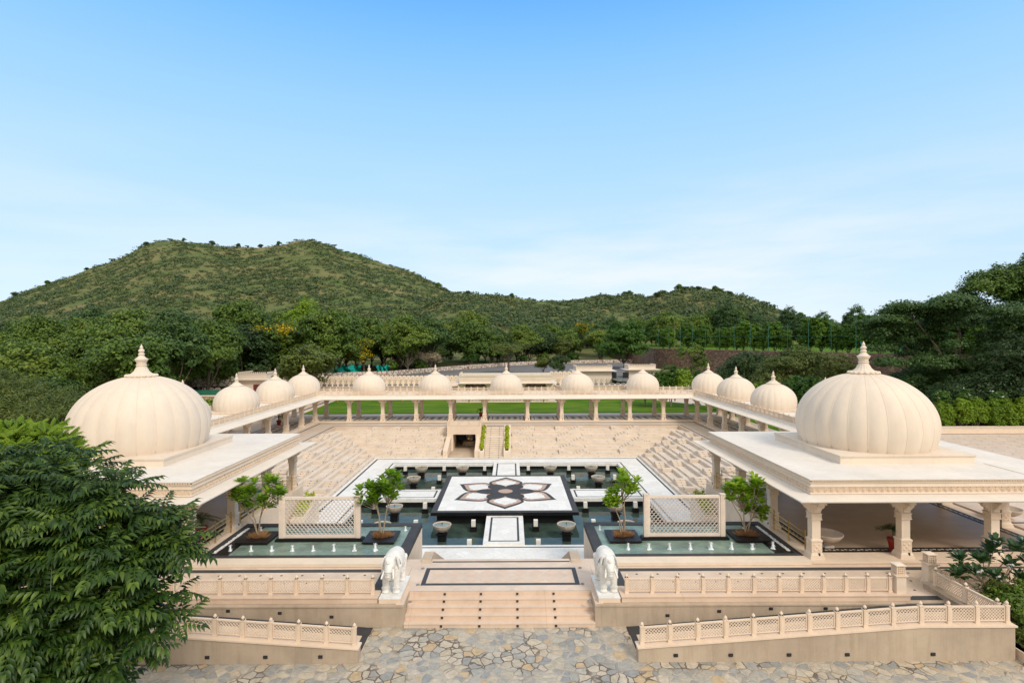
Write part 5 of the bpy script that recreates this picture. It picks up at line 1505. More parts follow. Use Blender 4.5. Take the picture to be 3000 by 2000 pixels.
# ledge with planter boxes
for (xa, xb, lab) in ((-31, -8.6, 'left of the far pavilion'), (7.0, 20.5, 'right of the far pavilion')):
    b = MB(); b.box(xa, xb, 85.5, 88, .5, 2.55); b.cm = 1; b.box(xa, xb, 85.4, 88, 2.55, 2.65)
    tag(b.build('retaining_ledge', ['rubble', 'cream']), 'stone ledge carrying the grey planter boxes, ' + lab, 'wall', 'stone ledges')
bx_ = None; rr = random.Random(3)
xs_ = [-30.4 + .86 * i for i in range(25)] + [7.4 + .86 * i for i in range(15)]
for i, x in enumerate(xs_):
    if bx_ is None:
        b = MB(); b.box(-.24, .24, -.2, .2, 0, .34); b.box(-.27, .27, -.23, .23, .29, .35); bo_ = b.build('box', 'greymetal')
        b = MB()
        for k in range(26):
            a = rr.random() * 6.3; q = rr.uniform(.1, .35); zz = rr.uniform(.4, 1.05)
            p0 = Vector((0, 0, .35)); p1 = Vector((q * math.cos(a), q * math.sin(a), zz))
            if k < 9: b.tube([p0, p1], .012, 3)
            n_ = Vector((rr.uniform(-1, 1), rr.uniform(-1, 1), rr.uniform(-1, 1))).normalized() * .07; m_ = Vector((rr.uniform(-1, 1), rr.uniform(-1, 1), .3)).normalized() * .07
            b.add([p1, p1 + n_, p1 + n_ + m_, p1 + m_], [(0, 1, 2, 3)])
        pl_ = b.build('plant', 'leaf_olive'); bx_ = (bo_.data, pl_.data); bpy.data.objects.remove(bo_); bpy.data.objects.remove(pl_)
    side = 'left of the far pavilion' if x < 0 else 'before the gate lodge'
    k_ = i if x < 0 else i - 25
    t = thing('planter_box', '%s grey planter box from the left, on the ledge %s' % (ORD[k_], side), 'planter', (x, 85.9, 2.65), 0, 'grey planter boxes on the ledge')
    link('box', bx_[0], t); link('plant', bx_[1], t)

def lodge(x0, x1, y0, y1, z0, ze, zt, label, door=None, win=None, mat='dome'):
    t = thing('guard_house', label, 'guard house', ((x0 + x1) / 2, (y0 + y1) / 2, z0))
    b = MB(); b.box(x0, x1, y0, y1, z0, ze); W(b, 'wall', mat, t)
    b = MB(); b.box(x0 - .75, x1 + .75, y0 - .75, y1 + .75, ze, ze + .07); b.box(x0 - .1, x1 + .1, y0 - .1, y1 + .1, ze - .12, ze); W(b, 'eave', 'roofwhite', t)
    b = MB(); b.box(x0 - .05, x1 + .05, y0 - .05, y1 + .05, ze + .07, zt - .22); b.box(x0 - .12, x1 + .12, y0 - .12, y1 + .12, zt - .32, zt - .22); W(b, 'parapet', 'dome', t)
    b = MB(); n = int((x1 - x0) / .3)
    for i in range(n): b.box(x0 + i * .3, x0 + i * .3 + .16, y0 - .1, y0 + .05, zt - .22, zt)
    m = int((y1 - y0) / .3)
    for i in range(m):
        for q in (x0 - .1, x1 - .05): b.box(q, q + .15, y0 + .2 + i * .3, y0 + .36 + i * .3, zt - .22, zt)
    W(b, 'toothed_cresting', 'dome', t)
    if door:
        b = MB(); b.box(door[0], door[1], y0 - .03, y0 + .02, z0, door[2]); W(b, 'door', 'door', t)
    if win:
        b = MB(); b.box(x1 - .02, x1 + .02, win[0], win[1], win[2], win[3]); W(b, 'window', 'gateblack', t)
    return t
lodge(-43.2, -38.7, 86, 91, .5, 3.75, 4.95, 'small guard house with a maroon door, beyond the left colonnade', (-40.8, -39.7, 3.0), (87.2, 88.2, 1.2, 3.0))
lodge(11.4, 17.6, 95, 99, .5, 4.35, 5.35, 'gate lodge left of the black gate, behind the small domes')
lodge(20.9, 25.6, 96.5, 100, .5, 4.45, 5.45, 'gate lodge right of the black gate, beside the brown stone wall')
b = MB()
for i in range(9): b.box(17.85 + i * .07, 17.9 + i * .07, 96 + i * .2, 96.06 + i * .2, 1.2, 4.1)
b.box(17.7, 18.6, 95.9, 95.95, 1.2, 4.05)
tag(b.build('gate_leaf', 'gateblack'), 'black gate leaf beside the left gate lodge', 'gate', 'black gate leaves')
b = MB(); b.box(19.8, 20.8, 96.3, 96.36, 1.0, 4.0)
tag(b.build('gate_leaf', 'gateblack'), 'black gate leaf beside the right gate lodge', 'gate', 'black gate leaves')
# green roofed shed and stone wall at the left
sh_ = thing('shed', 'small shed with a green sheet roof beyond the left dome', 'shed', (-44.5, 79, .5))
b = MB(); b.box(-47.4, -42.2, 78, 81, .5, 2.1); W(b, 'wall', 'dome', sh_)
b = MB(); b.side([(77.4, 2.05), (79.6, 2.75), (81.6, 2.2), (81.6, 2.14), (79.6, 2.68), (77.4, 1.98)], -47.9, -41.6); W(b, 'roof', 'shedroof', sh_)
b = MB(); b.box(-44.5, -28.5, 72.0, 72.4, 0, 2.6); b.cm = 1; b.box(-44.5, -28.5, 71.95, 72.45, 2.6, 2.7)
tag(b.build('rubble_wall', ['rubble', 'cream']), 'pinkish rubble wall beyond the left colonnade, in front of the green-roofed shed', 'wall')
b = MB()
P0 = [(-46, 55), (-30.5, 44)]
b.prism([(-52, 44), (-37.2, 52.2), (-37.4, 52.6), (-52.2, 44.4)], 0, 1.5); b.cm = 1; b.prism([(-52, 43.9), (-37.1, 52.1), (-37.4, 52.7), (-52.3, 44.5)], 1.5, 1.6)
tag(b.build('rubble_wall', ['rubble', 'cream']), 'rubble wall with a white coping at the far left, beside the big left dome', 'wall')
gp = thing('garden_post', 'pale stone post with an urn top in the rail fence at the far left', 'post', (-50.5, 62, .2))
b = MB(); b.box(-.28, .28, -.28, .28, 0, 1.5); b.lathe([(.2, 1.5), (.2, 1.6), (.42, 1.75), (.5, 1.95), (.45, 1.97)], n=16); b.build('post', 'cream', gp)
rf = MB()
for z in (.8, 1.05, 1.3): rf.box(-60, -51, 61.95, 62.05, z, z + .06)
for z in (.8, 1.05, 1.3): rf.box(-50, -44, 61.95, 62.05, z, z + .06)
for x in range(-60, -44, 2): rf.box(x, x + .1, 61.9, 62.0, .2, 1.4)
tag(rf.build('rail_fence', 'stem'), 'low three-rail fence at the far left below the trees', 'fence')
b = MB(); b.box(-62, -46, 66, 66.6, 0, 2.2); tag(b.build('dry_stone_wall', 'brownwall'), 'dark dry stone wall behind the rail fence at the far left', 'wall')

# road and its walls
b = MB(); b.flat([(-26, 97.5), (17.5, 99), (17.5, 88.5), (20.6, 88.5), (20.7, 101), (27, 104), (33.8, 131), (34, 160), (28.9, 157), (10, 152.5), (-1.5, 141), (-14.8, 120.5), (-23, 105)], 3.02)
struct(b.build('road', 'asphalt'))
rwp = [(-60, 92), (-46, 96), (-34.8, 101), (-24, 106), (-15.3, 121.5)]
rwq = [(-15.3, 121.5), (-8, 133), (-1.8, 142.5), (10, 154), (29, 159), (36, 161)]
for pts, mt_, lab in ((rwp, 'redcrack', 'stained white wall along the road, lower left stretch'), (rwq, 'redcrack', 'white roadside wall with red stone joints, curving up to the right')):
    b = MB()
    for (a, c) in zip(pts, pts[1:]):
        d = Vector((c[0] - a[0], c[1] - a[1])).normalized(); n = Vector((-d.y, d.x)) * .4
        b.prism([a, c, (c[0] + n.x, c[1] + n.y), (a[0] + n.x, a[1] + n.y)], 2.0, 3.85)
    tag(b.build('roadside_wall', mt_), lab, 'wall', 'roadside walls')
for (x0_, x1_, y_, z0_, z1_, lab) in ((-37.5, -29.5, 107, 3.2, 5.1, 'left and longer'), (-26.8, -24.2, 108, 3.5, 5.0, 'right and smaller')):
    b = MB(); n = 16; V = []; F = []
    for i in range(n + 1):
        for j in range(5):
            t_ = i / n; V.append((x0_ + (x1_ - x0_) * t_, y_ + .5 * math.sin(i * 1.3 + j), z0_ + (z1_ - z0_) * j / 4 * (.65 + .35 * abs(math.sin(i * .9)))))
    for i in range(n):
        for j in range(4): k = i * 5 + j; F.append((k, k + 5, k + 6, k + 1))
    b.add(V, F); o = b.build('shade_net', 'netgreen'); so = o.modifiers.new('s', 'SOLIDIFY'); so.thickness = .03
    tag(o, 'turquoise shade net hanging behind the battlement wall, %s piece' % lab, 'net', 'turquoise shade nets')

# brown rubble retaining wall and the plateau behind it
wall_pts = [(34.9, 133), (44, 108), (54.7, 81), (64, 62), (78, 44)]
b = MB()
for (a, c) in zip(wall_pts, wall_pts[1:]):
    d = Vector((c[0] - a[0], c[1] - a[1])).normalized(); n = Vector((-d.y, d.x)) * .8
    b.prism([a, c, (c[0] + n.x, c[1] + n.y), (a[0] + n.x, a[1] + n.y)][::1], 0, 7.6)
b.prism([(34.9, 133), (35.6, 133.4), (38, 175), (37, 175)], 0, 7.6)
tag(b.build('rubble_retaining_wall', 'brownwall'), 'tall brown rubble retaining wall below the fenced playing field', 'wall')
b = MB(); b.prism([(35.2, 134), (44.6, 108.5), (55.2, 81.5), (64.5, 62.5), (79, 44.2), (260, 44), (260, 260), (42, 260)], 0, 7.45); struct(b.build('upper_field', 'lawn'))
fe = thing('field_fence', 'tall green mesh fence posts along the top of the brown rubble wall', 'fence', (36, 133, 7.5))
def along(pts, n):
    seg = [math.dist(a, c) for a, c in zip(pts, pts[1:])]; T = sum(seg); out = []
    for i in range(n):
        s = T * i / (n - 1)
        for (a, c, L) in zip(pts, pts[1:], seg):
            if s <= L + 1e-6: out.append((a[0] + (c[0] - a[0]) * s / L, a[1] + (c[1] - a[1]) * s / L)); break
            s -= L
    return out
fp_ = along([(x + 1.3, y + .5) for x, y in wall_pts[:4]], 19)
for x, y in fp_:
    b = MB(); b.box(x - .035, x + .035, y - .035, y + .035, 7.4, 12.6); W(b, 'post', 'fencegreen', fe)
for z in (10.3,):
    b = MB()
    for a, c in zip(fp_, fp_[1:]): b.tube([(*a, z), (*c, z)], .022, 4)
    W(b, 'rail', 'fencegreen', fe)
b = MB(); b.box(72, 84, 112, 112.1, 7.5, 11.5); tag(b.build('windscreen_net', 'netgreen'), 'turquoise mesh screen across the playing field behind the big right dome', 'net')

# ------------------------------------------------------------------ terrain and hills
def sstep(t): t = np.clip(t, 0, 1); return t * t * (3 - 2 * t)
def ridge_fn(pts, Yr):
    xs = [(p[0] * 1.2755 - 1497) / 1592 * Yr for p in pts]; hs = [10 + (993 - p[1] * 1.2755) / 1592 * Yr for p in pts]
    return xs, hs
big = [(-900, 800), (-500, 760), (-200, 712), (-60, 695), (0, 688), (60, 666), (150, 634), (250, 598), (300, 579), (330, 562), (360, 552), (400, 546), (450, 556), (500, 560), (560, 567), (600, 567), (640, 560), (680, 552), (720, 549), (760, 560), (800, 577), (850, 593), (900, 609), (950, 627), (1000, 650), (1040, 670), (1100, 700), (1200, 745), (1400, 790)]
mid = [(700, 800), (850, 760), (950, 715), (1030, 680), (1060, 673), (1120, 673), (1200, 684), (1300, 691), (1400, 688), (1450, 682), (1500, 688), (1600, 690), (1700, 705), (1800, 735), (1950, 760), (2300, 770), (2700, 800)]
rgt = [(1350, 780), (1440, 715), (1490, 688), (1530, 672), (1570, 663), (1600, 660), (1650, 662), (1680, 671), (1740, 693), (1780, 708), (1830, 728), (1880, 745), (2000, 762), (2400, 790)]
RID = [(ridge_fn(big, 620), 620, 240, 1.0), (ridge_fn(mid, 400), 400, 195, 1.0), (ridge_fn(rgt, 350), 350, 195, 1.0)]
def vnoise(x, y, s, seed):
    a = np.sin(x / s * 1.7 + seed) * np.cos(y / s * 1.3 + seed * 2) + .5 * np.sin(x / s * 3.9 + y / s * 2.1 + seed * 3) + .3 * np.cos(x / s * 7.3 - y / s * 6.1 + seed)
    return a / 1.8
def gz(x, y):
    x = np.asarray(x, float); y = np.asarray(y, float)
    base = .35 + 2.6 * sstep((y - 88) / 12) + 5 * sstep((y - 170) / 250)
    z = base.copy()
    for (xs, hs), Yr, Y0, k in RID:
        H = np.interp(x / np.maximum(y, 60) * Yr, xs, hs)
        t = (y - Y0) / (Yr - Y0)
        prof = np.where(t < 1, np.clip(t, 0, 1) ** 1.15, 1 - .5 * np.clip((t - 1) / 1.0, 0, 1) ** 1.2)
        hh = base + (H - 8) * prof - 0
        hh = np.where(t > 0, hh, base)
        z = np.maximum(z, hh)
    z = z + np.where(y > 190, vnoise(x, y, 38, 1.3) * np.clip((y - 190) / 200, 0, 1) * 3.0 * np.clip(1.0 - np.abs(0), 0, 1), 0)
    hole = (x > -26.0) & (x < 37) & (y > 15) & (y < 89)
    z = np.where(hole, -4, z)
    hole2 = (x > 36) & (y > 44) & (y < 250)
    z = np.where(hole2, -1, z)
    z = np.where((y < 60) & ~hole, -.35, z)
    return z
def grid_mesh(name, xs, ys, mat):
    X, Y = np.meshgrid(xs, ys); Z = gz(X, Y)
    co = np.stack([X, Y, Z], -1).reshape(-1, 3)
    nx, ny = len(xs), len(ys)
    i = np.arange((ny - 1) * (nx - 1)); r = i // (nx - 1); c = i % (nx - 1); k = r * nx + c
    F = np.stack([k, k + 1, k + nx + 1, k + nx], -1)
    return np_mesh(name, co, F, mat, True)
def np_mesh(name, co, F, mat, smooth=False):
    me = bpy.data.meshes.new(name)
    m = F.shape[1]
    me.vertices.add(len(co)); me.vertices.foreach_set('co', co.astype(np.float32).ravel())
    me.loops.add(F.size); me.loops.foreach_set('vertex_index', F.astype(np.int32).ravel())
    me.polygons.add(len(F)); me.polygons.foreach_set('loop_start', (np.arange(len(F)) * m).astype(np.int32))
    me.polygons.foreach_set('loop_total', np.full(len(F), m, np.int32))
    if smooth: me.polygons.foreach_set('use_smooth', [True] * len(F))
    me.materials.append(M[mat]); me.update(calc_edges=True); me.validate()
    return me
xs = np.concatenate([np.linspace(-2500, -700, 19)[:-1], np.linspace(-700, -120, 97)[:-1], np.linspace(-120, 140, 131)[:-1], np.linspace(140, 600, 78)[:-1], np.linspace(600, 2500, 20)])
ys = np.concatenate([np.linspace(-400, 0, 5)[:-1], np.linspace(0, 190, 96)[:-1], np.linspace(190, 900, 119)[:-1], np.linspace(900, 3500, 20)])
struct(link('hills', grid_mesh('hills', xs, ys, 'hill')))
# ------------------------------------------------------------------ foliage
rng = np.random.default_rng(11)
def rand_dirs(n, rg=rng):
    v = rg.normal(size=(n, 3)); return v / np.linalg.norm(v, axis=1, keepdims=True)
def leaf_quads(cen, nrm, size, rg=rng, asp=.55, jitter=.5):
    """bent diamond leaves: centres, approximate normals"""
    n = len(cen)
    nrm = nrm + rg.normal(size=(n, 3)) * jitter; nrm /= np.linalg.norm(nrm, axis=1, keepdims=True)
    u = np.cross(nrm, rand_dirs(n, rg)); u /= np.linalg.norm(u, axis=1, keepdims=True) + 1e-9
    v = np.cross(nrm, u)
    s = (size * rg.uniform(.6, 1.3, n))[:, None]
    A = cen - u * s; B = cen - v * s * asp; C = cen + u * s; D = cen + v * s * asp
    co = np.stack([A, B, C, D], 1).reshape(-1, 3)
    F = np.arange(4 * n).reshape(-1, 4)
    return co, F
def crown_points(lobes, nclump, per, csize, rg=rng, flat=.6, inner=.15):
    """lobes: (cx,cy,cz,rx,ry,rz); clumps sit near the lobe surfaces, leaves around each clump"""
    W_ = np.array([l[3] * l[4] + l[3] * l[5] for l in lobes]); W_ = W_ / W_.sum()
    idx = rg.choice(len(lobes), nclump, p=W_); L = np.array(lobes)[idx]
    d = rand_dirs(nclump, rg); d[:, 2] = np.where(d[:, 2] < -.35, -d[:, 2] * .6, d[:, 2])
    d /= np.linalg.norm(d, axis=1, keepdims=True)
    r = np.where(rg.random(nclump) < inner, rg.uniform(.3, .8, nclump), rg.uniform(.80, 1.2, nclump))
    cc = L[:, :3] + d * L[:, 3:] * r[:, None]
    cs = csize * rg.uniform(.6, 1.4, nclump)
    k = np.repeat(np.arange(nclump), per)
    o = rand_dirs(len(k), rg) * (rg.random(len(k)) ** .45)[:, None]
    o[:, 2] *= flat
    cen = cc[k] + o * cs[k][:, None]
    nr = d[k] * .7 + o * .6 + np.array([0, 0, .55])
    return cen, nr, cc
def trunk_mb(h, r, lobes, seed, nb=9, lean=.3):
    rr = random.Random(seed); b = MB()
    top = Vector((rr.uniform(-lean, lean), rr.uniform(-lean, lean), h))
    b.tube([(0, 0, -.6), (0, 0, 0), tuple(top * .5 + Vector((rr.uniform(-.15, .15), 0, 0))), tuple(top)], [r * 1.5, r * 1.1, r * .85, r * .6], 8)
    for i in range(nb):
        l = lobes[i % len(lobes)]
        e = Vector((l[0] + rr.uniform(-.6, .6) * l[3], l[1] + rr.uniform(-.6, .6) * l[4], l[2] + rr.uniform(-.3, .5) * l[5]))
        s = top * rr.uniform(.55, 1)
        m = s.lerp(e, .5) + Vector((rr.uniform(-.4, .4), rr.uniform(-.4, .4), -.1))
        b.tube([tuple(s), tuple(m), tuple(e)], [r * .5, r * .3, r * .08], 6)
    return b
def make_tree_kind(seed, H, Rx, mat, nclump, per, csize, leaf, lobesn=6, th=.38, flat=.6, trunkr=.22, umbrella=False, extra=None, asp=.55):
    rg = np.random.default_rng(seed); rr = random.Random(seed)
    lobes = []
    cz = H * (th + (1 - th) * .5); rz = H * (1 - th) * .5
    if umbrella:
        for i in range(lobesn):
            a = 2 * PI * i / lobesn + rr.uniform(-.4, .4); q = Rx * rr.uniform(.3, .65)
            lobes.append((q * math.cos(a), q * math.sin(a), H * rr.uniform(.72, .92), Rx * rr.uniform(.35, .55), Rx * rr.uniform(.35, .55), H * .10))
    else:
        lobes.append((0, 0, cz + rz * .25, Rx * .62, Rx * .62, rz * .75))
        for i in range(lobesn - 1):
            a = 2 * PI * i / (lobesn - 1) + rr.uniform(-.5, .5); q = Rx * rr.uniform(.4, .62)
            lobes.append((q * math.cos(a), q * math.sin(a), cz + rz * rr.uniform(-.55, .45), Rx * rr.uniform(.36, .55), Rx * rr.uniform(.36, .55), rz * rr.uniform(.35, .6)))
    cen, nr, cc = crown_points(lobes, nclump, per, csize, rg, flat)
    co, F = leaf_quads(cen, nr, leaf, rg, asp)
    cm = np_mesh('crown', co, F, mat)
    ex = None
    if extra:
        mt_, n_, sz = extra
        k = rg.integers(0, len(cc), 40); sel = cc[k]
        c2 = np.repeat(sel, n_ // 40, 0); c2 = c2 + rg.normal(size=c2.shape) * csize * .6 + np.array([0, 0, .1])
        co, F = leaf_quads(c2, np.tile([0, -.3, 1.], (len(c2), 1)), sz, rg, .8); ex = (mt_, np_mesh('blossom', co, F, mt_))
    tm = trunk_mb(H * th, trunkr, lobes, seed).build('trunk', 'trunk', smooth=50); t_ = tm.data; bpy.data.objects.remove(tm)
    return (cm, t_, ex)
def plant_tree(kind, x, y, z, s, rz, label, name='broadleaf_tree', cat='tree', group=None, sz=None):
    t = thing(name, label, cat, (x, y, z), rz, group); t.scale = (s, s, sz or s)
    link('crown', kind[0], t); link('trunk', kind[1], t)
    if kind[2]: link('blossom', kind[2][1], t)
    return t
K = {}
K['a'] = make_tree_kind(101, 11, 5.0, 'leaf_forest', 380, 34, .95, .24, th=.16)
K['b'] = make_tree_kind(102, 9.5, 4.6, 'leaf_forest', 340, 34, .9, .24, lobesn=8, th=.14)
K['c'] = make_tree_kind(103, 12, 4.4, 'leaf_bluegreen', 360, 34, .85, .22, lobesn=7, th=.16)
K['d'] = make_tree_kind(104, 9, 5.4, 'leaf_dark', 360, 34, .9, .24, lobesn=7, th=.12)
K['e'] = make_tree_kind(105, 7.5, 4.2, 'leaf_olive', 260, 34, .8, .22, th=.15)
K['f'] = make_tree_kind(106, 8, 4.4, 'leaf_bright', 300, 34, .8, .22, lobesn=7, th=.15)
K['y'] = make_tree_kind(107, 9, 4.0, 'leaf_forest', 280, 34, .8, .22, th=.15, extra=('flower_y', 2200, .17))
K['u'] = make_tree_kind(108, 7, 5.2, 'leaf_olive', 200, 32, .75, .16, lobesn=9, umbrella=True, th=.55)
K['lime'] = make_tree_kind(109, 12, 3.4, 'leaf_lime', 260, 34, .7, .17, lobesn=7, th=.25)
desc = {'a': 'tall mid-green tree', 'b': 'rounded mid-green tree', 'c': 'tall blue-green tree', 'd': 'spreading dark green tree', 'e': 'small olive-green tree', 'f': 'bright green tree', 'y': 'green tree dotted with yellow blossom', 'u': 'flat-topped thorn tree', 'lime': 'tall lime-green tree'}
# special, recognisable trees ------------------------------------------------
SP = [ # kind, px, Y, base z, scale, label
 ('lime', 892, 118, 3, 1.32, 'tall lime-green tree rising above the yellow-blossoming tree, left of centre'),
 ('y', 800, 104, 2.5, 1.18, 'dark tree covered with yellow blossom, below the tall lime-green tree'),
 ('y', 1118, 135, 3, 1.15, 'yellow-blossoming tree above the white roadside wall, in the middle of the forest edge'),
 ('y', 1045, 112, 3, .80, 'low yellow-blossoming tree just behind the turquoise nets'),
 ('y', 1320, 175, 6, 1.0, 'far yellow-blossoming tree high in the forest left of centre'),
 ('y', 1715, 200, 7, 1.0, 'distant tree with sparse yellow blossom above the road'),
 ('f', 1830, 128, 3, 1.40, 'big bright green tree leaning over the road at the corner of the brown wall'),
 ('e', 895, 80, .5, 1.12, 'olive-green tree right behind the corner dome of the left colonnade'),
 ('d', 700, 98, 1, 1.25, 'dense dark tree behind the small guard house'),
 ('c', 545, 92, .5, 1.1, 'dark blue-green tree between the big left dome and the guard house'),
 ('f', 160, 62, .2, .72, 'bright green low tree above the rail fence at the far left'),
 ('u', 1490, 112, 3, .85, 'sparse flat-topped thorn tree beside the road, behind the far pavilion'),
 ('d', 1640, 106, 3, .42, 'small dark round bush-like tree beside the road, left of the gate lodge'),
 ('e', 1590, 108, 3, .42, 'small olive tree by the road next to the dark round one'),
]
for k, px, Y, z, s, lab in SP:
    plant_tree(K[k], (px - 1497) / 1592 * Y, Y, z, s, R.uniform(0, 6), lab, {'u': 'thorn_tree'}.get(k, 'broadleaf_tree'))
# forest -----------------------------------------------------------------
rr = random.Random(21)
cnt = 0
placed = []
def forest(xa, xb, ya, yb, n, kinds, smin, smax, where, mind=4.5, cond=None):
    global cnt
    tries = 0; m = 0
    while m < n and tries < n * 40:
        tries += 1
        x, y = rr.uniform(xa, xb), rr.uniform(ya, yb)
        if cond and not cond(x, y): continue
        if any(k_ in ('lime', 'y') and abs(x / y - (p_ - 1497) / 1592) < .026 and y < Y_ + 2 for k_, p_, Y_, *_r in SP): continue
        if any((x - a) ** 2 + (y - c) ** 2 < mind ** 2 for a, c in placed): continue
        placed.append((x, y)); k = rr.choice(kinds); s = rr.uniform(smin, smax)
        z = float(gz(x, y))
        if x > 36 and y < 250 and y > 44: z = 7.4
        plant_tree(K[k], x, y, max(z, -.3), s, rr.uniform(0, 6.28), '%s %s' % (desc[k], where), {'u': 'thorn_tree'}.get(k, 'broadleaf_tree'), 'tree', '%s trees %s' % ({'a': 'mid-green', 'b': 'rounded', 'c': 'blue-green', 'd': 'dark', 'e': 'olive', 'f': 'bright green', 'y': 'yellow-blossomed', 'u': 'thorn', 'lime': 'lime'}[k], where), sz=s * rr.uniform(.85, 1.1))
        m += 1; cnt += 1
# left front edge of the wood
forest(-105, -46, 68, 105, 38, 'abcbfae', .85, 1.12, 'at the near left wood edge', 5.5)
forest(-46, -34, 100, 112, 5, 'abd', .9, 1.1, 'behind the turquoise nets', 5)
forest(-110, -28, 108, 150, 44, 'aabbcdfe', .95, 1.3, 'inside the left wood', 6)
forest(-150, -10, 150, 205, 52, 'aabcdef', .85, 1.2, 'below the big hill', 7)
def above_wall(x, y): 
    yw = np.interp(x, [-34, -24, -15.3, -8, -1.8, 10, 29, 36], [103, 108, 124, 136, 146, 158, 164, 166]); return y > yw
forest(-28, 36, 108, 175, 44, 'aabbcdfe', .85, 1.2, 'behind the white roadside wall', 5.5, above_wall)
forest(-10, 90, 176, 225, 36, 'aabcdef', .75, 1.05, 'at the foot of the right hill', 7)
forest(42, 120, 150, 215, 28, 'abcdf', .7, .95, 'beyond the playing field', 7)
# columnar hedge trees along the field fence
K['col'] = make_tree_kind(120, 5.6, 1.5, 'leaf_fresh', 190, 30, .5, .17, lobesn=5, th=.08, trunkr=.1)
hp = along([(x + 3.0, y + 2.5) for x, y in wall_pts[:4]], 32)
for i, (x, y) in enumerate(hp):
    if i in (2, 3, 7, 16): continue
    plant_tree(K['col'], x, y, 6.7, rr.uniform(.8, 1.2), rr.random() * 6, 'bright green column-shaped tree behind the field fence, %s from the left' % ORD[i], 'columnar_tree', 'tree', 'column trees along the field fence')
# trees in front of / over the brown wall
def custom(name, label, x, y, z, lobes, mat, nclump, per, csize, leaf, trunk_h, tr, seed, flat=.6, cat='tree', asp=.55, inner=.15, group=None, nb=12):
    rg = np.random.default_rng(seed)
    t = thing(name, label, cat, (x, y, z), 0, group)
    cen, nr, cc = crown_points(lobes, nclump, per, csize, rg, flat, inner)
    co, F = leaf_quads(cen, nr, leaf, rg, asp); link('crown', np_mesh('crown', co, F, mat), t)
    trunk_mb(trunk_h, tr, lobes, seed, nb).build('trunk', 'trunk', t, smooth=50)
    return t
custom('broadleaf_tree', 'olive-green tree before the brown wall, just left of the big right dome', 39.3, 76, .3, [(0, 0, 5.2, 3.6, 3, 2.2), (-2.5, 0, 3.6, 2.8, 2.4, 1.8), (3.2, .5, 3.4, 2.6, 2.4, 2), (1, 0, 7, 2.2, 2, 1.2)], 'leaf_olive', 420, 30, .75, .17, 3, .22, 31)
custom('broadleaf_tree', 'dark green tree in front of the brown wall, behind the right colonnade domes', 37.4, 84, .3, [(0, 0, 4.5, 4.2, 3, 2.6), (-3.2, 0, 3.2, 2.6, 2.4, 2), (2.5, 0, 5.2, 2.6, 2.4, 1.4)], 'leaf_dark', 420, 30, .75, .18, 3, .22, 32)
custom('broadleaf_tree', 'loose olive-green tree right of the big dome finial, covering part of the brown wall', 46.5, 80, .3, [(0, 0, 4.6, 3.6, 3, 2.4), (2.8, 0, 3.4, 2.8, 2.6, 2), (-2.6, 0, 3, 2.4, 2, 1.8)], 'leaf_olive', 380, 30, .8, .17, 3, .2, 33)
custom('climbing_shrub', 'straggly shrub hanging over the brown wall with a bare pale stem', 34.5, 104, 3.8, [(0, 0, 3.2, 2.6, 1.4, 1.8), (1.8, 0, 1.2, 1.6, 1.2, 1.6), (-1.6, 0, -.4, 2.2, 1.2, 1.0)], 'leaf_forest', 170, 26, .6, .17, 2.5, .12, 34, cat='shrub')
# large dark trees at the right
def envelope_lobes(seed, n, x0, x1, topf, depth, zlow, X0, Y0, Z0, rx, rz):
    """many flattened lobes filling the volume below an uneven crown line"""
    q = random.Random(seed); out = []
    for i in range(n):
        x = q.uniform(x0, x1); zt = topf(x) - Z0
        t_ = q.random() ** 1.5
        a = q.uniform(.6, 1.25); z = zt - rz * a - (zt - zlow) * t_ * .9
        out.append((x - X0, q.uniform(-depth, depth) * .8, z, rx * a, rx * a * .8, rz * a))
    return out
tf = lambda x: float(np.interp(x, [44.5, 47, 50, 54, 60, 66], [12.2, 14.0, 15.0, 14.6, 13.5, 13.0])) + .5 * math.sin(x * 2.1) + .35 * math.sin(x * 5.3)
custom('large_shade_tree', 'huge dark feathery tree spreading over the right side, in front of the brown wall', 54, 66, 0, envelope_lobes(5, 60, 45.5, 63, tf, 4, 1.5, 54, 66, 0, 2.2, .85), 'leaf_bluegreen', 3800, 34, .8, .15, 5, .4, 41, flat=.45, nb=14)
tg = lambda x: float(np.interp(x, [58, 61, 65, 69, 74, 82], [14.2, 16.6, 18.2, 19.8, 21.2, 22.0])) + .7 * math.sin(x * 1.7) + .5 * math.sin(x * 4.1)
custom('large_shade_tree', 'tall mid-green tree rising behind the huge dark one at the right', 69, 78, 1, envelope_lobes(6, 46, 60, 80, tg, 4, 4, 69, 78, 1, 2.8, 1.7), 'leaf_forest', 3000, 34, 1.0, .20, 7, .4, 42, nb=12)
custom('large_shade_tree', 'dense dark tree at the right edge, low behind the hedge clumps', 56, 58.5, 0, [(0, 0, 4.0, 6.5, 3.5, 3.2), (-6, 0, 3.2, 4.2, 3, 2.4), (6, 0, 6, 5, 4, 4.5), (0, 0, 7.5, 5, 3.5, 2.6)], 'leaf_dark', 1100, 36, .8, .14, 4, .4, 43, nb=16)
custom('broadleaf_tree', 'rounded tree on the skyline left of the huge dark tree', 63, 160, 8, [(0, 0, 8.5, 4.8, 4, 2.6), (3.5, 0, 7.2, 3.4, 3, 2), (-4, 0, 7.2, 3, 3, 1.8)], 'leaf_forest', 300, 34, .9, .24, 6, .3, 44)
custom('broadleaf_tree', 'lime-tinged small tree at the extreme right edge above the hedge', 57.5, 52, .5, [(0, 0, 9.8, 2.0, 2, 2.8), (.5, 0, 5.5, 2, 2, 2.6)], 'leaf_bright', 260, 34, .6, .13, 4, .16, 45)
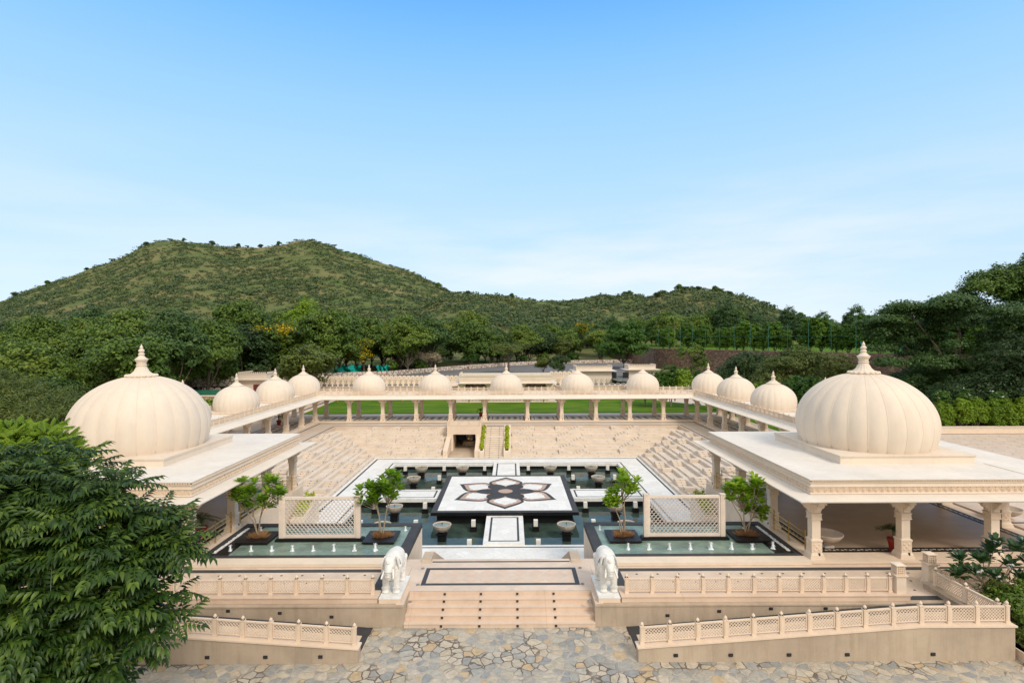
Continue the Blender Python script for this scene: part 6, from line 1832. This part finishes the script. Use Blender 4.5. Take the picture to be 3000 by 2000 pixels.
# left foreground shrubs beyond the big leafy tree
custom('feathery_tree', 'pale feathery thorn tree at the left edge, behind the big leafy tree', -33.5, 38, 0, [(0, 0, 4.2, 4.2, 3.5, 2.6), (-4, 0, 5.6, 3.6, 3, 2.4), (3.2, 0, 2.8, 3.2, 3, 2.2), (0, 0, 1.5, 5, 3, 2)], 'leaf_olive', 1700, 34, .8, .15, 3, .2, 51, flat=.55, asp=.2, nb=22)
# hedges and bushes round the galleries
def bush(name, label, x, y, z, rx, ry, rz_, mat, n, leaf, seed, group=None, cat='shrub', flowers=0, base=.5, per=22, asp=.6):
    rg = np.random.default_rng(seed); t = thing(name, label, cat, (x, y, z), 0, group)
    lobes = [(rg.uniform(-.4, .4) * rx, rg.uniform(-.4, .4) * ry, rz_ * rg.uniform(.8, 1.25), rx * .62, ry * .62, rz_ * .8) for _ in range(4)]
    cen, nr, cc = crown_points(lobes, n, per, min(rx, rz_) * .22, rg, .8, .2)
    co, F = leaf_quads(cen, nr, leaf, rg, asp); link('foliage', np_mesh('foliage', co, F, mat), t)
    b = MB(); rr_ = random.Random(seed)
    for i in range(5):
        c = cc[rr_.randrange(len(cc))]; b.tube([(0, 0, -.2), (c[0] * .4, c[1] * .4, c[2] * .5), tuple(c)], [.05, .035, .015], 5)
    b.build('stem', 'stem', t)
    if flowers:
        k = rg.integers(0, len(cc), flowers); c2 = np.repeat(cc[k], 5, 0) + rg.normal(size=(flowers * 5, 3)) * .06 + np.array([0, -.1, .15])
        co, F = leaf_quads(c2, np.tile([0, -.6, .7], (len(c2), 1)), .06, rg, .9); link('blossom', np_mesh('blossom', co, F, 'flower_w'), t)
    return t
hx = [(2775, 'at the left end'), (2830, ''), (2905, ''), (2960, ''), (2995, 'at the picture edge')]
for i, px in enumerate((2770, 2822, 2858, 2908, 2950, 2990, 3030)):
    X_ = (px - 1497) / 1592 * 53.8
    bush('hedge_clump', 'bright lime-green hedge clump above the tiled plaza, %s from the left' % ORD[i], X_, 53.9, .35, .98, .95, 1.75, 'leaf_lime', 560, .085, 200 + i, 'hedge clumps above the plaza')
for i, px in enumerate((2752, 2820, 2915)):
    Yq = 54.6; X_ = (px - 1497) / 1592 * Yq
    t = bush('frangipani_bush', 'small frangipani tree with white flowers among the hedge clumps, %s from the left' % ORD[i], X_, Yq, 1.4, .95, .9, .8, 'leaf_bright', 90, .10, 210 + i, 'frangipani trees above the plaza', flowers=8)
    t.location.z = 3.0
    b = MB(); b.tube([(0, 0, -1.7), (.05, 0, -.8), (.1, 0, .2)], [.09, .07, .04], 6); b.tube([(0, 0, -.8), (-.5, .1, .5)], [.05, .03], 5); b.tube([(0, 0, -.8), (.5, -.1, .6)], [.05, .03], 5); b.build('trunk', 'stem', t)
for i, (px, Y, r, mt_) in enumerate([(1915, 72, 1.5, 'leaf_bright'), (1965, 73, 1.7, 'leaf_bright'), (2010, 72, 1.6, 'leaf_lime'), (1890, 74, 1.3, 'leaf_bright'), (2045, 73, 1.5, 'leaf_bright'), (2120, 68, 1.4, 'leaf_lime'), (2205, 64, 1.5, 'leaf_lime'), (2250, 66, 1.7, 'leaf_bright'), (2330, 62, 1.9, 'leaf_bright'), (2370, 60, 1.9, 'leaf_bright'), (2420, 62, 1.8, 'leaf_forest')]):
    bush('garden_shrub', 'bright garden shrub behind the right-hand small domes, %s from the left' % ORD[i], (px - 1497) / 1592 * Y, Y, .9, r, 1.2, (1.9 if px < 2060 else 1.5) * r * .8, mt_, 230, .15, 230 + i, 'garden shrubs behind the right colonnade', flowers=6 if px < 2050 else 0)
for i, (px, Y, r) in enumerate([(565, 62, 1.3), (600, 64, 1.5), (640, 66, 1.4), (690, 69, 1.0)]):
    bush('garden_shrub', 'bright garden shrub beyond the left colonnade, %s from the left' % ORD[i], (px - 1497) / 1592 * Y, Y, .6, r, 1.2, r * .8, 'leaf_lime' if i % 2 else 'leaf_bright', 130, .15, 250 + i, 'garden shrubs beyond the left colonnade')
for i in range(7):
    bush('dark_hedge', 'dark hedge shrub along the outer side of the left colonnade, %s from the far end' % ORD[i], -29.5, 62 - i * 4.2, .5, 1.6, 2.2, 1.3, 'leaf_dark', 150, .15, 260 + i, 'dark hedge beyond the left colonnade')
for i, (x, y, z, r) in enumerate([(-19.5, 117, 3.2, 1.6), (-10, 134, 3.3, 2.4), (-24.5, 111, 3.2, 1.5), (3, 150, 3.2, 1.5), (9, 156, 3.2, 1.8), (18, 159, 3.2, 1.8)]):
    bush('roadside_bush', 'round green bush right behind the roadside wall, %s from the left' % ORD[i], x, y, z, r, 1.5, r * .8, 'leaf_bright' if i % 2 else 'leaf_forest', 110, .22, 270 + i, 'bushes behind the roadside wall')
for i, (x, r) in enumerate(((-20.2, 1.4), (-17.4, 1.9))):
    custom('pampas_clump', 'pale straw-coloured feathery clump behind the roadside wall, %s one' % ('left' if i == 0 else 'right'), x, 118 + i, 3, [(0, 0, 2.6, r, 1, 1.5)], 'palegrass', 90, 24, .5, .13, 1.4, .05, 280 + i, cat='shrub', asp=.3)
# bottom right: bushes beyond the ramp wall
bush('garden_shrub', 'dense green shrub right of the ramp wall corner, at the right picture edge', 17.4, 18.6, -.2, 1.2, 1.3, .85, 'leaf_forest', 420, .055, 290)
bush('garden_shrub', 'low yellow-green shrub at the foot of the ramp wall corner, right picture edge', 16.6, 17.1, -.1, .7, .8, .45, 'leaf_olive', 200, .07, 291, asp=.18)
b = MB(); b.box(15.75, 22, 16.3, 16.7, -.1, .35); b.box(15.75, 16.0, 16.7, 19, -.1, .3); tag(b.build('stone_edging', 'edging'), 'ochre rubble edging of the planting bed at the lower right corner', 'edging')
o = link('ground_spotlight', LBM); o.location = (15.72, 16.2, .02); o.scale = (2, 2, 1.6); tag(o, 'small black spotlight on the ground at the lower right corner', 'light')
b = MB(); b.flat([(16, 16.7), (70, 16.7), (70, 21.8), (17, 21.8)], .32); struct(b.build('planting_bed', 'soil'))

# yellow-green shrubs in the sloping troughs: individual round plants
def small_plant_mesh(seed, r, mat, leaf, n=60):
    rg = np.random.default_rng(seed); cen = rand_dirs(n, rg) * r * rg.uniform(.5, 1, (n, 1)); cen[:, 2] = np.abs(cen[:, 2]) + .03
    co, F = leaf_quads(cen, cen / r + np.array([0, 0, .5]), leaf, rg, .7); return np_mesh('foliage', co, F, mat)
SPM = [small_plant_mesh(300 + i, .24, 'leaf_yellow', .075, 90) for i in range(3)]
for (xc_, nm) in ((-2.845, 'left'), (-.44, 'right')):
    for i in range(19):
        t_ = (i + .9) / 20; y = 51.4 + 5.7 * t_; z = -.6 + 1.5 * t_
        if i == 0: continue
        o = link('yellow_shrub', SPM[i % 3]); o.location = (xc_ + R.uniform(-.03, .03), y, z); o.rotation_euler = (0, 0, R.random() * 6); k = R.uniform(.8, 1.15); o.scale = (k, k, k)
        tag(o, 'yellow-green shrub in the %s sloping planter, %s from the bottom' % (nm, ORD[i - 1]), 'shrub', 'yellow-green shrubs in the sloping planters')

for s_, sd_ in ((1, 'right'), (-1, 'left')):
    f_ = (lambda q: q) if s_ > 0 else mirror
    t = thing('corner_planter', 'small sloping planter with yellow-green leaves, glimpsed through the %s stone screen' % sd_, 'planter', (f_(11.6), 33.2, ZT), 0, 'corner planters by the stepped banks')
    b = MB(); b.side([(31.6, -1.2), (31.6, -.5), (34.0, .35), (34.0, -1.2)], f_(11.6) - .42, f_(11.6) + .42); W(b, 'planter_body', 'bank', t)
    o = link('leaves', np_mesh('leaves', *leaf_quads(np.array([[f_(11.6) + R.uniform(-.3, .3), 31.9 + 1.9 * q_, -.3 + .75 * q_ + R.uniform(0, .22)] for q_ in np.random.default_rng(3).random(260)]), np.tile([0, -.3, 1.], (260, 1)), .11), 'leaf_yellow')); under(o, t)
# ------------------------------------------------------------------ hillside scrub (uncountable)
def scrub():
    rg = np.random.default_rng(5)
    n = 50000
    X_ = rg.uniform(-.98, .75, n); Y_ = 185 + 700 * rg.random(n) ** 1.25
    x = X_ * Y_; y = Y_
    keep = (gz(x, y) > 6) & ~((x > 36) & (y < 250)) & ~((y < 215))
    dens = vnoise(x, y, 30, 4.2) + .5 * vnoise(x, y, 11, 2.2) + rg.normal(size=n) * .35
    keep &= dens > -.42
    x, y = x[keep], y[keep]; z = gz(x, y)
    m = len(x)
    s = np.clip(np.exp(rg.normal(.12, .46, m)), .45, 4.0) * np.where(y < 300, 1.15, 1)
    per = 30
    k = np.repeat(np.arange(m), per)
    d = rand_dirs(len(k), rg) * (rg.random(len(k)) ** .33)[:, None]; d[:, 2] = np.abs(d[:, 2])
    cen = np.stack([x[k], y[k], z[k]], 1) + d * np.stack([s[k] * 1.5, s[k] * 1.5, s[k] * .8], 1) + np.array([0, 0, .3])
    co, F = leaf_quads(cen, d + np.array([0, 0, .5]), np.clip(s[k] * .30, .3, .8), rg, .75, .6)
    o = link('hillside_scrub', np_mesh('hillside_scrub', co, F, 'leaf_scrub')); o['kind'] = 'stuff'
    return m
scrub()
# single trees standing on the skyline
for i, (px, dy, Y, s) in enumerate([(500, 0, 612, .95), (430, 0, 612, .9), (540, 0, 618, .7), (330, 0, 618, 1.1), (622, 0, 618, 1.0), (700, 0, 618, .8), (725, 0, 618, .8), (765, 0, 618, .9), (818, 0, 618, .9), (980, 0, 618, 1.0), (45, 0, 615, 1.2), (140, 0, 615, .9), (190, 0, 615, .8), (255, 0, 615, .7), (1285, 0, 560, 1.0), (1345, 0, 398, .55), (1372, 0, 398, .6), (1500, 0, 398, .6), (1740, 0, 395, .6), (1832, 0, 395, .8), (1845, 0, 395, .7), (1940, 0, 346, .85), (1925, 0, 346, .7), (1990, 0, 346, .8), (2010, 0, 346, .8), (2045, 0, 346, .6), (2095, 0, 346, .7), (2110, 0, 346, .8), (2140, 0, 346, .6), (2345, 0, 345, .8)]):
    x = (px - 1497) / 1592 * Y
    kd = 'uda'[i % 3]
    plant_tree(K[kd], x, Y, float(gz(x, Y)) - 1.5, s * .68, i, '%s standing on the skyline of the hills' % desc[kd], 'skyline_tree', 'tree', 'trees on the skyline')
# royal palm above the brown wall
pt = thing('palm_tree', 'tall palm standing behind the field fence at its left end', 'palm tree', (43.8, 146, 6.4))
b = MB(); b.tube([(0, 0, 0), (.1, 0, 5), (0, 0, 9)], [.3, .25, .18], 8); b.build('trunk', 'trunk', pt)
b = MB(); rr = random.Random(2)
for i in range(15):
    a = 2 * PI * i / 15; el = rr.uniform(.1, 1.1); L = 3.4; pts = []
    for k in range(7):
        q = k / 6; pts.append(Vector((math.cos(a) * math.cos(el) * L * q, math.sin(a) * math.cos(el) * L * q, 9 + L * q * math.sin(el) - 2.2 * q * q)))
    for k in range(1, 7):
        for sg in (-1, 1):
            for h_ in (0, .33, .66):
                p = pts[k - 1].lerp(pts[k], h_); d = (pts[k] - pts[k - 1]).normalized(); sd_ = d.cross(Vector((0, 0, 1))).normalized() * sg
                tip = p + (sd_ * .8 + d * .5 + Vector((0, 0, -.4))) * .8; m_ = p.lerp(tip, .4); b.add([p, m_ - d * .08, tip, m_ + d * .08], [(0, 1, 2, 3)])
b.build('fronds', 'leaf_forest', pt)

# ------------------------------------------------------------------ planter trees in the fountain tanks
def oblong_leaf(b, p, d, up, L, w):
    d = d.normalized(); s = d.cross(up)
    if s.length < 1e-3: s = d.cross(Vector((1, 0, 0)))
    s.normalize(); n = s.cross(d)
    a = p + d * L * .08; m1 = p + d * L * .5 - n * L * .03; q1 = p + d * L * .8 - n * L * .10; t_ = p + d * L - n * L * .2
    b.add([p, m1 - s * w * .8 + n * w * .25, q1 - s * w + n * w * .22, t_, q1 + s * w + n * w * .22, m1 + s * w * .8 + n * w * .25, m1, q1],
          [(0, 6, 1), (0, 5, 6), (1, 6, 7, 2), (6, 5, 4, 7), (2, 7, 3), (7, 4, 3)])
def rosette_tree(x, y, z, label, seed, tips, mat='leaf_plum', L=.27, w=.045, nl=15, name='plumeria_tree', group=None, flowers=False, rad_=.035, lean=0):
    rr = random.Random(seed); t = thing(name, label, 'tree', (x, y, z), 0, group)
    b = MB(); lf = MB(); 
    base = [Vector((rr.uniform(-.08, .08), rr.uniform(-.06, .06), 0)) for _ in range(4)]
    for i, tp in enumerate(tips):
        tp = Vector(tp); b0 = base[i % 4]
        g4 = tips[(i * 5 + 1) % 4]; st_ = Vector((g4[0] * .42, g4[1] * .35, g4[2] * .58)) if i >= 4 else None
        if i < 4:
            m = Vector((tp.x * .22 + b0.x, tp.y * .3, tp.z * .36)); m2 = Vector((tp.x * .42, tp.y * .35, tp.z * .58))
            b.tube([b0, m, m2, m2.lerp(tp, .5) + Vector((0, 0, -.03)), tp], [rad_, rad_ * .8, rad_ * .65, rad_ * .5, rad_ * .4], 6)
        else:
            st_ = min((Vector((q[0] * .42, q[1] * .35, q[2] * .58)) for q in tips[:4]), key=lambda q: (q - tp).length)
            m2 = st_.lerp(tp, .5) + Vector((0, 0, -.05)); b.tube([st_, m2, tp], [rad_ * .5, rad_ * .4, rad_ * .3], 5)
        ax = (tp - m2).normalized()
        for ring in range(2):
            for k in range(nl // 2):
                a = 2 * PI * (k + .5 * ring) / (nl // 2) + rr.uniform(-.25, .25); el = rr.uniform(.05, .5) + ring * .5
                dv = Vector((math.cos(a) * math.cos(el), math.sin(a) * math.cos(el), math.sin(el))) * .85 + ax * .35
                oblong_leaf(lf, tp + ax * (.03 + .05 * ring), dv, Vector((0, 0, 1)), L * rr.uniform(.75, 1.1), w * rr.uniform(.85, 1.15))
    b.build('trunk', 'stem', t, smooth=60); lf.build('crown', mat, t)
    if flowers:
        fb = MB()
        for i in flowers:
            tp = Vector(tips[i])
            for k in range(12):
                c = tp + Vector((rr.uniform(-.09, .09), rr.uniform(-.12, .0), .12 + rr.uniform(-.03, .08)))
                for q in range(5):
                    a = 2 * PI * q / 5; d = Vector((math.cos(a), math.sin(a) * .5 - .3, math.sin(a) * .6 + .2)); oblong_leaf(fb, c, d, Vector((0, -1, .3)), .045, .012)
        fb.build('blossom', 'flower_w', t)
    return t
def tips_in(rr, n, cx, cz, rx, rz_, ry=.45):
    out = []
    for i in range(n):
        for _ in range(30):
            a, c, e = rr.uniform(-1, 1), rr.uniform(-1, 1), rr.uniform(-1, 1)
            if .25 < a * a + c * c + e * e < 1: break
        out.append((cx + a * rx, c * ry, cz + e * rz_))
    return out
r5 = random.Random(77)
def dry_tuft(x, y, z, label, seed, nx_=2):
    rg = random.Random(seed); b = MB()
    for i in range(520):
        a_ = rg.random() * 6.283; q_ = rg.random() ** .6 * (.34 + .08 * math.sin(a_ * 3 + seed) + .05 * math.sin(a_ * 7))
        px_, py_ = q_ * math.cos(a_) * 1.15, q_ * math.sin(a_) * .8
        hgt = rg.uniform(.08, .30) * (1.1 - q_); dx, dy = px_ * .45 + rg.uniform(-.1, .1), py_ * .45 + rg.uniform(-.1, .1); wv = .011
        b.add([(px_ - wv, py_, 0), (px_ + wv, py_, 0), (px_ + dx, py_ + dy, hgt)], [(0, 1, 2)])
    o = b.build('dry_grass', 'dry'); o.location = (x, y, z); return tag(o, label, 'dry grass', 'dry grass tufts on the black planters')
def block(x, y, w, label):
    t = thing('black_planter', label, 'planter', (x, y, ZF), 0, 'black granite planters in the tanks')
    MB().box(-w, w, -.74, .74, .045, .12).build('slab', 'granite', t); MB().box(-w + .12, w - .12, -.64, .64, -.08, .045).build('base', 'granite', t)
    MB().flat([(.33 * math.cos(i * PI / 8), .22 * math.sin(i * PI / 8)) for i in range(16)], .124).build('soil', 'soil', t)
PLT = [(mirror(5.07), 'inner', 'left', 24.85, [(-.6, 1.7, .62, .42), (.42, 2.05, .6, .5)], 20, 1),
       (5.07, 'inner', 'right', 24.85, [(.2, 2.15, .55, .5), (-.45, 1.5, .3, .25)], 16, 2),
       (mirror(10.7), 'outer', 'left', 24.85, [(-.62, 1.75, .6, .55), (.55, 1.75, .6, .6)], 19, 3),
       (10.72, 'outer', 'right', 24.85, [(.15, 2.1, .62, .45), (-.35, 1.7, .7, .35), (.45, 1.2, .4, .6)], 24, 4)]
for x, io, sd, y, blobs, n, sdn in PLT:
    block(x, y, .72, 'low black granite planter at the %s end of the %s fountain tank' % (io, sd))
    tp = []
    for j_ in range(int(2.2 * n // len(blobs))):
        for q in blobs: tp += tips_in(r5, 1, q[0] * .9, q[1] + .08, q[2] * .84, q[3] * 1.25)
    rosette_tree(x, y, ZF + .12, 'multi-stemmed plumeria with fresh green leaves on the %s black planter of the %s tank' % (io, sd), sdn, tp, group='plumeria trees on the black planters', L=.40, w=.078, nl=12)
    dry_tuft(x, y, ZF + .125, 'dry brown grass round the stems on the %s black planter, %s tank' % (io, sd), sdn)
# frangipani bush at the right edge
fr_t = [(-1.25, -.2, 1.75), (-.75, -.3, 1.9), (-.95, .1, 2.25), (-.2, -.4, 1.75), (-.35, 0, 2.2), (.1, .1, 2.6), (.45, -.2, 2.1), (.25, .1, 3.0), (.8, 0, 2.75), (1.1, -.2, 2.2), (1.3, .1, 2.9), (.75, -.3, 1.6), (1.6, 0, 2.4), (-.6, .3, 1.6), (.0, .3, 2.2)]
rosette_tree(17.3, 19.3, .32, 'frangipani bush with dark glossy leaves and white flowers at the right picture edge', 88, [(a - .3, c, e * .78 - .1) for a, c, e in fr_t], 'leaf_frangi', .44, .082, 22, 'frangipani_bush', flowers=[1, 6, 3, 7, 10], rad_=.05)

# ------------------------------------------------------------------ the big leafy tree in the left foreground
def frond_mesh_arrays(rg, n_pairs=5, L=.62):
    """one pinnate leaf lying along +x, arching down; returns verts (k,3), tris"""
    V = []; F = []
    def leaflet(px_, pz_, ang, ln, w):
        ca, sa = math.cos(ang), math.sin(ang)
        pts = [(0, 0, 0), (.30 * ln, w * .85, .01), (.62 * ln, w * .8, -.02), (ln, 0, -.13 * ln / .18), (.62 * ln, -w * .8, -.02), (.30 * ln, -w * .85, .01), (.32 * ln, 0, -.02), (.64 * ln, 0, -.045)]
        o = len(V)
        for x, y, z in pts: V.append((px_ + x * ca - y * sa, x * sa + y * ca, pz_ + z))
        F.extend([(o, o + 6, o + 1), (o + 1, o + 6, o + 7), (o + 1, o + 7, o + 2), (o + 2, o + 7, o + 3), (o, o + 5, o + 6), (o + 5, o + 7, o + 6), (o + 5, o + 4, o + 7), (o + 4, o + 3, o + 7)])
    for i in range(n_pairs):
        t = .28 + .66 * i / (n_pairs - 1); x = L * t; z = -.16 * L * t * t
        ln = .18 * (.75 + .35 * math.sin(PI * t)); w = .047
        for sg in (-1, 1): leaflet(x, z, sg * (1.15 - .45 * t), ln, w)
    leaflet(L, -.16 * L, 0, .17, .047)
    # rachis
    o = len(V)
    for t in (0, .5, 1): V.append((L * t, -.006, -.16 * L * t * t)); V.append((L * t, .006, -.16 * L * t * t))
    F.extend([(o, o + 2, o + 3), (o, o + 3, o + 1), (o + 2, o + 4, o + 5), (o + 2, o + 5, o + 3)])
    return np.array(V), np.array(F)
def big_tree():
    rg = np.random.default_rng(9)
    base = Vector((-11.2, 12.2, -.5))
    t = thing('leafy_tree', 'big tree with glossy compound leaves filling the lower left foreground', 'tree', tuple(base))
    V0, F0 = frond_mesh_arrays(rg)
    # lobes in world coordinates
    lobes = [(-9.6, 12.0, 4.6, 1.9, 1.6, 1.7), (-10.2, 12.6, 6.15, 1.5, 1.4, 1.0), (-11.8, 12.3, 6.3, 1.7, 1.6, 1.1), (-9.0, 12.3, 5.6, 1.25, 1.1, .9), (-8.3, 12.2, 4.9, 1.0, 1.0, .8), (-8.5, 11.8, 3.7, 1.15, 1.1, 1.0), (-10.1, 11.2, 3.0, 1.6, 1.3, 1.2), (-11.6, 10.9, 4.4, 1.5, 1.3, 1.4), (-9.5, 11.9, 2.4, 1.0, 1.0, 1.0), (-11.2, 11, 1.4, 1.8, 1.2, 1.2), (-7.6, 12.4, 5.55, .65, .7, .45), (-10.2, 11.4, 1.3, 1.1, 1.1, 1.0), (-12.6, 11.4, 2.8, 1.5, 1.3, 1.6)]
    ntw = 800
    W_ = np.array([l[3] * l[5] for l in lobes]); W_ /= W_.sum()
    idx = rg.choice(len(lobes), ntw, p=W_); Lb = np.array(lobes)[idx]
    d = rand_dirs(ntw, rg); d[:, 1] = np.where(d[:, 1] > .5, -d[:, 1], d[:, 1]); d[:, 2] = np.where(d[:, 2] < -.5, -d[:, 2], d[:, 2])
    r = np.where(rg.random(ntw) < .25, rg.uniform(.4, .8, ntw), rg.uniform(.85, 1.22, ntw))
    tips = Lb[:, :3] + d * Lb[:, 3:] * r[:, None]
    CO = []; FF = []; o = 0
    for i in range(ntw):
        nf = rg.integers(5, 8)
        ax = d[i] * .5 + np.array([0, -.10, .75]); ax /= np.linalg.norm(ax)
        for k in range(nf):
            a = 2 * PI * k / nf + rg.uniform(-.3, .3)
            e1 = np.cross(ax, [0, 0, 1.0]); e1 /= np.linalg.norm(e1) + 1e-9; e2 = np.cross(ax, e1)
            dv = (e1 * math.cos(a) + e2 * math.sin(a)) * .9 + ax * rg.uniform(.2, .7); dv /= np.linalg.norm(dv)
            x_ = dv; y_ = np.cross([0, 0, 1.0], x_); y_ /= np.linalg.norm(y_) + 1e-9; z_ = np.cross(x_, y_)
            s = rg.uniform(.62, 1.05)
            if rg.random() < .5: y_ = y_ + np.array([0, 0, rg.uniform(-.5, .5)]); y_ /= np.linalg.norm(y_); z_ = np.cross(x_, y_)
            Rm = np.stack([x_, y_, z_], 1)
            # droop: world down added along length
            P = (V0 * s) @ Rm.T; P[:, 2] -= .045 * (V0[:, 0] / .7) ** 2 * s
            CO.append(P + tips[i]); FF.append(F0 + o); o += len(V0)
    co = np.concatenate(CO) - np.array(base); F = np.concatenate(FF)
    link('crown', np_mesh('crown', co, F, 'leaf_near'), t)
    b = MB(); rr = random.Random(3)
    b.tube([(0, 0, -.5), (.1, 0, 1), (.5, -.1, 2.2), (.9, -.2, 3.4)], [.34, .28, .22, .17], 10)
    for l in lobes:
        e = Vector(l[:3]) - base
        s = Vector((.1, 0, 1.2)).lerp(Vector((.9, -.2, 3.4)), rr.random())
        b.tube([s, s.lerp(e, .5) + Vector((0, 0, .2)), e], [.14, .09, .05], 7)
        for k in range(14):
            dd_ = Vector(tuple(rand_dirs(1, rg)[0])); q = Vector((dd_.x * l[3], dd_.y * l[4], dd_.z * l[5])) * .85
            b.tube([e.lerp(s, rr.random() * .3), e + q * .5 + Vector((0, 0, .08)), e + q], [.045, .028, .012], 5)
    b.build('trunk', 'trunk', t, smooth=60)
big_tree()
# lighter feathery tree behind its top
def feather():
    rg = np.random.default_rng(19)
    t = thing('feathery_tree', 'yellow-green tree with fine feathery leaves just above the big leafy tree at the left', 'tree', (-15.5, 17.5, 0))
    V0, F0 = frond_mesh_arrays(rg, 9, .55); V0 = V0.copy(); V0[:, 1] *= .42
    lobes = [(-15.4, 17.2, 6.5, 1.2, 1.2, .75), (-14.5, 17.0, 5.8, 1.1, 1.2, .8), (-16.4, 17.4, 6.5, 1.2, 1.2, .7), (-15.5, 17, 5.2, 1.6, 1.2, 1.2)]
    CO = []; FF = []; o = 0
    for l in lobes:
        for i in range(60):
            d = rand_dirs(1, rg)[0]; d[2] = abs(d[2]); tip = np.array(l[:3]) + d * np.array(l[3:]) * rg.uniform(.7, 1.1)
            for k in range(6):
                a = 2 * PI * k / 6 + rg.uniform(-.3, .3); el = rg.uniform(.1, .9)
                x_ = np.array([math.cos(a) * math.cos(el), math.sin(a) * math.cos(el), math.sin(el)]); y_ = np.cross([0, 0, 1.0], x_); y_ /= np.linalg.norm(y_); z_ = np.cross(x_, y_)
                P = (V0 * rg.uniform(.6, 1)) @ np.stack([x_, y_, z_], 1).T; CO.append(P + tip); FF.append(F0 + o); o += len(V0)
    co = np.concatenate(CO) - np.array([-15.5, 17.5, 0]); link('crown', np_mesh('crown', co, np.concatenate(FF), 'leaf_lime'), t)
    trunk_mb(4.5, .14, [(l[0] + 15.5, l[1] - 17.5, l[2], l[3], l[4], l[5]) for l in lobes], 6).build('trunk', 'trunk', t)
feather()

# single out look-alike trees: number them from the left within their own stretch
from collections import defaultdict
dg = defaultdict(list)
for o in list(COL.objects):
    if o.parent is None and o.get('category') == 'tree' and o.get('label'): dg[o['label']].append(o)
for lab, L_ in dg.items():
    if len(L_) < 2: continue
    L_.sort(key=lambda o: o.location.x / o.location.y)
    for i, o in enumerate(L_): o['label'] = '%s %s from the left, %s' % (ORD[i], ' '.join(lab.split(' ')[:lab.split(' ').index('tree') + 1]), ' '.join(lab.split(' ')[lab.split(' ').index('tree') + 1:]))
